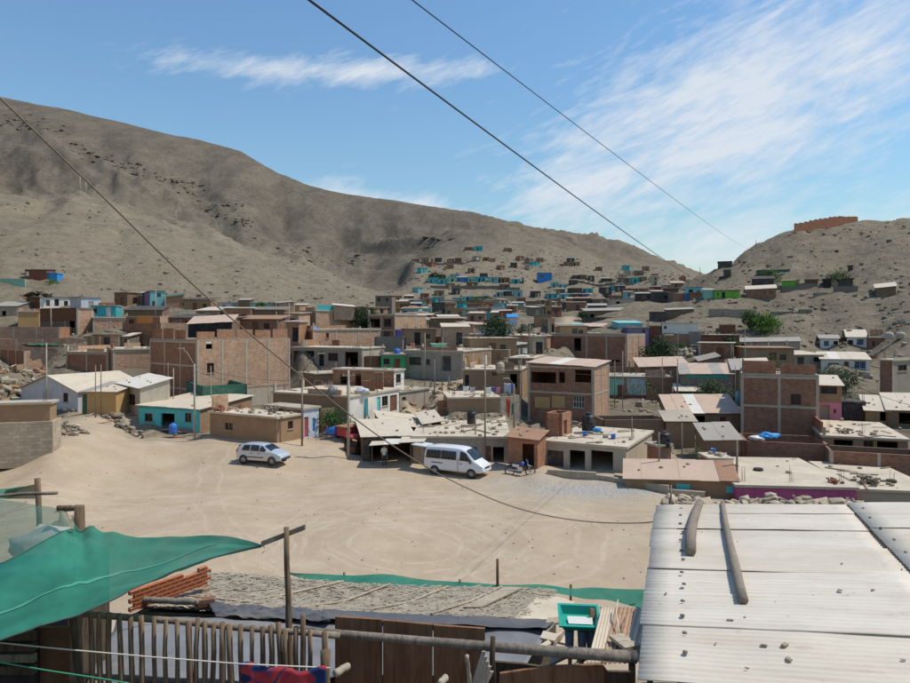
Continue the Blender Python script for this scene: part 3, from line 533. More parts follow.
# -- far rows: (where, x0, x1, y left, y right, depth left, depth right, palette, heights, fill)
ROWS = [
 ('lowest turquoise row on the central hillside', 452, 487, 302, 300, 318, 322, ['turquoise_paint', 'aqua_paint', 'green_paint', 'blue_paint'], 2.6, .95),
 ('lowest turquoise row right of the hillside gap', 496, 522, 296.5, 297, 330, 330, ['aqua_paint', 'dark_sheet', 'turquoise_paint'], 2.5, .8),
 ('long turquoise row halfway up the central hillside', 428, 486, 283, 281, 365, 368, ['turquoise_paint', 'turquoise_paint', 'aqua_paint', 'blue_paint', 'mint_paint'], 2.9, 1.0),
 ('right part of turquoise row halfway up the hillside', 488, 524, 282, 284, 366, 360, ['aqua_paint', 'brick_dark', 'turquoise_paint', 'adobe'], 2.6, .85),
 ('brown brick row high on the central hillside', 412, 500, 263, 262, 425, 425, ['brick_dark', 'adobe', 'brick', 'wood_panel'], 2.7, .38),
 ('highest scattered row on the central hillside', 466, 540, 250, 252, 455, 450, ['brick_dark', 'turquoise_paint', 'adobe', 'turquoise_paint'], 2.6, .35),
 ('reddish row right of the blue house', 543, 580, 266, 266.5, 415, 412, ['brick', 'adobe', 'brick_red', 'dark_sheet'], 2.5, .6),
 ('dark row right of the vivid blue house', 572, 634, 279, 283, 380, 372, ['dark_sheet', 'adobe_dark', 'concrete_pale', 'brick_dark'], 2.6, .7),
 ('turquoise row below the vivid blue house', 548, 606, 299, 300, 315, 308, ['turquoise_paint', 'aqua_paint', 'dark_sheet', 'purple_paint', 'blue_paint'], 2.7, .8),
 ('short turquoise row just below the blue house', 571, 592, 293, 294, 330, 328, ['dark_sheet', 'turquoise_paint', 'aqua_paint'], 2.6, .9),
 ('teal roof row at foot of central hillside', 512, 545, 309, 309, 255, 252, ['turquoise_paint', 'adobe_dark', 'dark_sheet'], 2.7, .8),
 ('dark row at right foot of central hillside', 600, 655, 293, 295, 275, 262, ['dark_sheet', 'adobe_dark', 'brick_dark', 'aqua_paint', 'turquoise_paint'], 2.7, .8),
 ('brick ruins row under the saddle', 660, 686, 282, 282, 330, 325, ['brick', 'brick_red'], 2.6, .75),
 ('dark row under the saddle beside brick hut', 636, 675, 302, 303, 190, 175, ['dark_sheet', 'brick_dark', 'concrete_dark', 'wood_panel'], 2.6, .85),
 ('first town row below central hillside', 388, 506, 318, 315, 205, 215, ['brick_dark', 'redbrown', 'adobe_dark', 'dark_sheet', 'adobe', 'concrete', 'brick_red', 'bluewhite_paint', 'aqua_paint', 'sandstone'], 2.8, .92),
 ('second town row below central hillside', 396, 508, 324, 323, 170, 176, ['brick_dark', 'redbrown', 'brick', 'adobe', 'concrete', 'brick_red', 'white_paint', 'adobe_dark', 'tin_grey'], 2.9, .85),
 ('third town row left of the upper street', 430, 555, 331, 331, 142, 145, ['adobe_dark', 'brick', 'brick_pale', 'concrete', 'sandstone', 'redbrown'], 2.7, .62),
 ('row left of the upper street above the tent', 510, 552, 317, 318, 178, 180, ['concrete_dark', 'adobe', 'brick', 'sandstone'], 2.6, .85),
 ('mountain foot row left of tall teal house', 100, 142, 306, 303, 172, 178, ['adobe_dark', 'redbrown', 'brick', 'white_paint', 'concrete'], 2.7, .75),
 ('mountain foot row right of net roof house', 184, 214, 310, 311, 150, 150, ['brick_pale', 'adobe', 'brick', 'adobe_dark'], 2.6, .9),
 ('brick row behind the biggest brick block', 196, 300, 325, 326, 112, 112, ['brick_pale', 'brick', 'adobe_dark', 'brick_pale', 'redbrown', 'concrete_dark'], 2.7, .95),
 ('second brick row behind the biggest brick block', 205, 300, 335, 336, 99, 99, ['brick_red', 'brick_pale', 'brick', 'brick_pale', 'brick_dark'], 2.4, .9),
 ('row above brown two-storey house at mountain foot', 356, 392, 309, 313, 190, 192, ['brick_dark', 'adobe', 'stone_dark'], 2.6, .4),
 ('brick row right of three-storey brown house', 168, 196, 332, 334, 106, 105, ['brick_red', 'brick_pale', 'redbrown'], 2.6, .9),
 ('low roof row right of the upper street', 560, 600, 340, 341, 118, 118, ['adobe', 'brick_dark', 'concrete'], 2.4, .5),
 ('row of sheds behind green house', 405, 470, 345, 344, 106, 107, ['adobe', 'brick', 'concrete', 'brick_pale', 'redbrown', 'sandstone'], 2.5, .9),
 ('row behind the washing terrace house', 470, 545, 357, 356, 96, 96, ['adobe', 'concrete', 'brick_pale', 'adobe_dark', 'sandstone'], 2.4, .85),
 ('row left of the dark two-storey brick block', 510, 552, 349, 349, 109, 109, ['adobe_dark', 'sandstone', 'brick', 'concrete'], 2.4, .85),
 ('row above the long pink brick lot wall', 60, 128, 349, 348, 97, 97, ['brick_pale', 'concrete_dark', 'adobe', 'brick'], 2.0, .8),
 ('row behind the tall dark brick house', 745, 825, 366, 366, 93, 92, ['adobe', 'brick_dark', 'concrete', 'sandstone'], 2.3, .7),
 ('row along the upper street left side', 535, 556, 327, 326, 150, 152, ['adobe', 'sandstone', 'brick_dark'], 2.6, .9),
 ('upper row right of the upper street', 575, 640, 306, 307, 225, 215, ['dark_sheet', 'adobe_dark', 'brick_dark', 'aqua_paint', 'concrete'], 2.7, .75),
 ('upper row under the central hillside', 400, 500, 311, 309, 245, 250, ['adobe', 'dark_sheet', 'brick_dark', 'aqua_paint', 'adobe_dark', 'sandstone'], 2.6, .55),
]
# ---------------------------------------------------------------- terrain
def perlin(x, y, seed=0):
    xi, yi = np.floor(x).astype(np.int64), np.floor(y).astype(np.int64)
    xf, yf = x - xi, y - yi
    def g(ix, iy):
        h = (ix * 374761393 + iy * 668265263 + seed * 1442695041) & 0x7fffffff
        h = ((h ^ (h >> 13)) * 1274126177) & 0x7fffffff
        h = (h ^ (h >> 16)) & 0xffff
        a = h / 65536.0 * 2 * np.pi
        return np.cos(a), np.sin(a)
    u, v = xf * xf * xf * (xf * (xf * 6 - 15) + 10), yf * yf * yf * (yf * (yf * 6 - 15) + 10)
    def dotg(ix, iy, dx, dy):
        a, b = g(ix, iy); return a * dx + b * dy
    n00, n10 = dotg(xi, yi, xf, yf), dotg(xi + 1, yi, xf - 1, yf)
    n01, n11 = dotg(xi, yi + 1, xf, yf - 1), dotg(xi + 1, yi + 1, xf - 1, yf - 1)
    return (n00 * (1 - u) + n10 * u) * (1 - v) + (n01 * (1 - u) + n11 * u) * v
def fbm(x, y, o=4, seed=0):
    s = 0; a = 1.0
    for i in range(o):
        s = s + a * perlin(x * 2 ** i, y * 2 ** i, seed + i * 7); a *= .5
    return s
def ridged(x, y, o=4, seed=0):
    s = 0; a = 1.0
    for i in range(o):
        s = s + a * (1 - np.abs(perlin(x * 2 ** i, y * 2 ** i, seed + i * 5)) * 2.2); a *= .5
    return s
def sstep(a, b, x):
    t = np.clip((x - a) / (b - a), 0, 1); return t * t * (3 - 2 * t)

CP = []
def cp(px, py, d): CP.append(tuple(P(px, py, d)))
def cpl(pts, step=9.0):
    for a, b in zip(pts[:-1], pts[1:]):
        n = max(1, int(abs(b[0] - a[0]) / step))
        for k in range(n): cp(*[a[i] + (b[i] - a[i]) * k / n for i in range(3)])
    cp(*pts[-1])
def cw(x, y, z): CP.append((x, y, z))
# the slope under the viewer
for x in (-30, -15, -5, 0, 5, 15, 30):
    cw(x, -40, CH + 10); cw(x, -15, CH - .6); cw(x, 0, CH - 2.9); cw(x, 5.5, CH - 3.75); cw(x, 9.5, CH - 6.0); cw(x, 14, CH - 7.6); cw(x * 1.1, 19, CH - 9.6); cw(x * 1.1, 24.5, .12)
# the square
for y in (28, 34, 40, 46):
    for x in (-34, -24, -14, -5, 4, 11): cw(x, y, 0.0)
for x in (-44, -36): cw(x, 46, .5); cw(x, 36, .4); cw(x, 28, .3)
cp(20, 458, 52); cp(80, 430, 58); cp(110, 418, 65); cp(95, 414, 70); cp(60, 416, 69); cp(127, 431, 63); cp(160, 440, 60); cp(215, 445, 57.5); cp(262, 462, 52.5); cp(330, 452, 56); cp(335, 436, 61); cp(400, 462, 54.5); cp(450, 474, 51); cp(520, 477, 50); cp(560, 476, 50)
cp(310, 470, 52); cp(180, 470, 52); cp(640, 489, 46.5); cp(600, 481, 48.5)
cw(13.5, 44.5, .05); cw(14.0, 40, .1); cw(15, 34, .2); cw(18, 28, .5); cw(17, 43.5, -.3); cw(22, 41.5, -.2); cw(27, 40.5, -.2); cw(32, 40, -.3); cw(20, 38.5, .9); cw(26, 37, .9); cw(32, 36, .8); cw(20, 34, 1.0); cw(30, 30, 1.0)
for x in (16, 22, 28, 34): cw(x, 52, -1.4)
# street going up between the houses
cp(335, 432, 62); cp(378, 424, 66); cp(412, 412, 70); cp(432, 398, 77); cp(442, 388, 83); cp(460, 380, 87); cp(563, 330, 140); cp(572, 319, 168)
# rubble slope at left
cp(10, 405, 66); cp(20, 384, 78); cp(60, 388, 80); cp(5, 366, 86); cp(45, 372, 88)
# left knoll, behind it the foot of the mountain
cp(-60, 262, 165); cp(0, 257, 172); cp(30, 262, 175); cp(60, 272, 172); cp(75, 285, 165); cp(100, 296, 178); cp(90, 304, 150); cp(20, 292, 148); cp(-60, 285, 150)
cp(20, 268, 215); cp(80, 292, 205); cp(140, 298, 205); cp(200, 299, 205); cp(260, 299, 205); cp(320, 302, 205); cp(370, 305, 205); cp(410, 307, 225)
# pale spur
cpl(((-150, 170, 470), (-60, 182, 470), (0, 191, 465), (44, 200, 462), (111, 206, 458), (168, 225, 450), (242, 250, 440), (300, 268, 425), (350, 286, 380), (395, 300, 300)), 16)
for q in ((-60, 250, 300), (0, 246, 300), (60, 246, 300), (110, 262, 290), (170, 262, 300), (220, 282, 280), (40, 222, 370), (120, 232, 370), (190, 250, 360), (300, 292, 300)): cp(*q)
# hollow behind the spur
cpl(((-60, 178, 540), (0, 186, 540), (60, 196, 540), (130, 208, 540), (200, 236, 530), (260, 256, 520), (320, 276, 480), (360, 288, 430)), 20)
# mountain face and ridge
for q in ((0, 140, 680), (100, 158, 680), (200, 185, 690), (280, 222, 680), (340, 240, 650), (370, 262, 560), (400, 285, 430), (380, 225, 680), (430, 235, 600), (420, 262, 480)): cp(*q)
cpl(((-400, 40, 900), (-250, 66, 870), (-120, 84, 860), (0, 97, 850), (60, 108, 850), (130, 126, 850), (200, 141, 855), (240, 152, 860), (275, 172, 862), (310, 187, 865), (350, 195, 850), (400, 202, 820), (435, 208, 790), (470, 215, 760), (510, 227, 720), (545, 234, 690), (580, 242, 660), (620, 252, 630), (655, 264, 600), (690, 273, 570), (720, 287, 540), (760, 300, 520)))
for q in ((-400, 120, 1300), (0, 170, 1300), (300, 240, 1250), (500, 270, 1150), (700, 305, 950), (1000, 310, 1100), (1300, 300, 1100), (-700, 100, 1100)): cp(*q)
# central hillside under the rows
for q in ((440, 302, 300), (500, 301, 310), (560, 306, 290), (610, 303, 270), (440, 285, 362), (500, 284, 362), (550, 285, 375), (600, 284, 372), (640, 290, 320), (460, 264, 424), (520, 262, 428), (560, 268, 412), (620, 272, 420), (660, 285, 330), (500, 246, 470), (560, 254, 470), (470, 238, 560), (600, 262, 500), (480, 312, 235), (560, 316, 190), (540, 311, 250)): cp(*q)
# right hill: foot, face, ridge, back
for q in ((640, 318, 142), (665, 306, 155), (690, 322, 130), (700, 312, 138), (740, 318, 130), (770, 308, 140), (760, 330, 120), (800, 330, 116), (850, 322, 120), (900, 335, 106), (880, 310, 126), (820, 305, 136), (930, 330, 105), (1000, 330, 100), (700, 340, 115), (720, 355, 100), (690, 352, 108),
          (690, 286, 205), (712, 272, 205), (735, 262, 198), (745, 252, 197), (760, 245, 195), (778, 237, 193), (793, 232, 191), (800, 230.5, 190), (830, 228, 188), (858, 224, 190), (770, 266, 172), (820, 262, 165), (800, 244, 180), (860, 248, 170), (900, 265, 150), (850, 272, 157), (930, 250, 160), (1000, 240, 165),
          (870, 222, 192), (910, 219, 190), (960, 216, 190), (1040, 210, 195), (1150, 205, 200), (698, 277, 235), (680, 288, 250)): cp(*q)
for q in ((760, 300, 330), (850, 290, 340), (950, 280, 340), (1100, 270, 340), (720, 300, 300)): cp(*q)
for h_ in HOUSES:
    if h_['cp'] and (h_['d'] < 80 or 'dark two-storey' in h_['label'] or 'arcade' in h_['label'] or 'steel gate' in h_['label']) and h_['roof'] != 'open' and 'plinth' not in h_:          # level pads under the nearer houses
        d_, th_ = h_['d'], R(h_['th']); p = P(h_['xc'], h_['yb'], d_); c_, s_ = math.cos(th_), math.sin(th_)
        if 'xr' in h_: k_ = (h_['xr'] - CX) / F; t_ = (k_ * d_ - p.x) / (c_ - k_ * s_)
        else: t_ = h_['Lr']
        CP.append((p.x + c_ * t_, p.y + s_ * t_, p.z - .05)); CP.append((p.x + c_ * t_ / 2, p.y + s_ * t_ / 2, p.z - .05))
        if 'xl' in h_: k_ = (h_['xl'] - CX) / F; t_ = (p.x - k_ * d_) / (s_ + k_ * c_)
        else: t_ = h_['Ll']
        CP.append((p.x - s_ * t_, p.y + c_ * t_, p.z - .05)); CP.append((p.x - s_ * t_ / 2, p.y + c_ * t_ / 2, p.z - .05))
    if h_['cp']:
        p = P(h_['xc'], h_.get('cpyb', h_['yb']), h_['d']); CP.append(tuple(p))
for r_ in ROWS:
    for k in range(3):
        t = k / 2
        q = P(r_[1] + (r_[2] - r_[1]) * t, r_[3] + (r_[4] - r_[3]) * t, r_[5] + (r_[6] - r_[5]) * t); CP.append((q.x, q.y, q.z - .1))
CPA = np.array(CP, dtype=np.float64)
def warp(x, y):
    """squash depth so that near and far control points weigh alike"""
    r = np.sqrt(x * x + y * y) + 12.0
    k = np.log(r) / r * 60
    return x * k, y * k
cxw, cyw = warp(CPA[:, 0], CPA[:, 1])
def _ker(ax, ay, bx, by): return np.sqrt((ax[:, None] - bx[None]) ** 2 + (ay[:, None] - by[None]) ** 2 + 2.0 ** 2)
nC = len(CPA)
A = np.zeros((nC + 3, nC + 3)); A[:nC, :nC] = _ker(cxw, cyw, cxw, cyw) - np.eye(nC) * .12
A[:nC, nC] = 1; A[:nC, nC + 1] = cxw; A[:nC, nC + 2] = cyw; A[nC:, :nC] = A[:nC, nC:].T
W = np.linalg.lstsq(A, np.concatenate([CPA[:, 2], [0, 0, 0]]), rcond=None)[0]
def height(x, y, detail=True):
    x, y = np.asarray(x, dtype=np.float64).ravel(), np.asarray(y, dtype=np.float64).ravel()
    z = np.empty_like(x)
    for i in range(0, len(x), 20000):
        a, b = warp(x[i:i + 20000], y[i:i + 20000])
        z[i:i + 20000] = _ker(a, b, cxw, cyw) @ W[:nC] + W[nC] + W[nC + 1] * a + W[nC + 2] * b
    if detail:
        far = sstep(230, 520, y)
        wx, wy = x + 25 * fbm(x / 90, y / 90, 3, 3), y + 25 * fbm(x / 90 + 9, y / 90, 3, 4)
        pxx = CX + F * x / np.maximum(y, 1)
        town = sstep(395, 425, pxx) * (1 - sstep(470, 560, y))          # the built hillside stays even
        crest = 1 - .85 * sstep(600, 800, y)
        al, ac = (wx * .55 - wy * .835), (wx * .835 + wy * .55)          # along and across the fall line
        big = (ridged(ac / 105, al / 420, 5, 21) - 1.0) * 15
        z = z + far * (1 - town) * crest * (big * sstep(0, 60, z) + fbm(x / 22, y / 22, 4, 60) * 3.2) + far * town * fbm(x / 14, y / 14, 3, 61) * .5
        hill = sstep(115, 150, y) * (1 - far)
        z = z + hill * (fbm(x / 16, y / 16, 4, 31) * .7 + fbm(x / 12, y / 3.0, 4, 33) * .85 + fbm(x / 3.0, y / 3.0, 3, 34) * .38)
        mid = sstep(52, 80, y) * (1 - sstep(115, 150, y))
        z = z + mid * fbm(x / 5, y / 5, 4, 41) * .30
        z = z + fbm(x / 2.2, y / 2.2, 3, 51) * .035 * (1 - sstep(60, 100, y)) * sstep(22, 27, y)
        z = z + fbm(x / 1.5, y / 1.5, 3, 52) * .10 * (1 - sstep(20, 26, y))
        rub = sstep(-26, -33, x) * sstep(66, 72, y) * (1 - sstep(86, 92, y))          # rubble slope left of the white gable house
        z = z + rub * fbm(x / 2.5, y / 2.5, 4, 53) * .8
    return z
def tz(x, y): return float(height([x], [y])[0])

NR, NCOL = 620, 560
ys = np.concatenate([np.linspace(-40, 4, 14, endpoint=False), 4 * (1500 / 4.0) ** np.linspace(0, 1, NR - 14)])
ts = np.linspace(-1, 1, NCOL); ts = ts * (.8 + .2 * np.abs(ts) ** 2)
X = ts[None, :] * (32 + .92 * np.maximum(ys, 0))[:, None]; Y = np.repeat(ys[:, None], NCOL, 1)
Z = height(X, Y).reshape(X.shape)
me = bpy.data.meshes.new('ground')
idx = np.arange(NR * NCOL).reshape(NR, NCOL)
quads = np.stack([idx[:-1, :-1], idx[:-1, 1:], idx[1:, 1:], idx[1:, :-1]], -1).reshape(-1, 4)
me.vertices.add(NR * NCOL); me.vertices.foreach_set('co', np.stack([X, Y, Z], -1).astype(np.float32).ravel())
me.loops.add(quads.size); me.loops.foreach_set('vertex_index', quads.ravel().astype(np.int32))
me.polygons.add(len(quads)); me.polygons.foreach_set('loop_start', np.arange(0, quads.size, 4, dtype=np.int32)); me.polygons.foreach_set('loop_total', np.full(len(quads), 4, dtype=np.int32))
me.polygons.foreach_set('use_smooth', np.ones(len(quads), dtype=bool))
me.update(); me.validate()
fx, fy, fz = X.ravel(), Y.ravel(), Z.ravel()
px_ = CX + F * fx / np.maximum(fy, 1)
# where the soil itself differs: R dark mountain rock, G the driven sand of the square and streets, B gravel at the kerb
spur = np.interp(px_, [-300, 0, 168, 242, 300, 350, 395, 450, 760], [470, 470, 455, 445, 430, 400, 330, 430, 430])
rock = .85 * sstep(-60, 160, fy - spur + 25 * fbm(fx / 40, fy / 40, 3, 71)) * (1 - .45 * sstep(380, 560, px_))
sand = (1 - sstep(58, 66, fy)) * sstep(14, 20, fy) * (1 - sstep(-.5, 1.5, fx - (12.5 + .1 * fy)))
street = np.exp(-((fx - np.interp(fy, [55, 62, 66, 70, 77, 87, 118, 140, 168, 190], [-9, -10.5, -7.2, -4.3, -2.6, .6, 18, 22, 28, 30])) / 2.4) ** 2) * sstep(52, 60, fy) * (1 - sstep(172, 185, fy))
leftroad = np.exp(-((fx - np.interp(fy, [50, 58, 66, 75], [-24, -31, -33.5, -35])) / 4) ** 2) * sstep(46, 52, fy) * (1 - sstep(74, 80, fy))
sand = np.clip(np.maximum(sand, np.maximum(street, leftroad)), 0, 1)
grav = np.exp(-((fx - 9.5) / 5.0) ** 2 - ((fy - 46.2) / 2.2) ** 2) * 1.3 + np.exp(-((fx - 4) / 3.0) ** 2 - ((fy - 48.7) / 1.0) ** 2) * .5
grav = np.clip(grav + .35 * fbm(fx / 1.2, fy / 1.2, 3, 81) * (grav > .08), 0, 1)
ca = me.color_attributes.new('soil', 'FLOAT_COLOR', 'POINT')
ca.data.foreach_set('color', np.stack([rock, sand, grav, np.ones_like(rock)], -1).astype(np.float32).ravel())

m, nt, N, L, b = _nt('soil')
g = N.new('ShaderNodeNewGeometry'); pos = g.outputs['Position']
at = N.new('ShaderNodeAttribute'); at.attribute_name = 'soil'
sp = N.new('ShaderNodeSeparateColor'); L.new(at.outputs['Color'], sp.inputs[0])
nb = _noise(N, L, pos, .012, 6, .6, .5); nm = _noise(N, L, pos, .12, 6, .65, .4); nf = _noise(N, L, pos, 1.6, 6, .7); ng = _noise(N, L, pos, 9.0, 3, .6)
hillc = _ramp(N, L, nm, [(.28, (.170, .141, .099)), (.5, (.238, .199, .142)), (.72, (.30, .252, .180))])
hillc = _mix(N, L, _ramp(N, L, nb, [(.4, (0, 0, 0)), (.65, (.6, .6, .6))]), hillc, (.275, .228, .155))
hillc = _mix(N, L, _ramp(N, L, nf, [(.5, (0, 0, 0)), (.66, (.55, .55, .55))]), hillc, (.115, .097, .076))
spots = _noise(N, L, pos, .35, 8, .72, .5)
hillc = _mix(N, L, _ramp(N, L, spots, [(.50, (0, 0, 0)), (.63, (.55, .55, .55))]), hillc, (.125, .106, .084))
hillc = _mix(N, L, _ramp(N, L, _noise(N, L, pos, .9, 6, .75, .3), [(.58, (0, 0, 0)), (.68, (.5, .5, .5))]), hillc, (.34, .295, .23))
rockc = _ramp(N, L, _noise(N, L, pos, .045, 8, .7, .6), [(.3, (.102, .086, .066)), (.55, (.142, .121, .092)), (.75, (.184, .158, .119))])
mpk = N.new('ShaderNodeMapping'); mpk.inputs['Rotation'].default_value = (0, 0, .583); mpk.inputs['Scale'].default_value = (.055, .011, .03); L.new(pos, mpk.inputs['Vector'])
stk_ = _noise(N, L, mpk.outputs[0], 1.0, 7, .65, .5)
rockc = _mix(N, L, _ramp(N, L, stk_, [(.46, (0, 0, 0)), (.66, (.7, .7, .7))]), rockc, (.215, .182, .135))
rockc = _mix(N, L, _ramp(N, L, stk_, [(.30, (.7, .7, .7)), (.44, (0, 0, 0))]), rockc, (.085, .073, .058))
rockc = _mix(N, L, _ramp(N, L, spots, [(.50, (0, 0, 0)), (.62, (.8, .8, .8))]), rockc, (.062, .055, .046))
sandc = _ramp(N, L, _noise(N, L, pos, .35, 6, .65, .3), [(.28, (.385, .300, .205)), (.5, (.44, .350, .245)), (.72, (.49, .398, .285))])
sandc = _mix(N, L, _ramp(N, L, nf, [(.42, (0, 0, 0)), (.75, (.40, .40, .40))]), sandc, (.35, .275, .185))
sandc = _mix(N, L, _ramp(N, L, ng, [(.62, (0, 0, 0)), (.72, (.22, .22, .22))]), sandc, (.27, .21, .145))
def _m(op, a, b=None, clamp=False):
    n = N.new('ShaderNodeMath'); n.operation = op; n.use_clamp = clamp
    for i, x in enumerate((a, b)):
        if x is None: continue
        if isinstance(x, (int, float)): n.inputs[i].default_value = x
        else: L.new(x, n.inputs[i])
    return n.outputs[0]
spx = N.new('ShaderNodeSeparateXYZ'); L.new(pos, spx.inputs[0])
wv = _m('MULTIPLY', _m('SUBTRACT', _noise(N, L, pos, .25, 2, .5), .5), 1.6)
trk = None      # wheel ruts pressed into the sand: circles of turning cars
for (cx_, cy_, r_) in ((-2.5, 35.5, 3.6), (-2.0, 36.0, 5.2), (-3.4, 35.0, 6.6), (-1.0, 37.0, 8.3), (-12, 90, 48), (-30, 110, 66.5), (6, -30, 70), (-20, 20, 24.5), (-4, 8, 37.5), (22, 60, 41)):
    dx, dy = _m('SUBTRACT', spx.outputs[0], cx_), _m('SUBTRACT', spx.outputs[1], cy_)
    r = _m('ADD', _m('SQRT', _m('ADD', _m('MULTIPLY', dx, dx), _m('MULTIPLY', dy, dy))), wv)
    t = _m('ABSOLUTE', _m('SUBTRACT', _m('ABSOLUTE', _m('SUBTRACT', r, r_)), .7))
    t = _m('MULTIPLY', _m('SUBTRACT', .17, t), 9.0, True)
    trk = t if trk is None else _m('MAXIMUM', trk, t)
trk = _m('MULTIPLY', trk, _m('MULTIPLY', _m('SUBTRACT', _noise(N, L, pos, .5, 5, .7), .36), 3.0, True))
sandc = _mix(N, L, _m('MULTIPLY', trk, .5), sandc, (.58, .48, .355))
gravc = _ramp(N, L, _noise(N, L, pos, 7.0, 5, .75), [(.35, (.20, .185, .165)), (.5, (.36, .335, .295)), (.68, (.50, .47, .42))])
c = _mix(N, L, sp.outputs[0], hillc, rockc)
c = _mix(N, L, sp.outputs[1], c, sandc)
c = _mix(N, L, sp.outputs[2], c, gravc)
L.new(c, b.inputs['Base Color']); b.inputs['Roughness'].default_value = .97; b.inputs['Specular IOR Level'].default_value = .08
bp = N.new('ShaderNodeBump'); bp.inputs['Strength'].default_value = .55; bp.inputs['Distance'].default_value = .12
L.new(nf, bp.inputs['Height'])
bp2 = N.new('ShaderNodeBump'); bp2.inputs['Strength'].default_value = .8; bp2.inputs['Distance'].default_value = 1.3
L.new(spots, bp2.inputs['Height']); L.new(bp.outputs[0], bp2.inputs['Normal']); 
mx = N.new('ShaderNodeMix'); mx.data_type = 'VECTOR'; L.new(_m('SUBTRACT', 1.0, sp.outputs[1], True), mx.inputs[0]); L.new(bp.outputs[0], mx.inputs[4]); L.new(bp2.outputs[0], mx.inputs[5])
L.new(mx.outputs[1], b.inputs['Normal'])
me.materials.append(MATS['soil'])
ground = bpy.data.objects.new('ground', me); COL.objects.link(ground)
tag(ground, 'sandy square and bare stony hillsides around the town', None, None, 'structure')
# ---------------------------------------------------------------- mural
m, nt, N, L, b = _nt('mural')
uvn = N.new('ShaderNodeUVMap')
f1 = _noise(N, L, uvn.outputs[0], 1.1, 3, .55, 1.0); f2 = _noise(N, L, uvn.outputs[0], 2.6, 3, .5, .5)
c = _ramp(N, L, f1, [(.36, (.16, .33, .30)), (.45, (.42, .50, .48)), (.52, (.52, .55, .50)), (.58, (.20, .36, .16)), (.66, (.48, .52, .42))])
c = _mix(N, L, _ramp(N, L, f2, [(.60, (0, 0, 0)), (.66, (.8, .8, .8))]), c, (.45, .13, .12))
L.new(c, b.inputs['Base Color']); b.inputs['Roughness'].default_value = .9

# ---------------------------------------------------------------- house builder
UPV = Vector((0, 0, 1))
def wall_face(C, u, W, hA, hB, holes, n, bot=-1.6, reveal=.2, thick=0.0):
    mb = MB(); hm = min(hA, hB)
    at = lambda a, v, o=0.0: C + u * a + UPV * v - n * o
    us = sorted(set([0.0, W] + [x for h in holes for x in h[:2]])); vs_ = sorted(set([bot, hm] + [x for h in holes for x in h[2:4]]))
    us = [x for x in us if -1e-6 <= x <= W + 1e-6]; vs_ = [x for x in vs_ if bot - 1e-6 <= x <= hm + 1e-6]
    for i in range(len(us) - 1):
        for j in range(len(vs_) - 1):
            cu, cv = (us[i] + us[i + 1]) / 2, (vs_[j] + vs_[j + 1]) / 2
            if any(h[0] < cu < h[1] and h[2] < cv < h[3] for h in holes): continue
            mb.quad(at(us[i], vs_[j]), at(us[i + 1], vs_[j]), at(us[i + 1], vs_[j + 1]), at(us[i], vs_[j + 1]))
    if abs(hA - hB) > 1e-4: mb.poly([at(0, hm), at(W, hm), at(W, hB)] if hB > hA else [at(0, hm), at(W, hm), at(0, hA)])
    for (a0, a1, v0, v1) in [h[:4] for h in holes]:
        mb.quad(at(a0, v0), at(a1, v0), at(a1, v0, reveal), at(a0, v0, reveal)); mb.quad(at(a0, v1), at(a1, v1), at(a1, v1, reveal), at(a0, v1, reveal))
        mb.quad(at(a0, v0), at(a0, v1), at(a0, v1, reveal), at(a0, v0, reveal)); mb.quad(at(a1, v0), at(a1, v1), at(a1, v1, reveal), at(a1, v0, reveal))
    if thick:
        mb.quad(at(0, bot, thick), at(W, bot, thick), at(W, hB, thick), at(0, hA, thick)); mb.quad(at(0, hA), at(W, hB), at(W, hB, thick), at(0, hA, thick))
        mb.quad(at(0, bot), at(0, hA), at(0, hA, thick), at(0, bot, thick)); mb.quad(at(W, bot), at(W, hB), at(W, hB, thick), at(W, bot, thick))
    return mb

plain('brick_new_dusty', (.33, .15, .09), var=.3, dust=.4, scale=5)
STONE_MESH = []
for i in range(6):
    q = MB(); q.rock((0, 0, 0), (1, .8, .6), seed=100 + i, rz=0)
    o = q.build('stone_mesh', 'stone'); STONE_MESH.append(o.data); bpy.data.objects.remove(o)
def put(mesh, name, loc, scale=(1, 1, 1), rz=0.0, parent=None, rot=None):
    o = bpy.data.objects.new(name, mesh); COL.objects.link(o)
    if parent is not None:
        o.parent = parent; off = ORG.get(parent.name)
        if off is not None: loc = Vector(loc) - off
    o.location = loc; o.scale = scale; o.rotation_euler = rot or (0, 0, rz)
    return o
def unit_box(name, mat):
    q = MB(); q.box((-.5, -.5, 0), (1, 0, 0), (0, 1, 0), (0, 0, 1)); o = q.build(name, mat); d_ = o.data; bpy.data.objects.remove(o); return d_
BOXM = {}
def pile(mat, seed):
    q = MB(); rr = random.Random(seed)
    for i in range(26): q.cbox((rr.gauss(0, .26), rr.gauss(0, .2), .06 + .30 * rr.random() ** 1.6), (.24, .13, .1), rr.uniform(0, 3.1), (rr.uniform(-.4, .4), rr.uniform(-.3, .3)))
    o = q.build('brick_pile', mat, uv=False); m_ = o.data; bpy.data.objects.remove(o); return m_
PILES = [pile(['brick_new_dusty', 'adobe', 'stone'][i % 3], i) for i in range(3)]
def boxmesh(mat):
    if mat not in BOXM: BOXM[mat] = unit_box('piece', mat)
    return BOXM[mat]
q = MB(); q.lathe([(.12, 0), (.15, .28), (.155, .3), (.13, .3), (.11, .03)], n=10); o = q.build('bucket', 'tank_blue', smooth=True); BUCKET = o.data; bpy.data.objects.remove(o)
q = MB(); q.lathe([(.18, .03), (.30, 0), (.34, .06), (.34, .12), (.30, .18), (.18, .15)], n=14); o = q.build('tyre', 'tyre', smooth=True); TYRE = o.data; bpy.data.objects.remove(o)

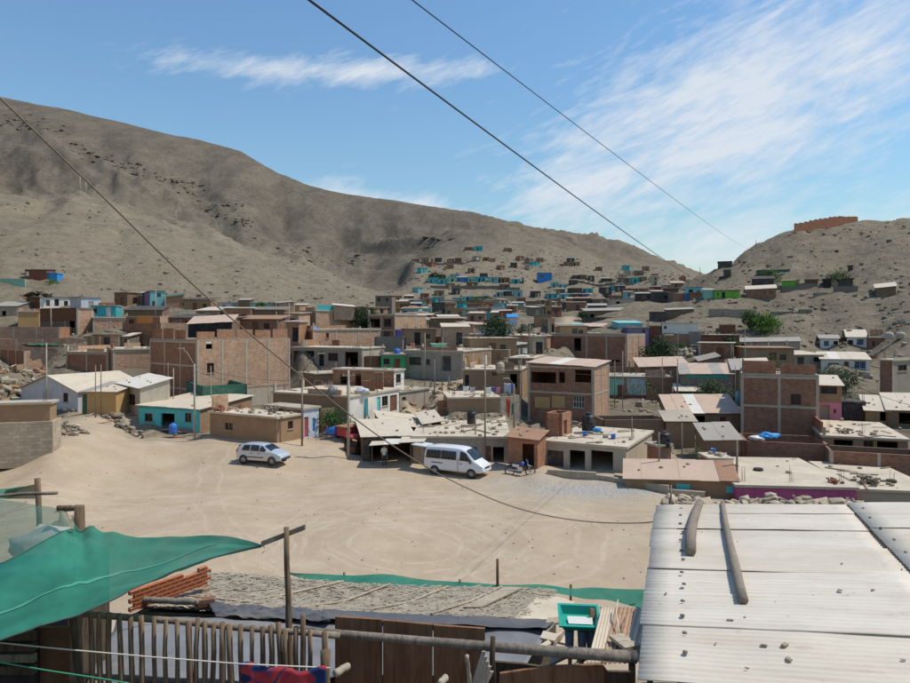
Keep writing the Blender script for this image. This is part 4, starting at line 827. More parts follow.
REFS = {'long brown mud-brick house with cluttered flat roof beside grey car': 'brown mud-brick house roof beside the car',
        'long low house with wide pale flat roof behind minibus and motorcycle': 'wide pale roof behind the minibus',
        'low house with dark garage doors and wide pale flat roof': 'roof over dark garage doors',
        'low brick box with pale lid in the yard by the magenta house': 'pale lid of the low brick box',
        'brown house with three dark windows and pale flat roof at right': 'roof over the three dark windows at right',
        'magenta house with broad bare pale flat roof below rubble bank': 'flat roof of the magenta house',
        'low house with sand-covered flat roof at right edge': 'sand-covered roof at right edge'}
WORLD_HOUSES = {}

def build_house(h):
    d, th = h['d'], R(h['th']); c, s = math.cos(th), math.sin(th)
    C = P(h['xc'], h['yb'], d); X0 = C.x
    dR, dL = Vector((c, s, 0)), Vector((-s, c, 0))
    def tR(px): k = (px - CX) / F; return (k * d - X0) / (c - k * s)
    def tL(px): k = (px - CX) / F; return (X0 - k * d) / (s + k * c)
    wR = tR(h['xr']) if 'xr' in h else h['Lr']; wL = tL(h['xl']) if 'xl' in h else h['Ll']
    for nm, w in (('R', wR), ('L', wL)):
        if not (.1 < w < 45): print('DIM?', h['label'][:50], nm, round(w, 1))
    wR = min(max(wR, .3), 45); wL = min(max(wL, .2), 30)
    H = (h['yb'] - h['yt']) / F * d
    rl, rr_ = h.get('rise', (0, 0))
    e = empty(h['name'], C, h['label'], h['cat'])
    nR, nL = Vector((s, -c, 0)), Vector((-c, -s, 0))
    holes = {'R': [], 'L': []}
    def rect(x0, x1, y0, y1):
        f = 'R' if (x0 + x1) / 2 > h['xc'] else 'L'
        t = tR if f == 'R' else tL
        a, b_ = sorted((t(x0), t(x1))); W = wR if f == 'R' else wL
        a, b_ = max(a, .06), min(b_, W - .06)
        D = d + (a + b_) / 2 * (s if f == 'R' else c)
        zz = lambda y: CH - (y - HY) / F * D - C.z
        return f, a, b_, zz(y1), zz(y0)
    ops = []
    for (k, *r) in h.get('op', []):
        f, a, b_, v0, v1 = rect(*r)
        v1 = min(v1, H - .12); v0 = max(v0, -.02)
        if b_ - a < .1 or v1 - v0 < .1: continue
        holes[f].append((a, b_, v0, v1)); ops.append((k, f, a, b_, v0, v1))
    faces = {'R': (C, dR, wR, H, H + rr_, nR), 'L': (C, dL, wL, H, H + rl, nL)}
    isopen = h['roof'] == 'open'; tk = .2 if isopen else 0.0
    if h.get('steps'):
        n_ = 13; wdt = wR / n_
        for i in range(n_):
            t = (i + .5) / n_; a = C + dR * (wdt * i); top = CH - ((224.5 - 8.5 * min(1, t * 1.5) ** .8) - HY) / F * (d + s * wdt * i); zb = tz(a.x, a.y) - 1.5
            MB().box((a.x, a.y, zb), dR * (wdt * .985), dL * .3, (0, 0, top - zb + random.uniform(-.12, .12))).build('wall', h['wR'], e)
        return e
    for f in ('R', 'L'):
        Cc, u, W, hA, hB, n = faces[f]
        wall_face(Cc, u, W, hA, hB, holes[f], n, thick=tk, bot=h.get('bot', -1.6)).build('wall', h['w' + f], e)
    if wL > .5:
        wall_face(C + dR * wR, dL, wL, H + rr_, H + rr_ + rl, [], dR, thick=tk, bot=h.get('bot', -1.6)).build('wall', h['wL'] if h['wL'] != 'white_paint' else 'white_paint', e)
        wall_face(C + dL * wL, dR, wR, H + rl, H + rr_ + rl, [], dL, thick=tk, bot=h.get('bot', -1.6)).build('wall', h['wL'], e)
    # openings
    for (k, f, a, b_, v0, v1) in ops:
        Cc, u, W, hA, hB, n = faces[f]
        q = lambda uu, vv, o: Cc + u * uu + UPV * vv - n * o
        if k == 'o': continue
        if k.startswith('d:'):
            dr = MB().box(q(a, v0, .14), u * (b_ - a), UPV * (v1 - v0), n * .05).build('door', k[2:], e)
            if d < 100:
                MB().box(q(a + (b_ - a) * .85, v0 + (v1 - v0) * .47, .09), u * .05, UPV * .12, n * .03).build('handle', 'metal_pole', dr)
                if b_ - a > 1.6:
                    for t in (.33, .66): MB().box(q(a + (b_ - a) * t, v0, .09), u * .03, UPV * (v1 - v0), n * .015).build('seam', 'dark', dr)
        else:
            fm = {'w': 'wood_panel', 'wb': 'white_paint', 'wbl': 'white_paint'}[k]
            g_ = {'w': 'window_glass', 'wb': 'window_glass', 'wbl': 'blue_glass'}[k]
            if d < 105:
                mb = MB(); t = .05; w_, v_ = b_ - a, v1 - v0
                for (x0, x1, y0, y1) in ((0, w_, 0, t), (0, w_, v_ - t, v_), (0, t, t, v_ - t), (w_ - t, w_, t, v_ - t), (w_ / 2 - .02, w_ / 2 + .02, t, v_ - t)) + (((w_ * .25 - .015, w_ * .25 + .015, t, v_ - t), (w_ * .75 - .015, w_ * .75 + .015, t, v_ - t), (t, w_ - t, v_ * .5 - .02, v_ * .5 + .02)) if k == 'wb' else ()):
                    mb.box(q(a + x0, v0 + y0, .13), u * (x1 - x0), UPV * (y1 - y0), n * .05)
                wf = mb.build('window', fm, e)
                MB().box(q(a + .01, v0 + .01, .16), u * (w_ - .02), UPV * (v_ - .02), n * .012).build('pane', g_, wf)
                MB().box(q(a - .05, v0 - .07, 0.0), u * (w_ + .1), UPV * .06, n * .07).build('sill', 'concrete', wf)
            else:
                MB().box(q(a, v0, .16), u * (b_ - a), UPV * (v1 - v0), n * .03).build('window', g_, e)
    # appliques
    for (mt, x0, x1, y0, y1) in h.get('applique', []) + ([] if 'upper' not in h else [(h['upper'][0], h['xl'] + .6, h['xc'] - .6, h['yt'] + .6, h['yt'] + (h['yb'] - h['yt']) * h['upper'][1])]):
        f, a, b_, v0, v1 = rect(x0, x1, y0, y1); Cc, u, W, hA, hB, n = faces[f]
        hol = [o_ for o_ in holes[f] if o_[0] < b_ and o_[1] > a and o_[2] < v1 and o_[3] > v0]
        if hol:
            wall_face(Cc + u * a + n * .045, u, b_ - a, v1, v1, [(max(o_[0] - a, .0), min(o_[1] - a, b_ - a), max(o_[2], v0), min(o_[3], v1)) for o_ in hol], n, bot=v0, reveal=.1).build('painted_panel', mt, e)
        else:
            MB().box(Cc + u * a + UPV * v0 + n * .003, u * (b_ - a), UPV * (v1 - v0), n * .045).build('painted_panel', mt, e)
    if 'band' in h:
        MB().box(C + dR * .15 - UPV * 1.4 + nR * .002, dR * (wR - .3), UPV * (h['band'][1] + 1.4), nR * .022).build('render_band', h['band'][0], e)
    if h.get('frame'):
        for f in ('R', 'L'):
            Cc, u, W, hA, hB, n = faces[f]
            if W < 2: continue
            k = max(1, round(W / 3.3))
            for i in range(k + 1):
                a = min(max(W * i / k - .12, .0), W - .24)
                if any(o_[0] - .05 < a + .24 and o_[1] + .05 > a for o_ in holes[f]): continue
                MB().box(Cc + u * a - UPV * 1.5 + n * .003, u * .24, UPV * (1.5 + hA + (hB - hA) * a / W - .003), n * .035).build('column', 'column', e)
            if not isopen:
                v = H - .24
                while v > 1.2:
                    if not any(o_[2] < v + .22 and o_[3] > v for o_ in holes[f]):
                        MB().box(Cc + u * .02 + UPV * v + n * .004, u * (W - .04), UPV * .2, n * .024).build('beam', 'column', e)
                    v -= 2.65
    if 'plinth' in h:
        pm, pyb = h['plinth']; hb = (pyb - h['yb']) / F * d
        MB().box(C - dL * .25 - dR * .3 - UPV * (hb + 1) , dL * (wL + .5), dR * (wR + .6), UPV * (hb + 1.0)).build('plinth', pm, e)
    if h.get('trim'):
        MB().box(C + dL * .02 + UPV * (H - .16) + nL * .004, dL * (wL - .04), UPV * .12, nL * .03).build('trim', h['trim'], e)
    if h.get('ribs'):
        for i in range(12): MB().box(C + dR * (wR * (i + .5) / 12) + nR * .003, dR * .06, UPV * (H - .05), nR * .03).build('rib', h['wR'], e)
    # roofs
    if h['roof'] == 'flat':
        ov, tt = .14, .17
        if h.get('par'):
            rf = MB().box(C + dL * .02 + dR * .02 + UPV * (H - h['par'] - .1), dR * (wR - .04), dL * (wL - .04), UPV * .1).build('roof', h['rm'], e)
            for (o_, u, w, v) in ((C, dR, wR, dL), (C + dL * (wL - .16), dR, wR, dL), (C + dL * .163, dL, wL - .326, dR), (C + dL * .163 + dR * (wR - .16), dL, wL - .326, dR)):
                MB().box(o_ + UPV * (H + .002), u * w, v * .16, UPV * .16).build('parapet', 'concrete', e)
        else:
            rf = MB().box(C - (dL + dR) * ov + UPV * (H + .002), dR * (wR + 2 * ov), dL * (wL + 2 * ov), UPV * tt).build('roof', h['rm'], e)
        ztop = C.z + H + (tt if not h.get('par') else -h['par'])
        WORLD_HOUSES[h['label']] = (C, dR, dL, wR, wL, ztop)
        if d < 128 and wR > 2 and wL > 2:      # rubble, offcuts and dirt left lying about
            mb = MB(); area = min(wR * wL, 140)
            for i in range(0 if 'magenta' in h['label'] else int(area * (.26 if d < 80 else .2)) + 4):
                b0 = C + dR * (wR * random.uniform(.03, .97)) + dL * (wL * random.random() ** 1.3 * .94 + .1); b0.z = ztop; mb.cur = random.choice([0, 0, 1, 2]); k = random.random()
                if k < .6: sz = random.uniform(.08, .32); mb.rock((b0.x, b0.y, b0.z + sz * .2), (sz, sz, sz * .7))
                elif k < .85: mb.cbox((b0.x, b0.y, b0.z + .05), (random.uniform(.5, 2.0), random.uniform(.06, .22), .07), random.uniform(0, 3.1))
                else: mb.cbox((b0.x, b0.y, b0.z + .07), (random.uniform(.25, .5), random.uniform(.15, .3), .14), random.uniform(0, 3.1))
            tag(mb.build('roof_debris', ['stone', 'lath_wood', 'brick'], e, uv=False), kind='stuff')
        if d < 130 and wR > 3 and wL > 3 and not h.get('par') and h['cat'] == 'house' and d > 53:      # column stubs and a start of the next storey
            for (fu, fv) in ((.0, .0), (1, .0), (.0, 1), (1, 1), (.5, 1)):
                if random.random() < .35: continue
                MB().box(C + dR * ((wR - .24) * fu) + dL * ((wL - .24) * fv) + UPV * (H + .1), dR * .22, dL * .22, UPV * random.uniform(.3, 1.1)).build('column_stub', 'column', e)
            if random.random() < .7:
                f0 = random.uniform(0, .4); f1 = random.uniform(.6, 1.0)
                MB().box(C + dL * (wL - .2) + dR * (wR * f0) + UPV * (H + .1), dR * (wR * (f1 - f0)), dL * .14, UPV * random.uniform(.5, 1.4)).build('stub_wall', random.choice(['brick', 'brick_pale', 'brick_red']), e)
            if random.random() < .5: MB().box(C + dL * (wL * .1) + dR * .02 + UPV * (H + .1), dL * (wL * random.uniform(.3, .7)), dR * .14, UPV * random.uniform(.4, 1.0)).build('stub_wall', random.choice(['brick', 'brick_pale', 'brick_red']), e)
        if d < 110:      # starter bars left standing on the roof corners
            for (fu, fv) in ((.08, .08), (.92, .08), (.08, .92), (.92, .92), (.5, .1)):
                if random.random() < .3 and not h.get('rebars'): continue
                b0 = C + dR * (wR * fu) + dL * (wL * fv); mb = MB()
                for (dx, dy) in ((0, 0), (.16, 0), (0, .16), (.16, .16)):
                    hh = random.uniform(.6, 1.1); mb.tube([(b0.x + dx, b0.y + dy, ztop - .05), (b0.x + dx + random.uniform(-.08, .08), b0.y + dy, ztop + hh)], .014 if d > 60 else .011, 4)
                mb.build('starter_bars', 'rebar', e)
    elif h['roof'] == 'tin':
        ov = .22; along_L = abs(rl) >= abs(rr_)
        A_ = (dR, wR, dL, wL, rr_, rl) if along_L else (dL, wL, dR, wR, rl, rr_)
        ua, wa, ub, wb, ra, rb = A_
        n_ = max(1, int(wa / 1.05)) if d < 95 else 1
        for i in range(n_):
            a0, a1 = -ov + (wa + 2 * ov) * i / n_, -ov + (wa + 2 * ov) * (i + 1) / n_ + (.04 if i < n_ - 1 else 0)
            j0, j1 = random.uniform(.0, .10), random.uniform(.0, .10)
            if d >= 95: j0 = j1 = 0
            zt = lambda aa, bb: H + .02 + ra * aa / wa + rb * bb / wb
            e0, e1 = -ov - j0, wb + ov + j1
            zj = (i % 2) * .018 + random.uniform(0, .02) * (n_ > 1)
            p = [C + ua * aa + ub * bb + UPV * (zt(aa, bb) + zj) for (aa, bb) in ((a0, e0), (a1, e0), (a1, e1), (a0, e1))]
            mb = MB(); up = UPV * .035
            mb.quad(*[x + up for x in p]); mb.quad(*p[::-1])
            for k in range(4): mb.quad(p[k], p[(k + 1) % 4], p[(k + 1) % 4] + up, p[k] + up)
            rmn = h['rm']
            if n_ > 1 and random.random() < .10: rmn = random.choice(['tin_grey', 'tin_cream', 'tin_pink', 'tin_rust', 'tin_white'])
            mb.build('roof_sheet' if n_ > 1 else 'roof', rmn, e)
        if d < 70:
            for i in range(random.randint(2, 5)):
                aa, bb = random.uniform(.1, .9) * wa, random.uniform(.1, .9) * wb
                w_ = C + ua * aa + ub * bb + UPV * (zt(aa, bb) + .1)
                sz = random.uniform(.14, .28)
                tag(put(STONE_MESH[i % 6], 'stone', w_, (sz, sz, sz), random.uniform(0, 6)), 'stone on the roof of the ' + ' '.join(h['label'].split()[:6]), 'stone', 'stones on the roof of the ' + h['label'])
    elif h['roof'] == 'gable':
        pk = wL * .15; mid = C + dL * (wL / 2) + UPV * (H + pk)
        for o_, n in ((Vector(), nL), (dR * wR, dR)):
            MB().poly([C + o_ + UPV * H, C + dL * wL + o_ + UPV * H, mid + o_]).build('gable', h['wL'], e)
        for (b0, sg) in ((C, -1), (C + dL * wL, 1)):
            ea = b0 + UPV * H + dL * (.25 * sg) - UPV * (.25 * pk / (wL / 2))
            p = [ea - dR * .25, ea + dR * (wR + .25), mid + dR * (wR + .25), mid - dR * .25]; p = [x + UPV * .03 for x in p]
            mb = MB(); up = UPV * .05; mb.quad(*[x + up for x in p]); mb.quad(*p[::-1])
            for k in range(4): mb.quad(p[k], p[(k + 1) % 4], p[(k + 1) % 4] + up, p[k] + up)
            mb.build('roof_slope', h['rm'], e)
    if 'merlons' in h:
        for f in ('R', 'L'):
            Cc, u, W, hA, hB, n = faces[f]
            k = max(2, round(W / 2.6)); w = W / k
            for i in range(k):
                if f == 'L' and i == 0: continue
                hh = random.uniform(.85, 1.25)
                MB().box(Cc + u * (w * i + .1) + UPV * (H + .165) - n * .3, u * (w - .35), n * .13, UPV * hh).build('parapet_panel', h['merlons'] if f == 'R' else h['wL'], e)
    if 'toprail' in h:
        MB().box(C + dR * .3 + UPV * (H + .18) - nR * .3, dR * (wR * .42), nR * .05, UPV * h['toprail'][1]).build('fence_panel', h['toprail'][0], e)
    # loose things lying on flat roofs
    ref = REFS.get(h['label'])
    if ref and h.get('clutter'):
        Cw, _, _, _, _, zt_ = WORLD_HOUSES[h['label']]
        for i in range(h['clutter']):
            w_ = C + dR * (wR * random.uniform(.06, .94)) + dL * (wL * random.uniform(.06, .94)); w_.z = zt_
            k = random.random()
            if k < .45:
                sz = random.uniform(.18, .5); tag(put(STONE_MESH[i % 6], 'stone', w_ + UPV * sz * .2, (sz, sz, sz), random.uniform(0, 6)), 'loose stone on the ' + ref, 'stone', 'stones on the ' + ref)
            elif k < .75:
                tag(put(boxmesh(random.choice(['lath_wood', 'plank_pale', 'dark_plank'])), 'plank', w_, (random.uniform(1.2, 2.8), .16, .05), random.uniform(0, 3.1)), 'loose plank on the ' + ref, 'plank', 'planks on the ' + ref)
            elif k < .87:
                tag(put(random.choice(PILES), 'brick_pile', w_, (random.uniform(.8, 1.5),) * 3, random.uniform(0, 3.1)), 'small brick pile on the ' + ref, 'bricks', 'brick piles on the ' + ref)
            elif k < .94:
                tag(put(BUCKET, 'bucket', w_, (1.3, 1.3, 1.3)), 'blue bucket standing on the ' + ref, 'bucket', 'buckets on the ' + ref)
            else:
                tag(put(TYRE, 'old_tyre', w_, (1, 1, 1), 0), 'old tyre lying on the ' + ref, 'tyre', 'tyres on the ' + ref)
    return e
for h_ in HOUSES: build_house(h_)

ORD = ['first', 'second', 'third', 'fourth', 'fifth', 'sixth', 'seventh', 'eighth', 'ninth', 'tenth', 'eleventh', 'twelfth', 'thirteenth', 'fourteenth', 'fifteenth', 'sixteenth', 'seventeenth', 'eighteenth', 'nineteenth', 'twentieth', 'twenty-first', 'twenty-second', 'twenty-third', 'twenty-fourth', 'twenty-fifth', 'twenty-sixth', 'twenty-seventh', 'twenty-eighth']
WORDS = {'turquoise_paint': 'turquoise', 'aqua_paint': 'pale turquoise', 'green_paint': 'green', 'blue_paint': 'blue', 'mint_paint': 'mint', 'brick_dark': 'dark brick', 'brick': 'brick', 'brick_pale': 'pale brick', 'brick_red': 'red brick', 'adobe': 'brown', 'adobe_dark': 'dark brown', 'wood_panel': 'timber', 'dark_sheet': 'black', 'concrete_pale': 'cream', 'purple_paint': 'purple', 'redbrown': 'dark red', 'concrete': 'grey', 'concrete_dark': 'dark grey', 'sandstone': 'sand-coloured', 'bluewhite_paint': 'bluish white', 'white_paint': 'white', 'tin_grey': 'tin', 'stone_dark': 'stone'}
RECTS = []
for h_ in HOUSES:
    xs_ = [h_['xc'], h_.get('xl', h_['xc']), h_.get('xr', h_['xc'])]; RECTS.append((min(xs_), max(xs_), h_['yt'], h_['yb'], h_['d'], h_['label']))
RECTS += [(638, 674, 332, 362, 105, 'dense dark green tree beside dark two-storey brick block'), (738, 784, 306, 336, 116, 'bright green shrubs on right hillside'), (694, 728, 376, 406, 76, 'leafy dusty green tree behind pink-roofed house'), (655, 702, 338, 358, 108, 'stony waste slope right of dark green tree'), (704, 745, 308, 322, 130, 'grey stone retaining wall on right hill')]
FOOT = []
def shack(C, th, w, dp, hh, mt, label, group, r2, d, turq=False, name=None):
    u, v = Vector((math.cos(th), math.sin(th), 0)), Vector((-math.sin(th), math.cos(th), 0)); n = -v
    sh = empty(name or ('shack' if d > 150 else 'town_house'), C, label, 'house', group)
    holes = []; dw = w * r2.uniform(.1, .55); holes.append((dw, min(dw + .95, w - .1), 0.0, min(2.0, hh - .25)))
    ww = w * r2.uniform(.62, .72)
    if ww > holes[0][1] + .15 and ww + .9 < w: holes.append((ww, ww + .85, 1.0, min(1.75, hh - .25)))
    if hh > 4.2:
        for t in ((.2, .7) if w > 4 else (.4,)): holes.append((w * t - .4, w * t + .5, 3.5, min(4.5, hh - .3)))
    mb = wall_face(C, u, w, hh, hh, holes, n, bot=-1.8); q = C + u * w; dn = UPV * 1.8; up = UPV * hh
    mb.quad(C - dn, C + v * dp - dn, C + v * dp + up, C + up); mb.quad(q - dn, q + v * dp - dn, q + v * dp + up, q + up)
    mb.quad(C + v * dp - dn, q + v * dp - dn, q + v * dp + up, C + v * dp + up)
    mb.build('wall', mt, sh)
    a = holes[0]; MB().box(C + u * a[0] - n * .12, u * (a[1] - a[0]), UPV * a[3], n * .04).build('door', r2.choice(['dark', 'wood_panel', 'redbrown', 'dark_sheet', 'concrete']), sh)
    for a in holes[1:]: MB().box(C + u * a[0] + UPV * a[2] - n * .14, u * (a[1] - a[0]), UPV * (a[3] - a[2]), n * .03).build('window', 'window_glass', sh)
    if d < 150 and mt.startswith('brick'):
        for f0, fu, W_, fn in ((C, u, w, n), (C, v, dp, -u)):
            for t in (0, .5, 1):
                a0 = min(max(W_ * t - .12, 0), W_ - .24)
                if fn is n and any(o_[0] - .05 < a0 + .24 and o_[1] + .05 > a0 for o_ in holes): continue
                MB().box(f0 + fu * a0 - UPV * 1.2 + fn * .003, fu * .24, UPV * (hh + 1.197), fn * .035).build('column', 'column', sh)
    ri = r2.uniform(0, .7) if r2.random() < .6 or d > 150 else 0.0; ov = .25
    rmn = r2.choice(['tin_grey', 'tin_grey', 'slab', 'slab_grey', 'tin_cream', 'tin_rust', 'dark_sheet', 'tin_pink', 'concrete_dark'] if not turq else ['tin_grey', 'dark_sheet', 'aqua_paint', 'tin_grey', 'concrete_dark'])
    if ri == 0: rmn = r2.choice(['slab', 'slab_grey', 'slab'])
    p = [C - u * ov - v * ov + UPV * (hh + .01), C + u * (w + ov) - v * ov + UPV * (hh + .01), C + u * (w + ov) + v * (dp + ov) + UPV * (hh + ri + .01), C - u * ov + v * (dp + ov) + UPV * (hh + ri + .01)]
    mb = MB(); up = UPV * .1; mb.quad(*[a + up for a in p]); mb.quad(*p[::-1])
    for i in range(4): mb.quad(p[i], p[(i + 1) % 4], p[(i + 1) % 4] + up, p[i] + up)
    mb.build('roof', rmn, sh)
    if ri == 0 and d < 150:
        mb = MB()
        for (fu, fv) in ((.06, .06), (.94, .06), (.06, .94), (.5, .06)):
            b0 = C + u * (w * fu) + v * (dp * fv)
            for k in range(3): mb.tube([(b0.x + k * .1, b0.y, C.z + hh), (b0.x + k * .1 + r2.uniform(-.1, .1), b0.y, C.z + hh + r2.uniform(.5, 1.1))], .016, 4)
        for k in range(int(w * dp * .25)):
            b0 = C + u * (w * r2.random()) + v * (dp * r2.random()); sz = r2.uniform(.1, .35); mb.rock((b0.x, b0.y, C.z + hh + .1 + sz * .2), (sz, sz * r2.uniform(.6, 2), sz * .6))
        tag(mb.build('roof_debris', 'rebar', sh, uv=False), kind='stuff')
    c_ = C + u * (w / 2) + v * (dp / 2); FOOT.append((c_.x, c_.y, max(w, dp) * .62))
for (where, x0, x1, ya, yb_, da, db, pal, hgt, fill) in ROWS:
    r2 = random.Random(where); x = x0; k = 0
    while x < x1 - 1.5:
        t = (x - x0) / (x1 - x0); d = da + (db - da) * t
        wpx = r2.uniform(3.2, 6.2) * F / d
        if d < 160: wpx *= 1.15
        if x + wpx > x1 + 2: wpx = max(x1 - x, 2.0)
        if r2.random() > fill: x += wpx * r2.uniform(.5, 1.0); continue
        dd = d + r2.uniform(-2, 2); base = P(x, ya + (yb_ - ya) * t, dd); w = wpx * dd / F * .96
        hh = hgt * r2.uniform(.8, 1.15) * (1.7 if r2.random() < .10 and d < 220 else 1); th = R(r2.uniform(-14, 10)); dp = r2.uniform(3.5, 6)
        mt = pal[k % len(pal)] if r2.random() < .75 else r2.choice(pal)
        zg = min(base.z, tz(base.x, base.y)); C = Vector((base.x, base.y, max(zg, base.z - .8)))
        shack(C, th, w, dp, hh, mt, '%s %s, %s from left in %s' % (WORDS[mt], 'shack' if d > 150 else 'house', ORD[k], where), 'small houses of the ' + where, r2, d, 'urquoise' in where)
        RECTS.append((x, x + wpx, base.z and (ya + (yb_ - ya) * t) - hh / d * F, ya + (yb_ - ya) * t, d, None))
        k += 1; x += wpx * (1.0 if fill > .9 else r2.uniform(1.0, 1.25))

# ---------------------------------------------------------------- houses that fill the gaps of the town
for h_ in HOUSES:
    p = P(h_['xc'], h_['yb'], h_['d']); th = R(h_['th']); c, s = math.cos(th), math.sin(th); d = h_['d']
    k = (h_['xr'] - CX) / F if 'xr' in h_ else None; wr = (k * d - p.x) / (c - k * s) if k is not None else h_['Lr']
    k = (h_['xl'] - CX) / F if 'xl' in h_ else None; wl_ = (p.x - k * d) / (s + k * c) if k is not None else h_['Ll']
    for a in (.25, .75):
        for b_ in (.25, .75): FOOT.append((p.x + c * wr * a - s * wl_ * b_, p.y + s * wr * a + c * wl_ * b_, max(wr, wl_) * .36 + .2))
def street_x(y): return float(np.interp(y, [55, 62, 66, 70, 77, 87, 118, 140, 168, 190], [-9, -10.5, -7.2, -4.3, -2.6, .6, 18, 22, 28, 30]))
rf_ = random.Random(2024); placed = 0
ZONES = [((20, 640), (76, 140), 900, (3.6, 6.5), ['brick', 'brick_pale', 'brick_dark', 'brick', 'brick_pale', 'adobe', 'concrete', 'redbrown', 'brick_red', 'sandstone', 'mint_paint', 'bluewhite_paint']),
         ((380, 690), (150, 290), 330, (3.2, 5.5), ['brick', 'brick_dark', 'adobe', 'redbrown', 'aqua_paint', 'turquoise_paint', 'concrete', 'brick_red', 'dark_sheet', 'sandstone']),
         ((415, 660), (300, 440), 70, (3.0, 5.0), ['turquoise_paint', 'brick_dark', 'aqua_paint', 'adobe', 'brick', 'dark_sheet', 'adobe_dark', 'sandstone']),
         ((640, 905), (88, 112), 110, (3.2, 5.5), ['brick', 'adobe', 'brick_dark', 'redbrown', 'concrete', 'wood_panel', 'dark_sheet', 'sandstone'])]
for (pxr, dr, tries, sz, pal) in ZONES:
    for it in range(tries):
        px, d = rf_.uniform(*pxr), rf_.uniform(*dr) if dr[0] < 300 else rf_.uniform(*dr)
        x = (px - CX) / F * d
        if abs(x - street_x(d)) < (3.6 if d < 190 else 0): continue
        if d < 98 and px < 62: continue
        if px > 690 and d > 112 and rf_.random() < .55: continue
        w, dp = rf_.uniform(*sz), rf_.uniform(*sz); rad = max(w, dp) * .62
        th = R(rf_.choice([45, 50, 55, 35]) + rf_.uniform(-6, 6)) if px < 560 and d < 150 else R(rf_.uniform(-25, 5) if px > 560 else rf_.uniform(-10, 45))
        cx_, cy_ = x + math.cos(th) * w / 2 - math.sin(th) * dp / 2, d + math.sin(th) * w / 2 + math.cos(th) * dp / 2
        if any((cx_ - f[0]) ** 2 + (cy_ - f[1]) ** 2 < (rad * .9 + f[2]) ** 2 for f in FOOT): continue
        corners = [(x, d), (x + math.cos(th) * w, d + math.sin(th) * w), (x - math.sin(th) * dp, d + math.cos(th) * dp)]
        zs = height([c[0] for c in corners], [c[1] for c in corners]); z0 = float(min(zs)); hh = rf_.uniform(2.3, 2.9) * (1.9 if rf_.random() < .22 and d < 150 and px < 560 else 1)
        if max(zs) - z0 > 2.2: continue
        z0 = float(zs.mean()) - .1; pyb = HY + (CH - z0) / d * F; pyt = pyb - hh / d * F; x0_, x1_ = min(CX + F * c[0] / c[1] for c in corners), max(CX + F * c[0] / c[1] for c in corners)
        bad = False
        for (a0, a1, b0, b1, dd, lb) in RECTS:      # do not stand in front of a house the photograph shows
            if dd > d and dd < d + 70:
                ox, oy = min(a1, x1_) - max(a0, x0_), min(b1, pyb) - max(b0, pyt)
                if ox > 0 and oy > 0 and ox * oy > (.07 if lb else .3) * max(1, (a1 - a0) * (b1 - b0)): bad = True; break
        if bad: continue
        best = min((r for r in RECTS if r[5]), key=lambda r: abs((r[0] + r[1]) / 2 - (x0_ + x1_) / 2) + 2 * abs(r[3] - pyb)); ddx, ddy = (x0_ + x1_) / 2 - (best[0] + best[1]) / 2, best[3] - pyb
        rel = ('right of' if ddx > 0 else 'left of') if abs(ddx) > 1.2 * abs(ddy) else ('above' if ddy > 0 else 'below')
        mt = rf_.choice(pal); storey = 'two-storey ' if hh > 4 else 'small '
        shack(Vector((x, d, z0)), th, w, dp, hh, mt, storey + WORDS[mt] + ' house ' + rel + ' ' + ' '.join(best[5].split()[:7]), 'houses crowded in the town', rf_, d, d > 300)
        RECTS.append((x0_, x1_, pyt, pyb, d, None)); placed += 1
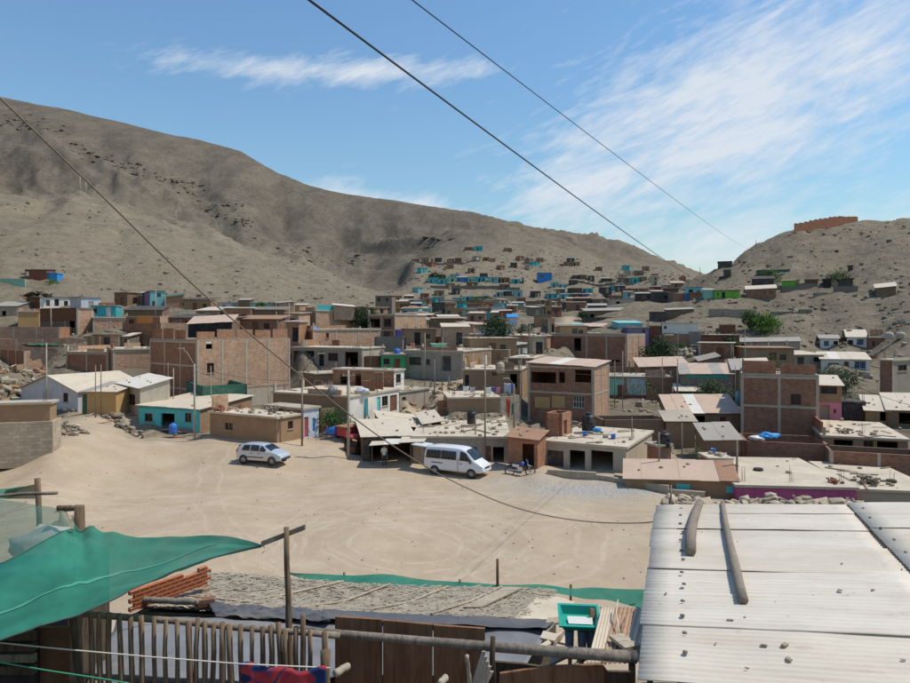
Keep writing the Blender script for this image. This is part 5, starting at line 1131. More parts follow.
# brick lot walls between them
for it in range(700):
    px, d = rf_.uniform(15, 660), rf_.uniform(72, 130); x = (px - CX) / F * d
    if d < 98 and px < 62: continue
    ln = rf_.uniform(4, 11); th = R(rf_.choice([48, 52, 45, -40, -45]) + rf_.uniform(-5, 5)) if px < 520 else R(rf_.uniform(-25, 10)); hh = rf_.uniform(1.7, 2.6)
    u = Vector((math.cos(th), math.sin(th), 0)); v = Vector((-math.sin(th), math.cos(th), 0)); pts_ = [(x + u.x * ln * t, d + u.y * ln * t) for t in (0, .33, .66, 1)]
    if any(abs(a - street_x(b_)) < 3.2 for a, b_ in pts_): continue
    if any((a - f[0]) ** 2 + (b_ - f[1]) ** 2 < (f[2] * .82) ** 2 for a, b_ in pts_ for f in FOOT): continue
    zs = height([a for a, _ in pts_], [b_ for _, b_ in pts_]); z0 = float(zs.mean())
    if zs.max() - zs.min() > 1.8: continue
    pyb = HY + (CH - z0) / d * F; pyt = pyb - hh / d * F; xs_ = [CX + F * a / b_ for a, b_ in pts_]; x0_, x1_ = min(xs_), max(xs_)
    if any(dd > d and dd < d + 60 and min(a1, x1_) - max(a0, x0_) > 0 and min(b1, pyb) - max(b0, pyt) > 0 and (min(a1, x1_) - max(a0, x0_)) * (min(b1, pyb) - max(b0, pyt)) > .10 * max(1, (a1 - a0) * (b1 - b0)) for (a0, a1, b0, b1, dd, lb) in RECTS): continue
    best = min((r for r in RECTS if r[5]), key=lambda r: abs((r[0] + r[1]) / 2 - (x0_ + x1_) / 2) + 2 * abs(r[3] - pyb)); ddx, ddy = (x0_ + x1_) / 2 - (best[0] + best[1]) / 2, best[3] - pyb
    rel = ('right of' if ddx > 0 else 'left of') if abs(ddx) > 1.2 * abs(ddy) else ('above' if ddy > 0 else 'below')
    C = Vector((x, d, z0)); mt = rf_.choice(['brick', 'brick_pale', 'brick_dark', 'brick', 'adobe', 'block_grey']); n = -v
    e = empty('lot_wall', C, 'low ' + {'brick': 'brick', 'brick_pale': 'pale brick', 'brick_dark': 'dark brick', 'adobe': 'mud', 'block_grey': 'grey block'}[mt] + ' yard wall ' + rel + ' ' + ' '.join(best[5].split()[:6]), 'wall', 'yard walls in the town')
    MB().box(C - UPV * 1.6, u * ln, v * .18, UPV * (hh + 1.6)).build('wall', mt, e)
    for t in range(int(ln / 2.8) + 1): MB().box(C + u * min(t * 2.8, ln - .24) - UPV * 1.4 + n * .003, u * .24, UPV * (hh + 1.4 + rf_.choice([0, 0, .4, .8])), n * .04).build('column', 'column', e)
    for k in range(4): FOOT.append((pts_[k][0], pts_[k][1], 1.4))
    RECTS.append((x0_, x1_, pyt, pyb, d, None)); placed += 1
print('INFILL', placed)
# ================================================================ foreground
def net_mat(name, col, cover, back=.5):
    m, nt, N, L, b = _nt(name)
    N.remove(b); out = N['Material Output']
    g = N.new('ShaderNodeNewGeometry')
    c = _ramp(N, L, _noise(N, L, g.outputs['Position'], 1.4, 5, .6, .3), [(.3, tuple(x * .78 for x in col)), (.7, tuple(min(1, x * 1.15) for x in col))])
    df = N.new('ShaderNodeBsdfDiffuse'); L.new(c, df.inputs[0])
    tl = N.new('ShaderNodeBsdfTranslucent'); L.new(c, tl.inputs[0])
    a = N.new('ShaderNodeMixShader'); a.inputs[0].default_value = back; L.new(df.outputs[0], a.inputs[1]); L.new(tl.outputs[0], a.inputs[2])
    tr = N.new('ShaderNodeBsdfTransparent')
    e = N.new('ShaderNodeMixShader'); L.new(tr.outputs[0], e.inputs[1]); L.new(a.outputs[0], e.inputs[2])
    f = _ramp(N, L, _noise(N, L, g.outputs['Position'], 3.0, 5, .6), [(.3, (cover - .08,) * 3), (.7, (min(1, cover + .08),) * 3)]); L.new(f, e.inputs[0])
    L.new(e.outputs[0], out.inputs[0])
net_mat('shade_net', (.055, .27, .19), .965, .3); net_mat('shade_net_thin', (.12, .24, .19), .62, .35); net_mat('olive_net', (.05, .07, .04), .9, .3); net_mat('strip_net', (.04, .28, .20), .92, .35)
plain('tarp_grey', (.21, .21, .215), var=.25, dust=.3, scale=2, rough=.45, spec=.5)
plain('tarp_dark', (.10, .10, .105), var=.3, dust=.25, scale=2, rough=.45, spec=.5)
plain('reed', (.37, .33, .27), var=.5, dust=.3, scale=16, bump=.5)
plain('reed_dark', (.10, .08, .06), var=.4, dust=.3, scale=10)
plain('roof_white', (.67, .615, .525), var=.13, dust=.38, scale=1.5, rough=.55, streak=0)
plain('roof_white_b', (.64, .58, .49), var=.15, dust=.45, scale=1.5, rough=.55)
for nm_, cl_ in (('roof_white', (.68, .615, .51)), ('roof_white_b', (.645, .575, .465))):
    m = MATS.pop(nm_); m.name = nm_ + '_base'; m, nt, N, L, b = _nt(nm_)
    g = N.new('ShaderNodeNewGeometry'); pos = g.outputs['Position']
    mp = N.new('ShaderNodeMapping'); mp.vector_type = 'TEXTURE'; mp.inputs['Rotation'].default_value = (0, 0, -.312); mp.inputs['Scale'].default_value = (2.2, .35, 1); L.new(pos, mp.inputs['Vector'])
    c = _ramp(N, L, _noise(N, L, pos, .8, 6, .65, .4), [(.3, tuple(x * .88 for x in cl_)), (.7, tuple(min(1, x * 1.08) for x in cl_))])
    c = _mix(N, L, _ramp(N, L, _noise(N, L, mp.outputs[0], 1.6, 7, .7, .3), [(.46, (0, 0, 0)), (.72, (.55, .55, .55))]), c, (.46, .385, .29))
    c = _mix(N, L, _ramp(N, L, _noise(N, L, pos, 3.2, 9, .75, .6), [(.60, (0, 0, 0)), (.68, (.45, .45, .45))]), c, (.30, .245, .18))
    c = _mix(N, L, _ramp(N, L, _noise(N, L, mp.outputs[0], 3.1, 6, .7, .2), [(.62, (0, 0, 0)), (.72, (.35, .35, .35))]), c, (.36, .21, .12))
    L.new(c, b.inputs['Base Color']); b.inputs['Roughness'].default_value = .6; b.inputs['Specular IOR Level'].default_value = .25
    bp = N.new('ShaderNodeBump'); bp.inputs['Strength'].default_value = .25; bp.inputs['Distance'].default_value = .02; L.new(_noise(N, L, pos, 5, 5, .7), bp.inputs['Height']); L.new(bp.outputs[0], b.inputs['Normal'])
plain('sheet_rust', (.42, .29, .20), var=.30, dust=.3, scale=2.5, rough=.7, streak=.5)
plain('sheet_pale', (.58, .52, .43), var=.14, dust=.3, scale=2.5, rough=.7)
plain('brick_new', (.46, .155, .075), var=.2, dust=.15, scale=8)
plain('brick_hole_shade', (.10, .035, .02), var=.2, dust=0)  # brick colour darkened to paint in the shade of the hollows
plain('rope_white', (.62, .60, .55), var=.1, dust=.1); plain('rope_green', (.05, .32, .18), var=.1, dust=.1)
plain('cable_brown', (.22, .17, .13), var=.15, dust=.1, bump=0); plain('cable_dark', (.07, .07, .075), var=.1, dust=0, bump=0)
plain('denim', (.12, .14, .18), var=.3, dust=.2, scale=8)
m, nt, N, L, b = _nt('blanket')
t_ = N.new('ShaderNodeTexCoord')
c = _ramp(N, L, _noise(N, L, t_.outputs['Object'], 3.2, 3, .5, 1.2), [(.40, (.012, .022, .085)), (.47, (.02, .06, .22)), (.50, (.42, .03, .035)), (.60, (.50, .05, .06)), (.66, (.012, .02, .07))])
L.new(c, b.inputs['Base Color']); b.inputs['Roughness'].default_value = .9

def grid(fn, nu, nv, name, mat, parent=None, thick=0.0, smooth=True):
    mb = MB()
    for j in range(nv + 1):
        for i in range(nu + 1): mb.v.append(tuple(fn(i / nu, j / nv)))
    for j in range(nv):
        for i in range(nu):
            a = j * (nu + 1) + i; mb.f.append((a, a + 1, a + nu + 2, a + nu + 1)); mb.mi.append(0)
    o = mb.build(name, mat, parent, smooth, uv=False)
    if thick:
        md = o.modifiers.new('thickness', 'SOLIDIFY'); md.thickness = thick; md.offset = 0
    return o
def curve(pts):
    """smooth path through photo points (px, py, depth)"""
    q = [P(*p) for p in pts]
    def f(t):
        s = t * (len(q) - 1); i = min(int(s), len(q) - 2); u = s - i
        p0, p1, p2, p3 = q[max(i - 1, 0)], q[i], q[i + 1], q[min(i + 2, len(q) - 1)]
        return .5 * ((2 * p1) + (p2 - p0) * u + (2 * p0 - 5 * p1 + 4 * p2 - p3) * u * u + (3 * p1 - p0 - 3 * p2 + p3) * u ** 3)
    return f
def wob(x, y, seed=0, o=3): return float(fbm(np.array([x]), np.array([y]), o, seed)[0])
def rod(name, pts, rad, mat, parent=None, n=7, label=None, cat=None, group=None, knots=0.0, seed=1):
    pts = [Vector(p) for p in pts]
    if len(pts) == 2 and knots:
        a, b_ = pts; m_ = 9; rr = random.Random(seed)
        pts = [a.lerp(b_, i / (m_ - 1)) + Vector((rr.uniform(-1, 1), rr.uniform(-1, 1), rr.uniform(-1, 1))) * knots * (0 < i < m_ - 1) for i in range(m_)]
        rad = [(rad if isinstance(rad, (int, float)) else rad[0] + (rad[1] - rad[0]) * i / (m_ - 1)) * rr.uniform(.88, 1.12) for i in range(m_)]
    return tag(MB().tube(pts, rad, n).build(name, mat, parent, True, uv=False), label, cat, group)

# -- the near white corrugated roof at right
A0 = P(655, 507, 9.9); ed = Vector((-.306, -.952, 0)); cd = Vector((.948, -.306, .083)); nrm = cd.cross(ed).normalized()
if nrm.z < 0: nrm = -nrm
nh = empty('near_house', (A0.x + 2, A0.y - 2, tz(A0.x + 2, A0.y - 2)), 'nearest house under a broad white corrugated roof at lower right', 'house')
SW = .74
def corr(s, amp=.0055, pitch=.078): return nrm * (amp * math.sin(2 * math.pi * s / pitch))
def roof_pt(s, t, up=0.0): return A0 + ed * s + cd * t + nrm * up
SW, NSH = .72, 7
edges = [(0, .46), (.43, 1.18), (1.14, 1.9), (1.86, 2.64), (2.60, 3.36), (3.32, 4.1), (4.06, 5.06)]
for col_, (t0, t1, mt_) in enumerate(((0.0, 2.52, 'roof_white'), (2.46, 5.2, 'roof_white'), (5.14, 7.8, 'roof_white'))):
    for i, (s0, s1) in enumerate(edges):
        rr = random.Random(i * 9 + col_); ofs = rr.uniform(-.02, .025) if col_ == 0 else 0; lift = .004 + .012 * (i % 2) + .022 * (col_ % 2); bow = rr.uniform(.002, .012)
        if i == 0: lift += .018
        fn = lambda u, v, s0=s0, s1=s1, t0=t0, t1=t1, ofs=ofs, lift=lift, bow=bow, i=i: roof_pt(s0 + (s1 - s0) * v, t0 + ofs + (t1 - t0) * u) + corr(s0 + (s1 - s0) * v) + nrm * (lift + bow * math.sin(3.1 * u + i) + .012 * wob(u * 3 + i * 4, v + col_ * 3, 5))
        grid(fn, 10, int((s1 - s0) / .078 * 7), 'roof_sheet', mt_ if (i + col_) % 3 else 'roof_white_b', nh, .006)
for i in range(13):                                      # nail heads along the purlin
    s = .22 + i * .37 + random.uniform(-.05, .05); p = roof_pt(s, .36 + random.uniform(-.02, .02), .03)
    MB().lathe([(.0, 0), (.022, .0), (.018, .012), (.004, .016)], p, 7).build('nail_cap', 'stone_dark', nh, uv=False)
for i in range(10):
    p = roof_pt(.3 + i * .45, 2.58 + random.uniform(-.03, .03), .05)
    MB().lathe([(.0, 0), (.018, .0), (.014, .012), (.004, .016)], p, 7).build('nail_cap', 'stone_dark', nh, uv=False)
c0, c1 = roof_pt(.25, .3), roof_pt(.25, 7.5); c2, c3 = roof_pt(4.85, 7.5), roof_pt(4.85, .3)
for a, b_ in ((c0, c1), (c1, c2), (c2, c3), (c3, c0)):
    mb = MB(); za, zb_ = tz(a.x, a.y) - .5, tz(b_.x, b_.y) - .5
    mb.quad((a.x, a.y, za), (b_.x, b_.y, zb_), b_ - UPV * .06, a - UPV * .06); mb.build('wall', 'adobe', nh)
for s in (.3, 1.8, 3.3, 4.8): rod('rafter', [roof_pt(s, .1, -.06), roof_pt(s, 7.6, -.06)], .035, 'pole_wood', nh)
grid(lambda u, v: roof_pt(5.0 + .38 * v, .05 + 2.2 * u, -.05 - .16 * v) + UPV * (.02 * math.sin(9 * u)), 14, 4, 'eave_shade_strip', 'tarp_grey', nh, .004)  # grey strip in place of the roof edge, its shadow put into the colour
# logs and chips of stone that lie on it
lg = [P(700, 502.5, 9.75), P(697, 509, 9.4), P(692.5, 523, 8.75), P(690.5, 538, 8.25), P(690.5, 551, 7.85)]
def on_roof(p, up):
    """drop a point on to the roof plane along the line of sight"""
    o = Vector((0, 0, CH)); dv = (p - o).normalized(); t = (A0 + nrm * up - o).dot(nrm) / dv.dot(nrm); return o + dv * t
rod('log', [on_roof(p, .075) for p in lg], [.05, .055, .06, .062, .06], 'log_wood', n=10, label='short thick curved grey log lying on the white corrugated roof', cat='log')
rod('log', [on_roof(P(*p), .055) for p in ((722.5, 503, 9), (725, 520, 9), (729, 540, 9), (735, 565, 9), (739.5, 585, 9), (743, 600, 9))], [.032, .036, .042, .047, .046, .047], 'log_wood', n=10, label='long thin pole lying on the white corrugated roof right of curved log', cat='log')
for i, (px, py, s) in enumerate(((702, 532, .035), (752, 546, .02), (738, 541, .025), (842, 563, .04), (902, 569, .03), (840, 590, .07), (873, 590, .06), (745, 617, .04), (775, 602, .03), (788, 616, .03), (813, 595, .025), (764, 645, .08), (785, 645, .11), (789, 659, .09), (903, 660, .06), (666, 593, .05), (660, 604, .03), (730, 620, .09), (871, 517, .03), (876, 518, .02), (897, 532, .03), (716, 643, .04), (747, 668, .05), (820, 594, .02), (855, 620, .04))):
    p = on_roof(P(px, py, 6), .02 + s * .08); s *= .48
    tag(put(STONE_MESH[i % 6], 'stone_chip', p, (s * 1.3, s, s * .6), i * 1.1), 'small stone chip on the near white corrugated roof', 'stone', 'stone chips on the near white roof')

# -- shade nets at lower left
up_ = curve([(-110, 487, 7.7), (-50, 494, 7.4), (0, 500, 7.2), (40, 505, 7.1), (64, 510, 7.05), (77, 524, 7.0), (105, 531, 6.9), (140, 537, 6.75), (180, 537, 6.6), (218, 535, 6.4), (245, 540, 6.25), (263, 545.5, 6.15)])
lo_ = curve([(-110, 672, 4.3), (-50, 657, 4.45), (0, 640, 4.6), (30, 630, 4.7), (60, 620, 4.8), (88, 611, 4.95), (120, 596, 5.15), (150, 582, 5.4), (180, 569, 5.65), (215, 557, 5.9), (245, 549, 6.08), (263, 545.5, 6.15)])
net = empty('shade_net', (-3.2, 5.9, tz(-3.2, 5.9)), 'large green shade net canopy tied to a leaning post at lower left', 'net')
def net_fn(u, v):
    a, b_ = up_(u), lo_(u)
    w = 1 - u
    p = a.lerp(b_, v); p.z -= .22 * math.sin(math.pi * v) * w ** .6 + .05 * math.sin(9 * u + 3 * v) * math.sin(math.pi * v) * w + .03 * math.sin(4 * (v * 3 + u * 6)) * w * math.sin(math.pi * v)
    p.z += .022 * math.sin(v * 24 + 2 * math.sin(3 * u)) * min(1, 3 * w) * math.sin(math.pi * v) ** .5 * u + .035 * math.exp(-((u - .45) / .1) ** 2) * math.exp(-v * 5) * math.sin(u * 90) + .02 * wob(u * 9, v * 7, 9, 3) * min(1, 4 * w)
    return p
EDGE = lambda u: .74 - .80 * u * 2.0     # the seam where the doubled net begins
def split(lo, u, v):
    k = min(max(.60 - (u - .02) * 1.22, 0.0), 1.0)      # fraction of the width left as single layer
    return net_fn(u, (k + (1 - k) * v) if lo else k * v)
grid(lambda u, v: split(True, u, v), 130, 46, 'doubled_net', 'shade_net', net)
grid(lambda u, v: split(False, u * .515, v), 40, 20, 'single_net', 'shade_net_thin', net)
rod('hem_cord', [net_fn(u / 40, 1.0) for u in range(41)], .006, 'cable_dark', net, 5)
rod('seam_cord', [split(False, .515 * i / 20, 1.0) + UPV * .004 for i in range(21)], .007, 'dark_green', net, 5)
plain('net_seam', (.065, .285, .205), var=.15, dust=.1)
grid(lambda u, v: net_fn(.08 + .74 * u, .80 - .60 * u ** 1.5 + .022 * v) + UPV * (.006 + .004 * math.sin(math.pi * v)), 60, 3, 'net_seam', 'net_seam', net)
gz = lambda p: tz(p.x, p.y)
def post(name, top, rad, label, cat='post', lean=(0, 0), mat='stake_wood', knots=.008, seed=3):
    b_ = Vector((top.x + lean[0], top.y + lean[1], 0)); b_.z = gz(b_) - .2
    return rod(name, [b_, top], [rad * 1.1, rad * .95], mat, None, 8, label, cat, None, knots, seed)
post('net_post', P(79.5, 506, 7.0), .055, 'stout square timber post holding the shade net at its kink', seed=4)
rod('beam', [P(58, 508.5, 7.02), P(82, 508, 7.0)], .03, 'stake_wood', None, 6, 'short timber beam nailed across the top of the stout net post', 'beam', None, .004, 5)
post('net_post', P(37.5, 478.5, 8.3), .035, 'thin dark post behind the shade net near left edge', lean=(.12, 0), seed=6)
rod('beam', [P(-40, 497, 8.2), P(57, 493, 8.15)], .022, 'pole_wood', None, 6, 'thin horizontal pole over the shade net at left edge', 'beam', None, .006, 7)
rn = empty('rear_net', (-4.4, 8.7, tz(-4.4, 8.7)), 'second green net with dark olive end behind left canopy', 'net')
grid(lambda u, v: P(-60, 487, 9.3).lerp(P(24, 486, 9.0), u).lerp(P(-60, 499, 8.5).lerp(P(10, 497, 8.4), u), v) - UPV * .05 * math.sin(3.1 * u), 16, 6, 'net_sheet', 'strip_net', rn)
grid(lambda u, v: P(8, 490, 9.0).lerp(P(36.5, 484, 8.6), u).lerp(P(2, 497, 8.45).lerp(P(35, 497, 8.4), u), v) + UPV * .03 * math.sin(4 * v), 10, 6, 'net_end', 'olive_net', rn)
pc = post('corner_post', P(286.5, 527.5, 6.15), .028, 'tall thin leaning post the shade net is tied to', lean=(.11, -.15), seed=8)
tag(MB().box(P(261, 547, 6.12), P(305, 530, 6.22) - P(261, 547, 6.12), (0, .025, 0), (0, 0, .045)).build('cross_bar', 'pole_wood'), 'weathered lath nailed across the tall leaning post', 'lath')
rod('tie_string', [P(263, 545.5, 6.15), P(266, 550, 6.12), P(262, 553, 6.12)], .004, 'rope_white', None, 4, 'white string tying the net tip to the cross lath', 'string')
# sacks under the thin net
def lump(name, c, s, mat, label, cat, seed):
    bm = bmesh.new(); bmesh.ops.create_icosphere(bm, subdivisions=3, radius=1.0)
    for v in bm.verts:
        k = 1 + .5 * wob(v.co.x * 1.7 + seed, v.co.y * 1.7 + v.co.z, seed, 3) + .30 * wob(v.co.x * 4 + v.co.y * 2, v.co.z * 5 + seed, seed + 3, 3)
        v.co = Vector((v.co.x * s[0] * k, v.co.y * s[1] * k, v.co.z * s[2] * k))
    me_ = bpy.data.meshes.new(name); bm.to_mesh(me_); bm.free(); me_.materials.append(MATS[mat])
    for p in me_.polygons: p.use_smooth = True
    o = bpy.data.objects.new(name, me_); COL.objects.link(o); o.location = c
    return tag(o, label, cat)
for (px, py, d_, s, mt_, lb, ct_, sd_) in ((52, 548, 7.0, (.36, .3, .2), 'white_cloth', 'bulky white sack seen through the thin net', 'sack', 2), (28, 572, 6.6, (.42, .25, .12), 'tarp_blue', 'blue plastic bundle seen through the thin net', 'bundle', 5), (66, 536, 7.3, (.14, .14, .26), 'sandstone', 'upright tan sack beside the bulky white sack', 'sack', 8)):
    p = P(px, py, d_); lump(ct_, p, s, mt_, lb, ct_, sd_)
q = P(-34, 588, 6.25); cr_ = empty('packing_case', (q.x, q.y, tz(q.x, q.y)), 'closed timber packing case under the shade net carrying the sacks', 'case')
MB().box((q.x, q.y, tz(q.x, q.y) - .2), (.8, 0, 0), (0, 1.0, 0), (0, 0, q.z - tz(q.x, q.y) + .2)).build('body', 'dark_plank', cr_, uv=False)
for k in range(5): MB().box((q.x - .02, q.y - .03, q.z - .16 - k * .2), (.84, 0, 0), (0, .028, 0), (0, 0, .12)).build('slat', 'pole_wood', cr_, uv=False)

# -- stake fence
fe = empty('stake_fence', (P(190, 640, 5.4).x, 5.4, tz(-1.8, 5.4)), 'rough fence of upright wooden stakes across the foreground', 'fence')
rs = random.Random(5)
stk = [(77, 610, .034), (90.5, 614, .026), (99, 613, .024), (109, 613.5, .026), (119, 614, .025), (130.5, 617, .024), (141, 616, .027), (154, 617, .024), (166, 620, .023), (177, 621, .022), (188.5, 622, .03), (198, 618, .024), (204.5, 622, .028), (213.5, 624, .027), (222.5, 622.5, .03), (229, 625, .03), (240.5, 625, .024), (252, 626, .022), (262.5, 627, .026), (271, 626, .030), (278.5, 623, .028), (285, 630, .03), (296, 627, .026), (303, 615, .028), (310, 630, .026), (325, 632, .032)]
for i, (px, py, r_) in enumerate(stk):
    d_ = 5.35 + .25 * i / len(stk); t_ = P(px, py, d_); b_ = P(px + rs.uniform(-2, 8), py, d_ + rs.uniform(-.02, .02)); b_.z = gz(b_) - .25
    if i in (11,): b_.x -= .12
    rod('stake', [b_, t_], [r_ * .95, r_ * .78], 'stake_wood', fe, 7, None, None, None, .007, i)
rod('rail', [P(70, 613, 5.62), P(340, 636, 5.75)], .028, 'pole_wood', fe, 7, knots=.008, seed=20)
rod('rail', [P(70, 676, 5.62), P(340, 688, 5.75)], .026, 'pole_wood', fe, 7, knots=.008, seed=21)
# long pole and its props
rod('long_pole', [P(296, 630, 5.95), P(340, 634, 5.9), P(420, 641, 5.8), P(500, 647.5, 5.65), P(570, 653, 5.5), P(635, 657, 5.35)], [.030, .033, .036, .040, .043, .045], 'pole_wood', None, 10, 'long thick horizontal pole running from stake fence towards white roof', 'pole')
rod('pole_sleeve', [P(565, 652.6, 5.52), P(588, 654, 5.47)], .047, 'dark_sheet', None, 10, 'dark tape wrapped round the long horizontal pole below green basin', 'tape')
rod('pole_wrapping', [P(622, 656, 5.4), P(636, 657.2, 5.345)], .049, 'dark_sheet', None, 10, 'dark plastic end wrapped on right tip of the long horizontal pole', 'wrapping')
post('prop_post', P(493, 637, 5.58), .022, 'thin dark prop standing behind the long horizontal pole', seed=30, mat='dark_plank')
post('prop_post', P(325.5, 651, 5.3), .04, 'short stout post with grey top beside blanket', seed=31)
for i, (px0, py0, px1, py1, d_) in enumerate(((335, 674, 349, 666, 5.2), (440, 684, 446, 677, 5.1), (467, 656, 470, 690, 5.3))):
    rod('stub', [P(px0, py0, d_), P(px1, py1, d_ + .1)], .028 if i < 2 else .018, 'plank_pale', None, 6, ['short pale stub beam beside stout post', 'small pale stub beam at bottom edge below brown panels', 'thin upright stick left of dark prop'][i], 'stick', None, .004, i)
for i in range(5):      # short strips stacked against the prop
    tag(MB().box(P(470 + i * 3.2, 690 - i * .6, 5.5), P(482 + i * 2.0, 652 + i * 5, 5.52) - P(470 + i * 3.2, 690 - i * .6, 5.5), (.028, 0, 0), (0, .02, 0)).build('strip', 'plank_pale'), 'pale bent strip leaning left of the dark prop', 'strip', 'pale strips leaning by the prop')
# brown boards
for i, (x0, x1, y0, y1, d_) in enumerate(((335, 382, 617, 620, 6.35), (383, 432.5, 620.5, 625, 6.32), (433.5, 485, 625.5, 629, 6.28))):
    a, b_ = P(x0, y0, d_), P(x1, y1, d_ - .03); zb_ = tz(a.x, a.y) - .2
    mb = MB(); t_ = Vector((0, .03, 0)); lo1, lo2 = Vector((a.x, a.y, zb_)), Vector((b_.x, b_.y, zb_))
    mb.quad(lo1, lo2, b_, a); mb.quad(lo1 + t_, lo2 + t_, b_ + t_, a + t_); mb.quad(a, b_, b_ + t_, a + t_); mb.quad(lo1, a, a + t_, lo1 + t_); mb.quad(lo2, b_, b_ + t_, lo2 + t_)
    tag(mb.build('board', 'panel_wood', None, uv=False), ['left', 'middle', 'right'][i] + ' one of three tall brown boards behind the long pole', 'board', 'brown boards behind the long pole')
for i, (pts, d_, lb) in enumerate((([(491, 700), (491, 662), (520, 664), (549, 668), (549, 700)], 5.75, 'dark brown ragged board at bottom right of dark prop'), ([(498, 700), (500, 674), (548, 667), (603, 665), (608, 672), (608, 700)], 5.5, 'large dark scrap board under the green basin'), ([(606, 700), (608, 672), (634, 672.5), (636, 700)], 5.45, 'small dark board at foot of the white roof'))):
    q = [P(x, y, d_) for (x, y) in pts]; mb = MB(); t_ = Vector((0, .03, 0)); mb.poly(q); mb.poly([p + t_ for p in q])
    for k in range(len(q)): mb.quad(q[k], q[(k + 1) % len(q)], q[(k + 1) % len(q)] + t_, q[k] + t_)
    tag(mb.build('scrap_board', 'dark_plank' if i != 1 else 'panel_wood', None, uv=False), lb, 'board')

# -- hut under reed mats
FL, FR, BR, BL = P(138, 607, 8.9), P(520, 619.5, 8.3), P(556, 593, 10.1), P(196, 574.5, 11.0)
hut = empty('mat_hut', ((FL.x + FR.x) / 2, 9.5, tz((FL.x + FR.x) / 2, 9.5)), 'low hut roofed with woven grey reed mats below the fence', 'hut')
def mat_pt(u, v, up=0.0): p = FL.lerp(FR, u).lerp(BL.lerp(BR, u), v); p.z += up + .05 * math.sin(7 * u + 1) * math.sin(2.5 * v) - .05 * math.sin(3.14 * v); return p
for k in range(4):
    u0, u1 = k * .25 + .004, (k + 1) * .25 - .004
    mp_ = grid(lambda u, v: mat_pt(u0 + (u1 - u0) * u, v, -.015), 10, 8, 'reed_mat', 'reed_dark', hut, .01)
    mb = MB(); rr = random.Random(k + 40)
    for i in range(58):
        for j in range(30):
            cu, cv = u0 + (u1 - u0) * (i + .5 + rr.uniform(-.3, .3)) / 58, (j + .5 + rr.uniform(-.35, .35)) / 30
            p = mat_pt(cu, cv, .004 + rr.uniform(0, .012)); an = (.55 if (i + j) % 2 else -.35) + rr.uniform(-.35, .35); ln, wd = rr.uniform(.05, .13), rr.uniform(.009, .02)
            ax, ay = Vector((math.cos(an), math.sin(an), rr.uniform(-.12, .12))) * ln, Vector((-math.sin(an), math.cos(an), rr.uniform(-.3, .3))) * wd
            q = UPV * .012
            mb.quad(p - ax - ay, p + ax - ay, p + ax + ay, p - ax + ay) if rr.random() < .5 else (mb.quad(p - ax - ay, p - ay + q, p + ay + q, p - ax + ay), mb.quad(p - ay + q, p + ax - ay, p + ax + ay, p + ay + q))
    tag(mb.build('reed_weave', 'reed', hut, uv=False), kind='stuff')
for (u0, v0, u1, v1) in ((.20, .0, .43, 1.0), (.42, .0, .56, 1.0), (.60, .05, .72, .97), (.78, .0, .86, 1.0), (.02, .3, .3, .2)): rod('lath', [mat_pt(u0, v0, .035), mat_pt((u0 + u1) / 2, (v0 + v1) / 2, .03), mat_pt(u1, v1, .035)], .016, 'plank_pale', hut, 6)
for (a, b_) in ((FL, FR), (FR, BR), (BR, BL), (BL, FL)):
    za, zb_ = tz(a.x, a.y) - .4, tz(b_.x, b_.y) - .4; MB().quad((a.x, a.y, za), (b_.x, b_.y, zb_), b_ - UPV * .06, a - UPV * .06).build('wall', 'reed_dark', hut, uv=False)
q = [mat_pt(.83, .25, .03), mat_pt(.875, .25, .03), mat_pt(.92, .95, .035), mat_pt(.875, .95, .035)]
mb = MB(); up = UPV * .02; mb.quad(*[x + up for x in q]); mb.quad(*q); [mb.quad(q[k], q[(k + 1) % 4], q[(k + 1) % 4] + up, q[k] + up) for k in range(4)]
tag(mb.build('plank', 'plank_pale', None, uv=False), 'broad pale plank lying on the reed mat roof', 'plank')
rod('log', [P(138, 604, 8.9) + UPV * .06, P(200, 607, 8.75) + UPV * .06], .045, 'log_wood', None, 8, 'short grey log at the front left edge of reed mat roof', 'log', None, .006, 9)
tag(MB().cbox(P(205, 602, 8.8), (.24, .12, .09), .3).build('brick', 'brick_dark'), 'single dark brick at the left end of grey tarp', 'brick')
# tarps
def cloth(name, tl, tr, br, bl, nu, nv, amp, mat, label, seed, cat='tarp', sag=.0):
    return tag(grid(lambda u, v: tl.lerp(tr, u).lerp(bl.lerp(br, u), v) + Vector((0, -.3, 1)) * (amp * wob(u * 7 + seed, v * 4, seed, 4) + amp * .6 * math.sin(18 * v + 5 * math.sin(4 * u)) * .5) - UPV * sag * math.sin(math.pi * v), nu, nv, name, mat, None, .004), label, cat)
cloth('tarp', P(120, 617, 8.2), P(556, 622, 8.15), P(520, 672, 6.7), P(84, 684, 6.6), 70, 34, .05, 'tarp_grey', 'wide grey plastic tarp spread below the reed mat roof', 3)
cloth('tarp', P(208, 603, 8.85), P(330, 610.5, 8.5), P(330, 621, 7.9), P(216, 616, 8.2), 40, 14, .05, 'tarp_dark', 'folded dark tarp along the front of reed mats left of leaning post', 11)
cloth('tarp', P(322, 610, 8.55), P(556, 620, 8.2), P(545, 629, 7.7), P(322, 619, 8.0), 50, 10, .03, 'tarp_dark', 'dark tarp hem under the reed mats above brown boards', 15)
cloth('pale_sheet', P(541, 591.5, 10.0), P(575, 602, 9.4), P(560, 623, 8.3), P(513, 619, 8.25), 12, 10, .015, 'sheet_pale', 'pale stiff sheet at the right end of reed mat roof', 21, 'sheet')
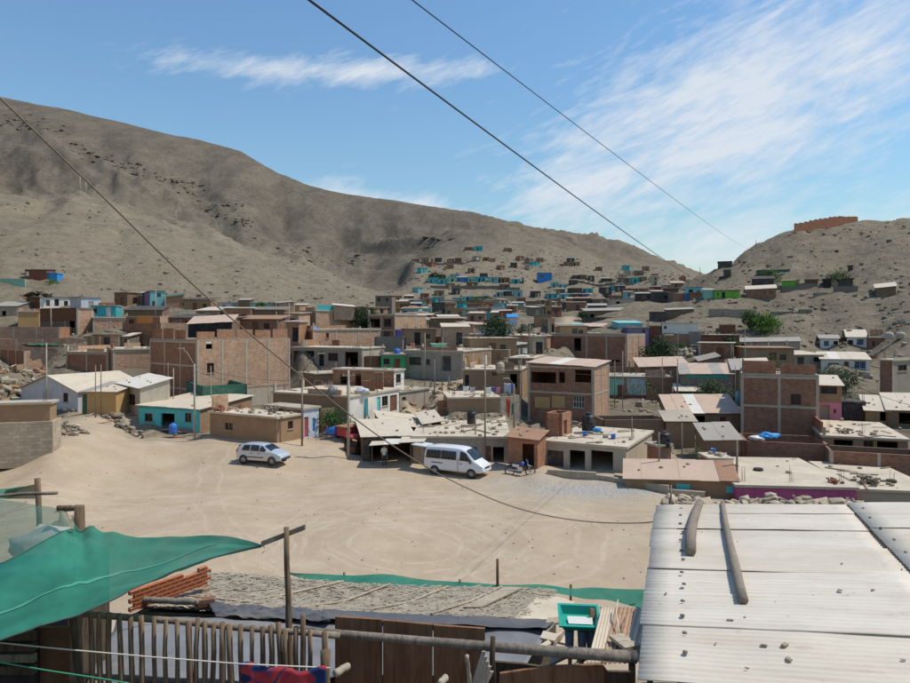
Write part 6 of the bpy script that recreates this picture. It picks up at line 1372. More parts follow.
# green strip net behind the hut
st, sb = curve([(285, 573.5, 12.2), (300, 573, 12.0), (360, 575, 11.8), (420, 578, 11.6), (500, 585, 11.3), (560, 586, 11.0), (600, 589, 10.8), (655, 590, 10.5)]), curve([(285, 576, 12.1), (300, 578, 11.9), (360, 585, 11.5), (420, 591, 11.2), (500, 594, 11.0), (560, 594, 10.7), (600, 601, 10.3), (655, 611, 10.0)])
gs = empty('strip_net', (st(.5).x, st(.5).y, tz(st(.5).x, st(.5).y)), 'long green net strip strung behind the reed mat hut', 'net')
grid(lambda u, v: st(u).lerp(sb(u), v) + Vector((0, .03, 0)) * math.sin(40 * u + 4 * v) + UPV * .02 * math.sin(23 * u), 80, 6, 'net_sheet', 'strip_net', gs)
for u in (.02, .25, .5, .75, .98):
    p = st(u); MB().tube([(p.x, p.y + .03, tz(p.x, p.y) - .2), (p.x, p.y + .03, p.z + .02)], .022, 6).build('stake', 'stake_wood', gs, True, uv=False)
p = P(497.5, 559, 11.25); rod('stake', [(p.x + .02, p.y, tz(p.x, p.y) - .2), p], .024, 'stake_wood', None, 7, 'thin stake standing up through the green net strip', 'stake', None, .004, 12)
rod('stick', [P(647, 581, 10.2), P(655, 548, 10.1)], .02, 'old_pole', None, 6, 'dark stick leaning by left eave of the white roof', 'stick', None, .004, 13)
# brick parapet at left
w0, w1 = P(128, 611, 8.75), P(210, 580.5, 9.76); dirw = (w1 - w0); dirw.z = 0; lw = dirw.length; dirw.normalize(); nw = Vector((dirw.y, -dirw.x, 0))
slope = (w1.z - w0.z) / lw
bw = empty('brick_wall', (w0.x, w0.y, tz(w0.x, w0.y)), 'low wall of new orange hollow bricks beside the reed mats', 'wall')
mb = MB(); mb.cur = 0; L_, H_, T_ = .225, .082, .11
mb.quad((0, -T_, 0), (0, 0, 0), (0, 0, H_), (0, -T_, H_)); mb.quad((L_, -T_, 0), (L_, 0, 0), (L_, 0, H_), (L_, -T_, H_)); mb.quad((0, -T_, H_), (L_, -T_, H_), (L_, 0, H_), (0, 0, H_)); mb.quad((0, 0, 0), (L_, 0, 0), (L_, 0, H_), (0, 0, H_))
for (z0, z1, hole) in ((0, .016, 0), (.016, .036, 1), (.036, .046, 0), (.046, .066, 1), (.066, .082, 0)):
    y_ = -T_ + (.03 if hole else 0)
    if not hole: mb.quad((0, y_, z0), (L_, y_, z0), (L_, y_, z1), (0, y_, z1))
    else:
        mb.quad((0, -T_, z0), (.01, -T_, z0), (.01, -T_, z1), (0, -T_, z1)); mb.quad((L_ - .01, -T_, z0), (L_, -T_, z0), (L_, -T_, z1), (L_ - .01, -T_, z1)); mb.cur = 1; mb.quad((.01, y_, z0), (L_ - .01, y_, z0), (L_ - .01, y_, z1), (.01, y_, z1)); mb.cur = 0
o = mb.build('brick', ['brick_new', 'brick_hole_shade'], uv=False); BRK = o.data; bpy.data.objects.remove(o)
ang = math.atan2(dirw.y, dirw.x)
for r_ in range(5):
    for i in range(int(lw / .126)):
        if r_ == 4 and i in (6, 7): continue
        p = w0 + dirw * (i * .126 + (.06 if r_ % 2 else 0)); p.z = w0.z + r_ * .053 - .01
        put(BRK, 'brick', p, (.54, .6, .58), ang, bw)
MB().box((w0.x, w0.y, w0.z - 2.6), dirw * lw, -nw * .1, (0, 0, 2.5)).build('footing', 'adobe', bw)
# -- rusty sheets, basin on its stand
cs = empty('rusty_lean_to', (P(615, 640, 8).x, 8, tz(1.85, 8)), 'lean-to of rusty corrugated sheets beside the white roof', 'lean-to')
for k, (x0, x1, mt_) in enumerate(((596, 612, 'sheet_pale'), (610, 632, 'sheet_rust'), (630, 662, 'sheet_pale'))):
    a, b_, c_, e_ = P(x0 + 6, 607 + k, 6.8), P(x1 + 4, 608 + k, 6.8), P(x1 - 6, 664, 5.75), P(x0 - 9, 664, 5.75)
    grid(lambda u, v: a.lerp(b_, u).lerp(e_.lerp(c_, u), v) + UPV * (.007 * math.sin(2 * math.pi * u * 5) + .008 * k), 42, 6, 'roof_sheet', mt_, cs, .004)
for (x, y, d_) in ((592, 608, 6.75), (650, 610, 6.75), (577, 663, 5.8), (632, 663, 5.8)):
    p = P(x, y, d_); MB().tube([(p.x, p.y, tz(p.x, p.y) - .2), (p.x, p.y, p.z - .01)], .03, 6).build('post', 'stake_wood', cs, True, uv=False)
mb = MB(); q = [P(609, 642, 6.1), P(622, 640, 6.15), P(642, 652, 5.9), P(625, 655, 5.85)]; q = [x + UPV * .03 for x in q]; up = UPV * .03; mb.quad(*[x + up for x in q]); mb.quad(*q); [mb.quad(q[k], q[(k + 1) % 4], q[(k + 1) % 4] + up, q[k] + up) for k in range(4)]
tag(mb.build('plank', 'plank_pale', None, uv=False), 'short pale plank lying on the rusty lean-to sheets', 'plank')
rod('wire', [P(618, 600, 6.7), P(616, 612, 6.5), P(618, 625, 6.3), P(621, 640, 6.1)], .006, 'rope_white', None, 5, 'bent white wire standing over the rusty lean-to', 'wire')
rod('stick', [P(628, 612, 6.6), P(622, 625, 6.35), P(621, 640, 6.12)], .006, 'old_pole', None, 5, 'thin dark twig lying on the rusty lean-to', 'stick')
for i, (x0, y0, x1, y1, d0, d1) in enumerate(((545, 626, 568, 624, 8.0, 8.2), (540, 640, 566, 646, 7.3, 7.2), (553, 648, 572, 630, 7.0, 7.6), (560, 662, 590, 648, 6.8, 7.0), (575, 668, 600, 652, 6.6, 7.0), (536, 655, 560, 640, 7, 7.4), (548, 668, 575, 655, 6.6, 6.9))):
    a, b_ = P(x0, y0, d0), P(x1, y1, d1); tag(MB().box(a, b_ - a, Vector((.05, .12, .02)), UPV * .025).build('plank', ['plank_pale', 'sheet_pale', 'lath_wood', 'sheet_pale'][i % 4], None, uv=False), 'pale scrap plank in the heap behind the green basin', 'plank', 'scrap planks behind the basin')
bs = empty('wash_stand', (P(579, 625, 6.6).x, 6.6, tz(1.2, 6.6)), 'bright green plastic basin on a stand above the boards', 'wash stand')
bc = P(579, 615.5, 6.7); hw, hd, hh = .185, .155, .085; rz = Matrix.Rotation(-.10, 3, 'Z') @ Matrix.Rotation(.26, 3, 'X')
def ring(w, dpt, z): return [bc + rz @ Vector((sx * w, sy * dpt, z)) for (sx, sy) in ((-1, -1), (1, -1), (1, 1), (-1, 1))]
rings = [ring(hw * .80, hd * .74, -hh), ring(hw * .97, hd * .97, -.012), ring(hw * 1.08, hd * 1.1, -.012), ring(hw * 1.08, hd * 1.1, .004), ring(hw * .94, hd * .92, .004), ring(hw * .78, hd * .70, -hh + .012)]
mb = MB()
for a, b_ in zip(rings[:-1], rings[1:]):
    for k in range(4): mb.quad(a[k], a[(k + 1) % 4], b_[(k + 1) % 4], b_[k])
mb.poly(rings[0]); mb.poly(rings[-1])
ba = mb.build('basin', 'basin_green', bs, uv=False)
tp = [bc + rz @ Vector(v) for v in ((-hw * .55, -hd * .35, -hh + .03), (hw * .7, -hd * .35, -hh + .03), (hw * .7, hd * .2, -hh + .05), (-hw * .6, hd * .2, -hh + .05))]
MB().poly(tp).build('water', 'white_cloth', ba, uv=False)
for (dx, dy) in ((-.10, -.05), (.02, -.06), (.11, -.03)):
    p = bc + Vector((dx, dy, -hh - .035)); zg = tz(p.x, p.y) - .1
    lg_ = MB().tube([(p.x, p.y, zg), (p.x, p.y, p.z)], .016, 7).build('leg', 'dark_plank', bs, True, uv=False)
    MB().tube([(p.x, p.y, p.z - .26), (p.x, p.y, p.z - .13), (p.x, p.y, p.z - .004)], [.034, .042, .046], 9).build('wrapping', 'denim', lg_, True, uv=False)
# -- blanket, strings, boards at lower left
bl_ = grid(lambda u, v: P(240, 663, 5.1).lerp(P(326, 668, 5.15), u) + Vector((0, -.03 * math.sin(20 * u) * v + .02 * math.sin(7 * u + 3 * v), -.42 * v)) + UPV * (.012 * math.sin(15 * u) - .02 * math.sin(3.14 * u)), 40, 12, 'blanket', 'blanket', None, .006); tag(bl_, 'red and navy patterned blanket hung over the stake fence', 'blanket')
rod('string', [P(-20, 641, 4.9), P(60, 649, 5.0), P(150, 657, 5.05), P(240, 664, 5.1), P(330, 668, 5.2)], .0055, 'rope_white', None, 5, 'white clothes line strung in front of the stake fence', 'clothes line')
rod('string', [P(-10, 661, 4.7), P(50, 671, 4.8), P(110, 680, 4.9), P(160, 690, 5.0)], .005, 'rope_green', None, 5, 'green string sagging across the lower left corner', 'string')
ck = empty('plank_crate', (P(10, 660, 5.6).x, 5.6, tz(-3.6, 5.6)), 'dark plank crate under the shade net at left bottom corner', 'crate')
for k, y in enumerate((634, 645, 656, 668)): MB().box(P(-30, y + 7, 5.6), (.52, 0, 0), (0, .04, 0), (0, 0, .065)).build('slat', 'dark_plank' if k != 2 else 'pole_wood', ck)
MB().box(P(-30, 690, 5.66), (.52, 0, 0), (0, .5, 0), (0, 0, .44)).build('body', 'dark', ck)
tag(MB().box(P(35, 690, 5.75), P(70, 690, 5.75) - P(35, 690, 5.75), (0, .03, 0), (0, 0, .52)).build('board', 'wood_panel'), 'single scuffed brown board left of the stake fence', 'board')
rod('post', [P(32, 700, 5.7), P(30, 628, 5.7)], .03, 'dark_plank', None, 6, 'dark upright timber between plank crate and scuffed board', 'post', None, .004, 41)
rod('stake', [P(83, 700, 5.3), P(71, 611, 5.32)], .022, 'dark_plank', None, 6, 'dark slanting stake at left end of the fence', 'stake', None, .006, 42)

# -- cables over the view
def cable(pts, r, mat, label, sag=0.0, n=60):
    f = curve(pts); rod('cable', [f(i / n) for i in range(n + 1)], r, mat, None, 6, label, 'cable')
def straight(a, b_, sag, n=60):
    a, b_ = P(*a), P(*b_); return [a.lerp(b_, i / n) - UPV * sag * 4 * (i / n) * (1 - i / n) for i in range(n + 1)]
rod('cable', straight((296, -10, 7), (723, 289, 118), .8), .014, 'cable_dark', None, 6, 'thicker of two black cables crossing the sky', 'cable')
rod('cable', straight((402, -8, 9), (756, 251, 190), .8), .009, 'cable_dark', None, 6, 'thinner of two black cables crossing the sky, further right', 'cable')
cable([(-40, 62, 5.6), (0, 98, 5.9), (100, 194, 6.7), (200, 291, 7.4), (290, 367, 8.1), (370, 430, 8.7), (430, 469, 9.2), (480, 494, 9.6), (520, 509, 9.8), (560, 518, 9.95), (600, 522.5, 10.0), (640, 523, 9.9), (660, 521, 9.8)], .0085, 'cable_brown', 'brown cable sagging from the upper left down to white roof')
# ================================================================ square: kerb, rubble, tracks
def on_ground(px, d, dz=0.0): x = (px - CX) / F * d; return Vector((x, d, tz(x, d) + dz))
kw = empty('kerb_wall', on_ground(640, 47), 'low grey concrete kerb wall along the right edge of the square', 'wall')
kp = [P(547, 474, 49.9), P(596, 477, 48.9), P(612, 480, 48.2), P(640, 485, 46.9), P(668, 490, 45.8), P(705, 493, 45.0)]
for i in range(len(kp) - 1):
    a, b_ = kp[i].copy(), kp[i + 1].copy(); a.z, b_.z = tz(a.x, a.y), tz(b_.x, b_.y)
    hgt = (.30, .34, .30, .42, .36)[i]; dv = Vector((b_.x - a.x, b_.y - a.y, 0)); nn = Vector((-dv.y, dv.x, 0)).normalized() * .3
    MB().box((a.x, a.y, min(a.z, b_.z) - .6), dv, nn, (0, 0, .6 + hgt + max(a.z, b_.z) - min(a.z, b_.z))).build('kerb_block', 'concrete', kw)
def heap(name, label, spots, lo, hi, n, mats, seed, cat='rubble', lift=.25):
    """spots: (px, depth, radius along x, radius along depth)"""
    rr = random.Random(seed); c = spots[0]; e = empty(name, on_ground(c[0], c[1]), label, cat)
    meshes = []
    for mt in mats:
        for k in range(3):
            q = MB(); q.rock((0, 0, 0), (1, .8, .65), seed=seed * 10 + k, rz=0); o = q.build('stone_mesh', mt, uv=False); meshes.append(o.data); bpy.data.objects.remove(o)
    pts = []
    for i in range(n):
        s = spots[i % len(spots)]; a, r_ = rr.uniform(0, 6.28), math.sqrt(rr.random())
        pts.append(((s[0] - CX) / F * s[1] + math.cos(a) * r_ * s[2], s[1] + math.sin(a) * r_ * s[3], r_))
    hz = height([p[0] for p in pts], [p[1] for p in pts])
    for (x, y, r_), z in zip(pts, hz):
        sz = lo + (hi - lo) * rr.random() ** 2.2
        put(rr.choice(meshes), 'stone', (x, y, z + sz * .18 + lift * (1 - r_) * rr.random()), (sz * rr.uniform(.8, 1.3), sz, sz * rr.uniform(.7, 1.1)), rr.uniform(0, 6), e, (rr.uniform(-.4, .4), rr.uniform(-.4, .4), rr.uniform(0, 6)))
    return e
heap('rubble_bank', 'bank of rubble and stones between the square and magenta house', [(690, 42.5, 1.6, 1.2), (715, 42.3, 1.7, 1.2), (740, 42, 1.8, 1.3), (768, 41.8, 1.8, 1.3), (795, 41.6, 1.9, 1.3), (825, 41.5, 1.9, 1.2), (848, 41.5, 1.4, 1.0)], .16, .8, 290, ['stone', 'stone_pale', 'sandstone'], 1, lift=.75)
heap('rubble_slope', 'slope of pale rocks left of the white gable house', [(5, 74, 4, 4), (22, 76, 4, 4), (40, 78, 4, 4), (12, 82, 5, 4), (55, 80, 3.5, 3.5), (-8, 70, 4, 4)],   .25, 1.3, 260, ['stone', 'stone_pale', 'adobe'], 2, lift=.5)
heap('stone_heap', 'heap of broken stones beside the small brown mud hut', [(68, 57, 1.7, 1.2)], .2, .7, 60, ['stone', 'stone_dark', 'stone_pale'], 3, lift=.9)
heap('stone_heap', 'stones heaped in a bank left of the teal house', [(118, 64.5, 2.0, 1.0), (132, 63, 1.6, .8)], .2, .75, 70, ['stone', 'stone_dark'], 4, lift=.8)
heap('rubble_patch', 'rough rocky bank in the middle of the street', [(415, 74, 2.2, 2), (432, 78, 2.2, 2), (402, 68, 1.8, 1.5), (448, 84, 2, 2)], .2, .8, 80, ['stone', 'stone_pale', 'adobe'], 5, lift=.4)
heap('rubble_patch', 'stony waste slope right of the dark green tree', [(690, 108, 5, 4), (672, 106, 4, 3), (705, 112, 5, 4)], .3, 1.3, 90, ['stone', 'stone_pale', 'stone_dark'], 6, lift=.5)
heap('stone_pile', 'pile of debris stones beside the yard building', [(648, 49.5, 1.2, 1.3), (690, 50.5, 1.5, 1.0), (715, 51, 1.4, 1.0)], .15, .5, 70, ['stone', 'stone_pale', 'adobe'], 7, lift=.4)

plain('stone_hill', (.215, .185, .145), var=.4, dust=.15, scale=2, bump=.2)
# loose stones of the hillsides: nobody could count them
mb = MB(); rr = random.Random(77); pts = []
for i in range(5200):
    k = rr.random()
    if k < .24: px, d_ = rr.uniform(690, 960), rr.uniform(108, 192)
    elif k < .62: px, d_ = rr.uniform(400, 690), rr.uniform(200, 470)
    elif k < .75: px, d_ = rr.uniform(-40, 420), rr.uniform(190, 420)
    elif k < .90: px, d_ = rr.uniform(-20, 900), rr.uniform(58, 120)
    else: px, d_ = rr.uniform(-20, 700), 26 + 30 * rr.random()
    pts.append(((px - CX) / F * d_, d_, px))
hz = height([p[0] for p in pts], [p[1] for p in pts])
for (x, y, px), z in zip(pts, hz):
    s = (.08 + .45 * rr.random() ** 3) if 60 < y < 108 else (.03 + .07 * rr.random() ** 3 if y <= 60 else (.18 + .75 * rr.random() ** 5 if y < 195 else .4 + 1.2 * rr.random() ** 4))
    mb.rock((x, y, z + s * .1), (s * rr.uniform(.9, 1.5), s, s * rr.uniform(.5, .8)))
tag(mb.build('loose_stones', 'stone_hill', None, uv=False), 'loose stones strewn over the hillsides and waste ground', kind='stuff')
# offcuts, broken bricks and scrap between the houses
mb = MB(); pts = []
for i in range(1500):
    d_ = rr.uniform(57, 118); px = rr.uniform(-10, 905); x = (px - CX) / F * d_
    if d_ < 62 and px < 420: continue
    pts.append((x, d_))
hz = height([p[0] for p in pts], [p[1] for p in pts])
for (x, y), z in zip(pts, hz):
    mb.cur = rr.choice([0, 0, 1, 2, 3]); k = rr.random()
    if k < .5: mb.cbox((x, y, z + .06), (rr.uniform(.5, 2.4), rr.uniform(.08, .3), .08), rr.uniform(0, 3.1), (rr.uniform(-.1, .1), rr.uniform(-.25, .25)))
    elif k < .8: s = rr.uniform(.15, .6); mb.rock((x, y, z + s * .2), (s, s, s * .7))
    else: mb.cbox((x, y, z + .2), (rr.uniform(.3, 1.4), rr.uniform(.3, 1.0), rr.uniform(.2, .7)), rr.uniform(0, 3.1), (rr.uniform(-.2, .2), rr.uniform(-.2, .2)))
tag(mb.build('yard_scrap', ['stone', 'lath_wood', 'brick_new_dusty', 'tin_grey'], None, uv=False), 'scrap and rubble strewn between the houses', kind='stuff')
# dark crags of the mountain
mb = MB(); pts = []
for (cx_, cy_, n_, sx, sy) in ((95, 158, 60, 26, 6), (130, 165, 60, 26, 7), (30, 135, 40, 30, 14), (175, 160, 40, 20, 8), (190, 150, 40, 24, 5), (245, 195, 26, 9, 6), (355, 212, 26, 12, 5), (430, 222, 40, 16, 7), (220, 180, 30, 30, 10), (290, 225, 40, 30, 14), (15, 120, 30, 20, 8)):
    for i in range(n_):
        px, py = rr.gauss(cx_, sx * .5), rr.gauss(cy_, sy * .5); d_ = 560 + (210 - py) * 1.9 + rr.uniform(-15, 15); pts.append(((px - CX) / F * d_, d_))
hz = height([p[0] for p in pts], [p[1] for p in pts])
for (x, y), z in zip(pts, hz):
    s = 1.2 + 3.2 * rr.random() ** 2; mb.rock((x, y, z - s * .1), (s * rr.uniform(1, 2.2), s, s * rr.uniform(.25, .45)))
tag(mb.build('crags', 'crag', None, uv=False) if 'crag' in MATS else mb.build('crags', plain('crag', (.135, .118, .097), var=.3, dust=.3, scale=.3, bump=0), None, uv=False), 'dark rocky crags breaking through the mountain slope', kind='stuff')

# dry-stone retaining walls on the slopes
def retaining(label, pts, hgt, mat='stone_dark'):
    q = [P(*p) for p in pts]; e = empty('retaining_wall', q[0], label, 'wall')
    for i in range(len(q) - 1):
        a, b_ = q[i], q[i + 1]; n_ = max(1, int((b_ - a).length / 2.5))
        for k in range(n_):
            s, t = a.lerp(b_, k / n_), a.lerp(b_, (k + 1) / n_); zs = min(tz(s.x, s.y), tz(t.x, t.y)); dv = Vector((t.x - s.x, t.y - s.y, 0)); hh = hgt * random.uniform(.8, 1.2)
            MB().box((s.x, s.y, zs - .6), dv, (0, .7, 0), (0, 0, hh + .6)).build('wall_block', mat, e)
retaining('grey stone retaining wall above the bright shrubs on right hill', [(710, 316, 133), (730, 318, 131), (748, 318, 130)], 1.6, 'stone')
retaining('long stone terrace wall right of the bright shrubs', [(772, 315, 132), (800, 315, 131), (812, 314, 131)], 1.0)
retaining('dark terrace wall below sandy yard on right hill', [(815, 295, 140), (835, 293, 141), (858, 295, 139)], 1.2)
retaining('terrace wall under the lime green shack', [(782, 292, 147), (798, 290, 147), (818, 288.5, 147)], 1.3, 'concrete_dark')
retaining('block wall left of palm shrub on right slope', [(690, 344, 112), (705, 347, 109), (716, 349, 107)], 2.2, 'block_grey')
retaining('stone wall below the long white shed', [(655, 337, 116), (675, 337, 115), (694, 338, 114)], 1.6)
retaining('terrace wall under the long turquoise row', [(430, 288, 352), (460, 287, 352), (500, 290, 348), (520, 291, 345)], 1.6)
retaining('terrace wall under the lowest turquoise row', [(450, 305, 308), (480, 304, 310), (520, 300, 322)], 1.8)
retaining('long terrace wall at foot of central hillside', [(470, 311, 240), (510, 311, 238), (545, 312, 235)], 2.0, 'stone')
retaining('terrace wall under the high brown brick row', [(410, 264.5, 420), (440, 264, 421), (480, 264, 421)], 1.3)
retaining('terrace wall under the row below vivid blue house', [(548, 303, 300), (580, 304, 297), (606, 304, 296)], 1.6)
retaining('terrace wall under the dark row right of vivid blue house', [(575, 284, 368), (600, 287, 362), (634, 288, 358)], 1.5)

# ================================================================ trees and shrubs
def leaf_mat(name, c):
    m, nt, N, L, b = _nt(name); g = N.new('ShaderNodeNewGeometry')
    L.new(_ramp(N, L, _noise(N, L, g.outputs['Position'], 2.2, 4, .7), [(.28, tuple(x * .55 for x in c)), (.5, c), (.75, tuple(x * 1.5 for x in c))]), b.inputs['Base Color'])
    b.inputs['Roughness'].default_value = .7; b.inputs['Specular IOR Level'].default_value = .25
    tl = N.new('ShaderNodeBsdfTranslucent'); tl.inputs[0].default_value = tuple(x * 1.3 for x in c) + (1,)
    mx = N.new('ShaderNodeMixShader'); mx.inputs[0].default_value = .25; L.new(b.outputs[0], mx.inputs[1]); L.new(tl.outputs[0], mx.inputs[2]); L.new(mx.outputs[0], N['Material Output'].inputs[0])
leaf_mat('leaf_dark', (.028, .062, .022)); leaf_mat('leaf_mid', (.055, .11, .032)); leaf_mat('leaf_bright', (.10, .19, .035)); leaf_mat('leaf_dusty', (.10, .13, .065))
plain('bark', (.13, .10, .075), var=.3, dust=.2)
def tree(name, label, px, py, d, hgt, wid, mat, cat='tree', trunk=.35, n=900, leaf=.17, seed=1, flat=.8):
    rr = random.Random(seed); base = P(px, py, d); base.z = min(base.z, tz(base.x, base.y) + .4) - .1
    e = empty(name, base, label, cat); tp = base + UPV * (hgt * trunk)
    MB().tube([base - UPV * .3, base + UPV * hgt * trunk * .5 + Vector((rr.uniform(-.1, .1), 0, 0)), tp], [hgt * .04, hgt * .032, hgt * .024], 7).build('trunk', 'bark', e, True, uv=False)
    cc = base + UPV * (hgt * (trunk + 1) / 2); rz_ = hgt * (1 - trunk) / 2; clumps = []
    for k in range(int(9 + wid * 2.2)):
        a, r_, z = rr.uniform(0, 6.28), rr.random() ** .5, rr.uniform(-1, 1); q = math.sqrt(max(.05, 1 - z * z))
        clumps.append((cc + Vector((math.cos(a) * r_ * q * wid / 2 * .85, math.sin(a) * r_ * q * wid / 2 * .85, z * rz_ * .8)), rr.uniform(.16, .30) * wid))
    for k, (c_, r_) in enumerate(clumps[:7]):
        MB().tube([tp - UPV * .2, tp.lerp(c_, .5) + UPV * .1, c_], [hgt * .018, hgt * .012, hgt * .005], 5).build('limb', 'bark', e, True, uv=False)
    mb = MB()
    for i in range(n):
        c_, r_ = clumps[rr.randrange(len(clumps))]
        v = Vector((rr.gauss(0, 1), rr.gauss(0, 1), rr.gauss(0, 1) * flat)).normalized() * r_ * rr.uniform(.55, 1.08); p = c_ + v
        if p.z < base.z + .05: continue
        n_ = (v.normalized() + Vector((rr.uniform(-.8, .8), rr.uniform(-.8, .8), rr.uniform(-.2, 1)))).normalized(); a = n_.orthogonal().normalized(); b_ = n_.cross(a); an = rr.uniform(0, 6.28); s = leaf * rr.uniform(.6, 1.4)
        u, w = (a * math.cos(an) + b_ * math.sin(an)) * s, (b_ * math.cos(an) - a * math.sin(an)) * s * .55
        mb.quad(p - u, p - w + n_ * s * .15, p + u, p + w + n_ * s * .15)
    mb.build('crown', mat, e, uv=False)
    return e
tree('tree', 'round dark tree at the mountain foot beside wide pink brick house', 366, 316, 131, 4.8, 5.2, 'leaf_dark', n=1400, leaf=.22, seed=1, trunk=.15)
tree('tree', 'wide dark tree in mid town left of the upper street', 497, 344, 113, 4.2, 6.0, 'leaf_dark', n=1500, leaf=.2, seed=2, trunk=.15)
tree('tree', 'dense dark green tree beside dark two-storey brick block', 656, 361, 103, 5.0, 5.4, 'leaf_dark', n=1800, leaf=.18, seed=3, trunk=.12)
tree('shrub', 'taller dark green shrub of the bright pair on right hillside', 753, 324, 120, 3.0, 3.6, 'leaf_mid', 'shrub', .1, 1200, .18, 4)
tree('shrub', 'low bright green shrub of the pair on right hillside', 766, 334, 117, 3.0, 6.2, 'leaf_bright', 'shrub', .08, 1700, .18, 5)
tree('tree', 'leafy dusty green tree in the yard behind pink-roofed house', 712, 405, 76, 3.2, 3.8, 'leaf_dusty', n=1700, leaf=.13, seed=6, trunk=.25)
tree('bush', 'green bush on the street near the red tricycle', 334, 428, 61.5, 1.9, 3.0, 'leaf_mid', 'bush', .1, 1200, .1, 7)
tree('tree', 'small feathery tree in front of the mint house', 262, 319, 137, 3.2, 3.2, 'leaf_mid', n=900, leaf=.18, seed=8, trunk=.2)
tree('bush', 'low bush beside the palm-like shrub on right slope', 716, 354, 102, 1.6, 2.6, 'leaf_dark', 'bush', .1, 700, .14, 9)
tree('shrub', 'palm-like bright shrub on the right slope', 730, 352, 103, 2.4, 2.6, 'leaf_mid', 'shrub', .15, 900, .2, 10)
tree('shrub', 'hedge shrub left of the white house with blue windows', 822, 384, 84, 2.4, 3.6, 'leaf_dusty', 'shrub', .1, 900, .13, 11)
tree('shrub', 'shrub below the white house with blue windows', 846, 390, 80, 2.6, 4.0, 'leaf_dusty', 'shrub', .1, 1000, .13, 12)
tree('shrub', 'green creeper shrub right of the pink house', 848, 400, 72, 1.8, 2.8, 'leaf_mid', 'shrub', .05, 900, .1, 13)
tree('bush', 'green growth on the roof edge of the mural house', 648, 376.5, 86, 1.0, 6.0, 'leaf_bright', 'bush', .05, 800, .12, 14)
tree('bush', 'green growth on the left roof of the mural house', 622, 375, 86, .9, 4.0, 'leaf_bright', 'bush', .05, 600, .12, 15)
tree('shrub', 'dusty yellow shrub beside the blue tarp tent', 525, 331, 134, 2.6, 3.0, 'leaf_dusty', 'shrub', .1, 700, .18, 16)
tree('shrub', 'green plants under the hillside pergola', 768, 279, 158, 2.2, 6.5, 'leaf_mid', 'shrub', .05, 900, .22, 17)
tree('shrub', 'dry dusty bush above the dark shacks on right hill', 838, 279, 150, 2.2, 5.5, 'leaf_dusty', 'shrub', .05, 700, .2, 18)
tree('bush', 'dark plants beside right end of the upper street', 584, 318, 165, 2.4, 3.2, 'leaf_dark', 'bush', .1, 700, .2, 19)
tree('bush', 'green bush under the lowest turquoise row', 487, 303, 305, 2.8, 6.0, 'leaf_mid', 'bush', .05, 500, .4, 20)
tree('bush', 'dark green bush above the long turquoise row', 435, 276, 375, 3.2, 8.0, 'leaf_dark', 'bush', .05, 500, .45, 21)
tree('bush', 'bright bush at the end of the left knoll row', 52, 284, 157, 1.0, 2.6, 'leaf_bright', 'bush', .05, 400, .15, 22)
tree('bush', 'patch of shrubs in the yard between grey-roofed sheds', 701, 452, 52.5, 1.9, 1.7, 'leaf_dusty', 'bush', .2, 900, .08, 23)
tree('shrub', 'scrubby green bush behind the roof ridge above tall dark brick house', 768, 371, 88, 1.8, 4.0, 'leaf_mid', 'shrub', .05, 700, .13, 24)
tree('bush', 'dark shrubs at the mountain foot right of net-roofed house', 191, 308, 165, 2.2, 4.5, 'leaf_dark', 'bush', .1, 600, .2, 25)
tree('bush', 'bush beside the stone wall near the long white shed', 682, 352, 108, 1.2, 3.0, 'leaf_mid', 'bush', .1, 500, .13, 26)

# ================================================================ poles, lamps, wires
def pole(label, px, yt, yb, d, r_=.09, mat='metal_pole', arm=None, cat='pole', cross=False, name='utility_pole'):
    b_ = P(px, yb, d); b_.z = min(b_.z, tz(b_.x, b_.y)) - .2; t = P(px, yt, d)
    e = empty(name, b_, label, cat)
    MB().tube([b_, t], [r_, r_ * .7], 8).build('shaft', mat, e, True, uv=False)
    if arm:
        a = P(arm[0], arm[1], d); m_ = t.lerp(a, .55) + UPV * .12 * (a - t).length
        MB().tube([t - UPV * .1, m_, a], [.035, .03, .025], 6).build('arm', mat, e, True, uv=False)
        MB().cbox(a - UPV * .03, (.55, .18, .09)).build('lamp_head', 'concrete_pale', e)
    if cross:
        MB().cbox(t - UPV * .45, (1.1, .08, .09), .5).build('cross_arm', 'old_pole', e)
        for k in (-.42, 0, .42): MB().lathe([(.03, 0), (.04, .06), (.02, .1)], t - UPV * .4 + Vector((math.cos(.5) * k, math.sin(.5) * k, 0)), 6).build('insulator', 'concrete_pale', e, uv=False)
    return e
pole('tall street lamp in front of teal house', 194.5, 364, 435, 60.5, .10, arm=(181, 348), cat='street lamp', name='street_lamp')
pole('grey pole in front of the rubble slope at left', 46.5, 343, 402, 66, .08)
pole('thin dark pole in front of ochre plywood hut', 95.5, 365, 416, 64.5, .06, 'old_pole')
pole('thin pole right of ochre hut door beside grey hut', 101, 364, 415, 65, .06, 'old_pole')
pole('pole behind pale block side wall of grey hut', 168, 362, 402, 70, .05, 'old_pole')
pole('pale pole right of the one behind grey hut', 173.5, 368, 402, 70.5, .06)
pole('pole against pale side of biggest brick block', 211, 366, 408, 70, .05)
pole('pole at corner of brown mud-brick house', 302, 372, 441, 57.5, .09, 'old_pole', arm=(321, 353), cat='street lamp', name='street_lamp')
pole('thick utility pole in the street with cross arm', 348.5, 370, 452, 55, .12, cross=True)
pole('tall pole on roof line behind green house', 425, 333, 378, 88, .07)
pole('pole on the bend of the street', 434.5, 359, 394, 76, .07, 'old_pole')
pole('left one of two sticks on the street bank', 449, 376, 402, 72, .05, 'old_pole')
pole('right one of two sticks on the street bank', 457, 378, 400, 73, .05, 'old_pole')
pole('tall leaning pole standing behind the minibus', 485, 355, 463, 53, .075, 'old_pole')
pole('dark pole left of tall leaning pole on wide pale roof', 475.5, 415, 455, 55, .07, 'old_pole')
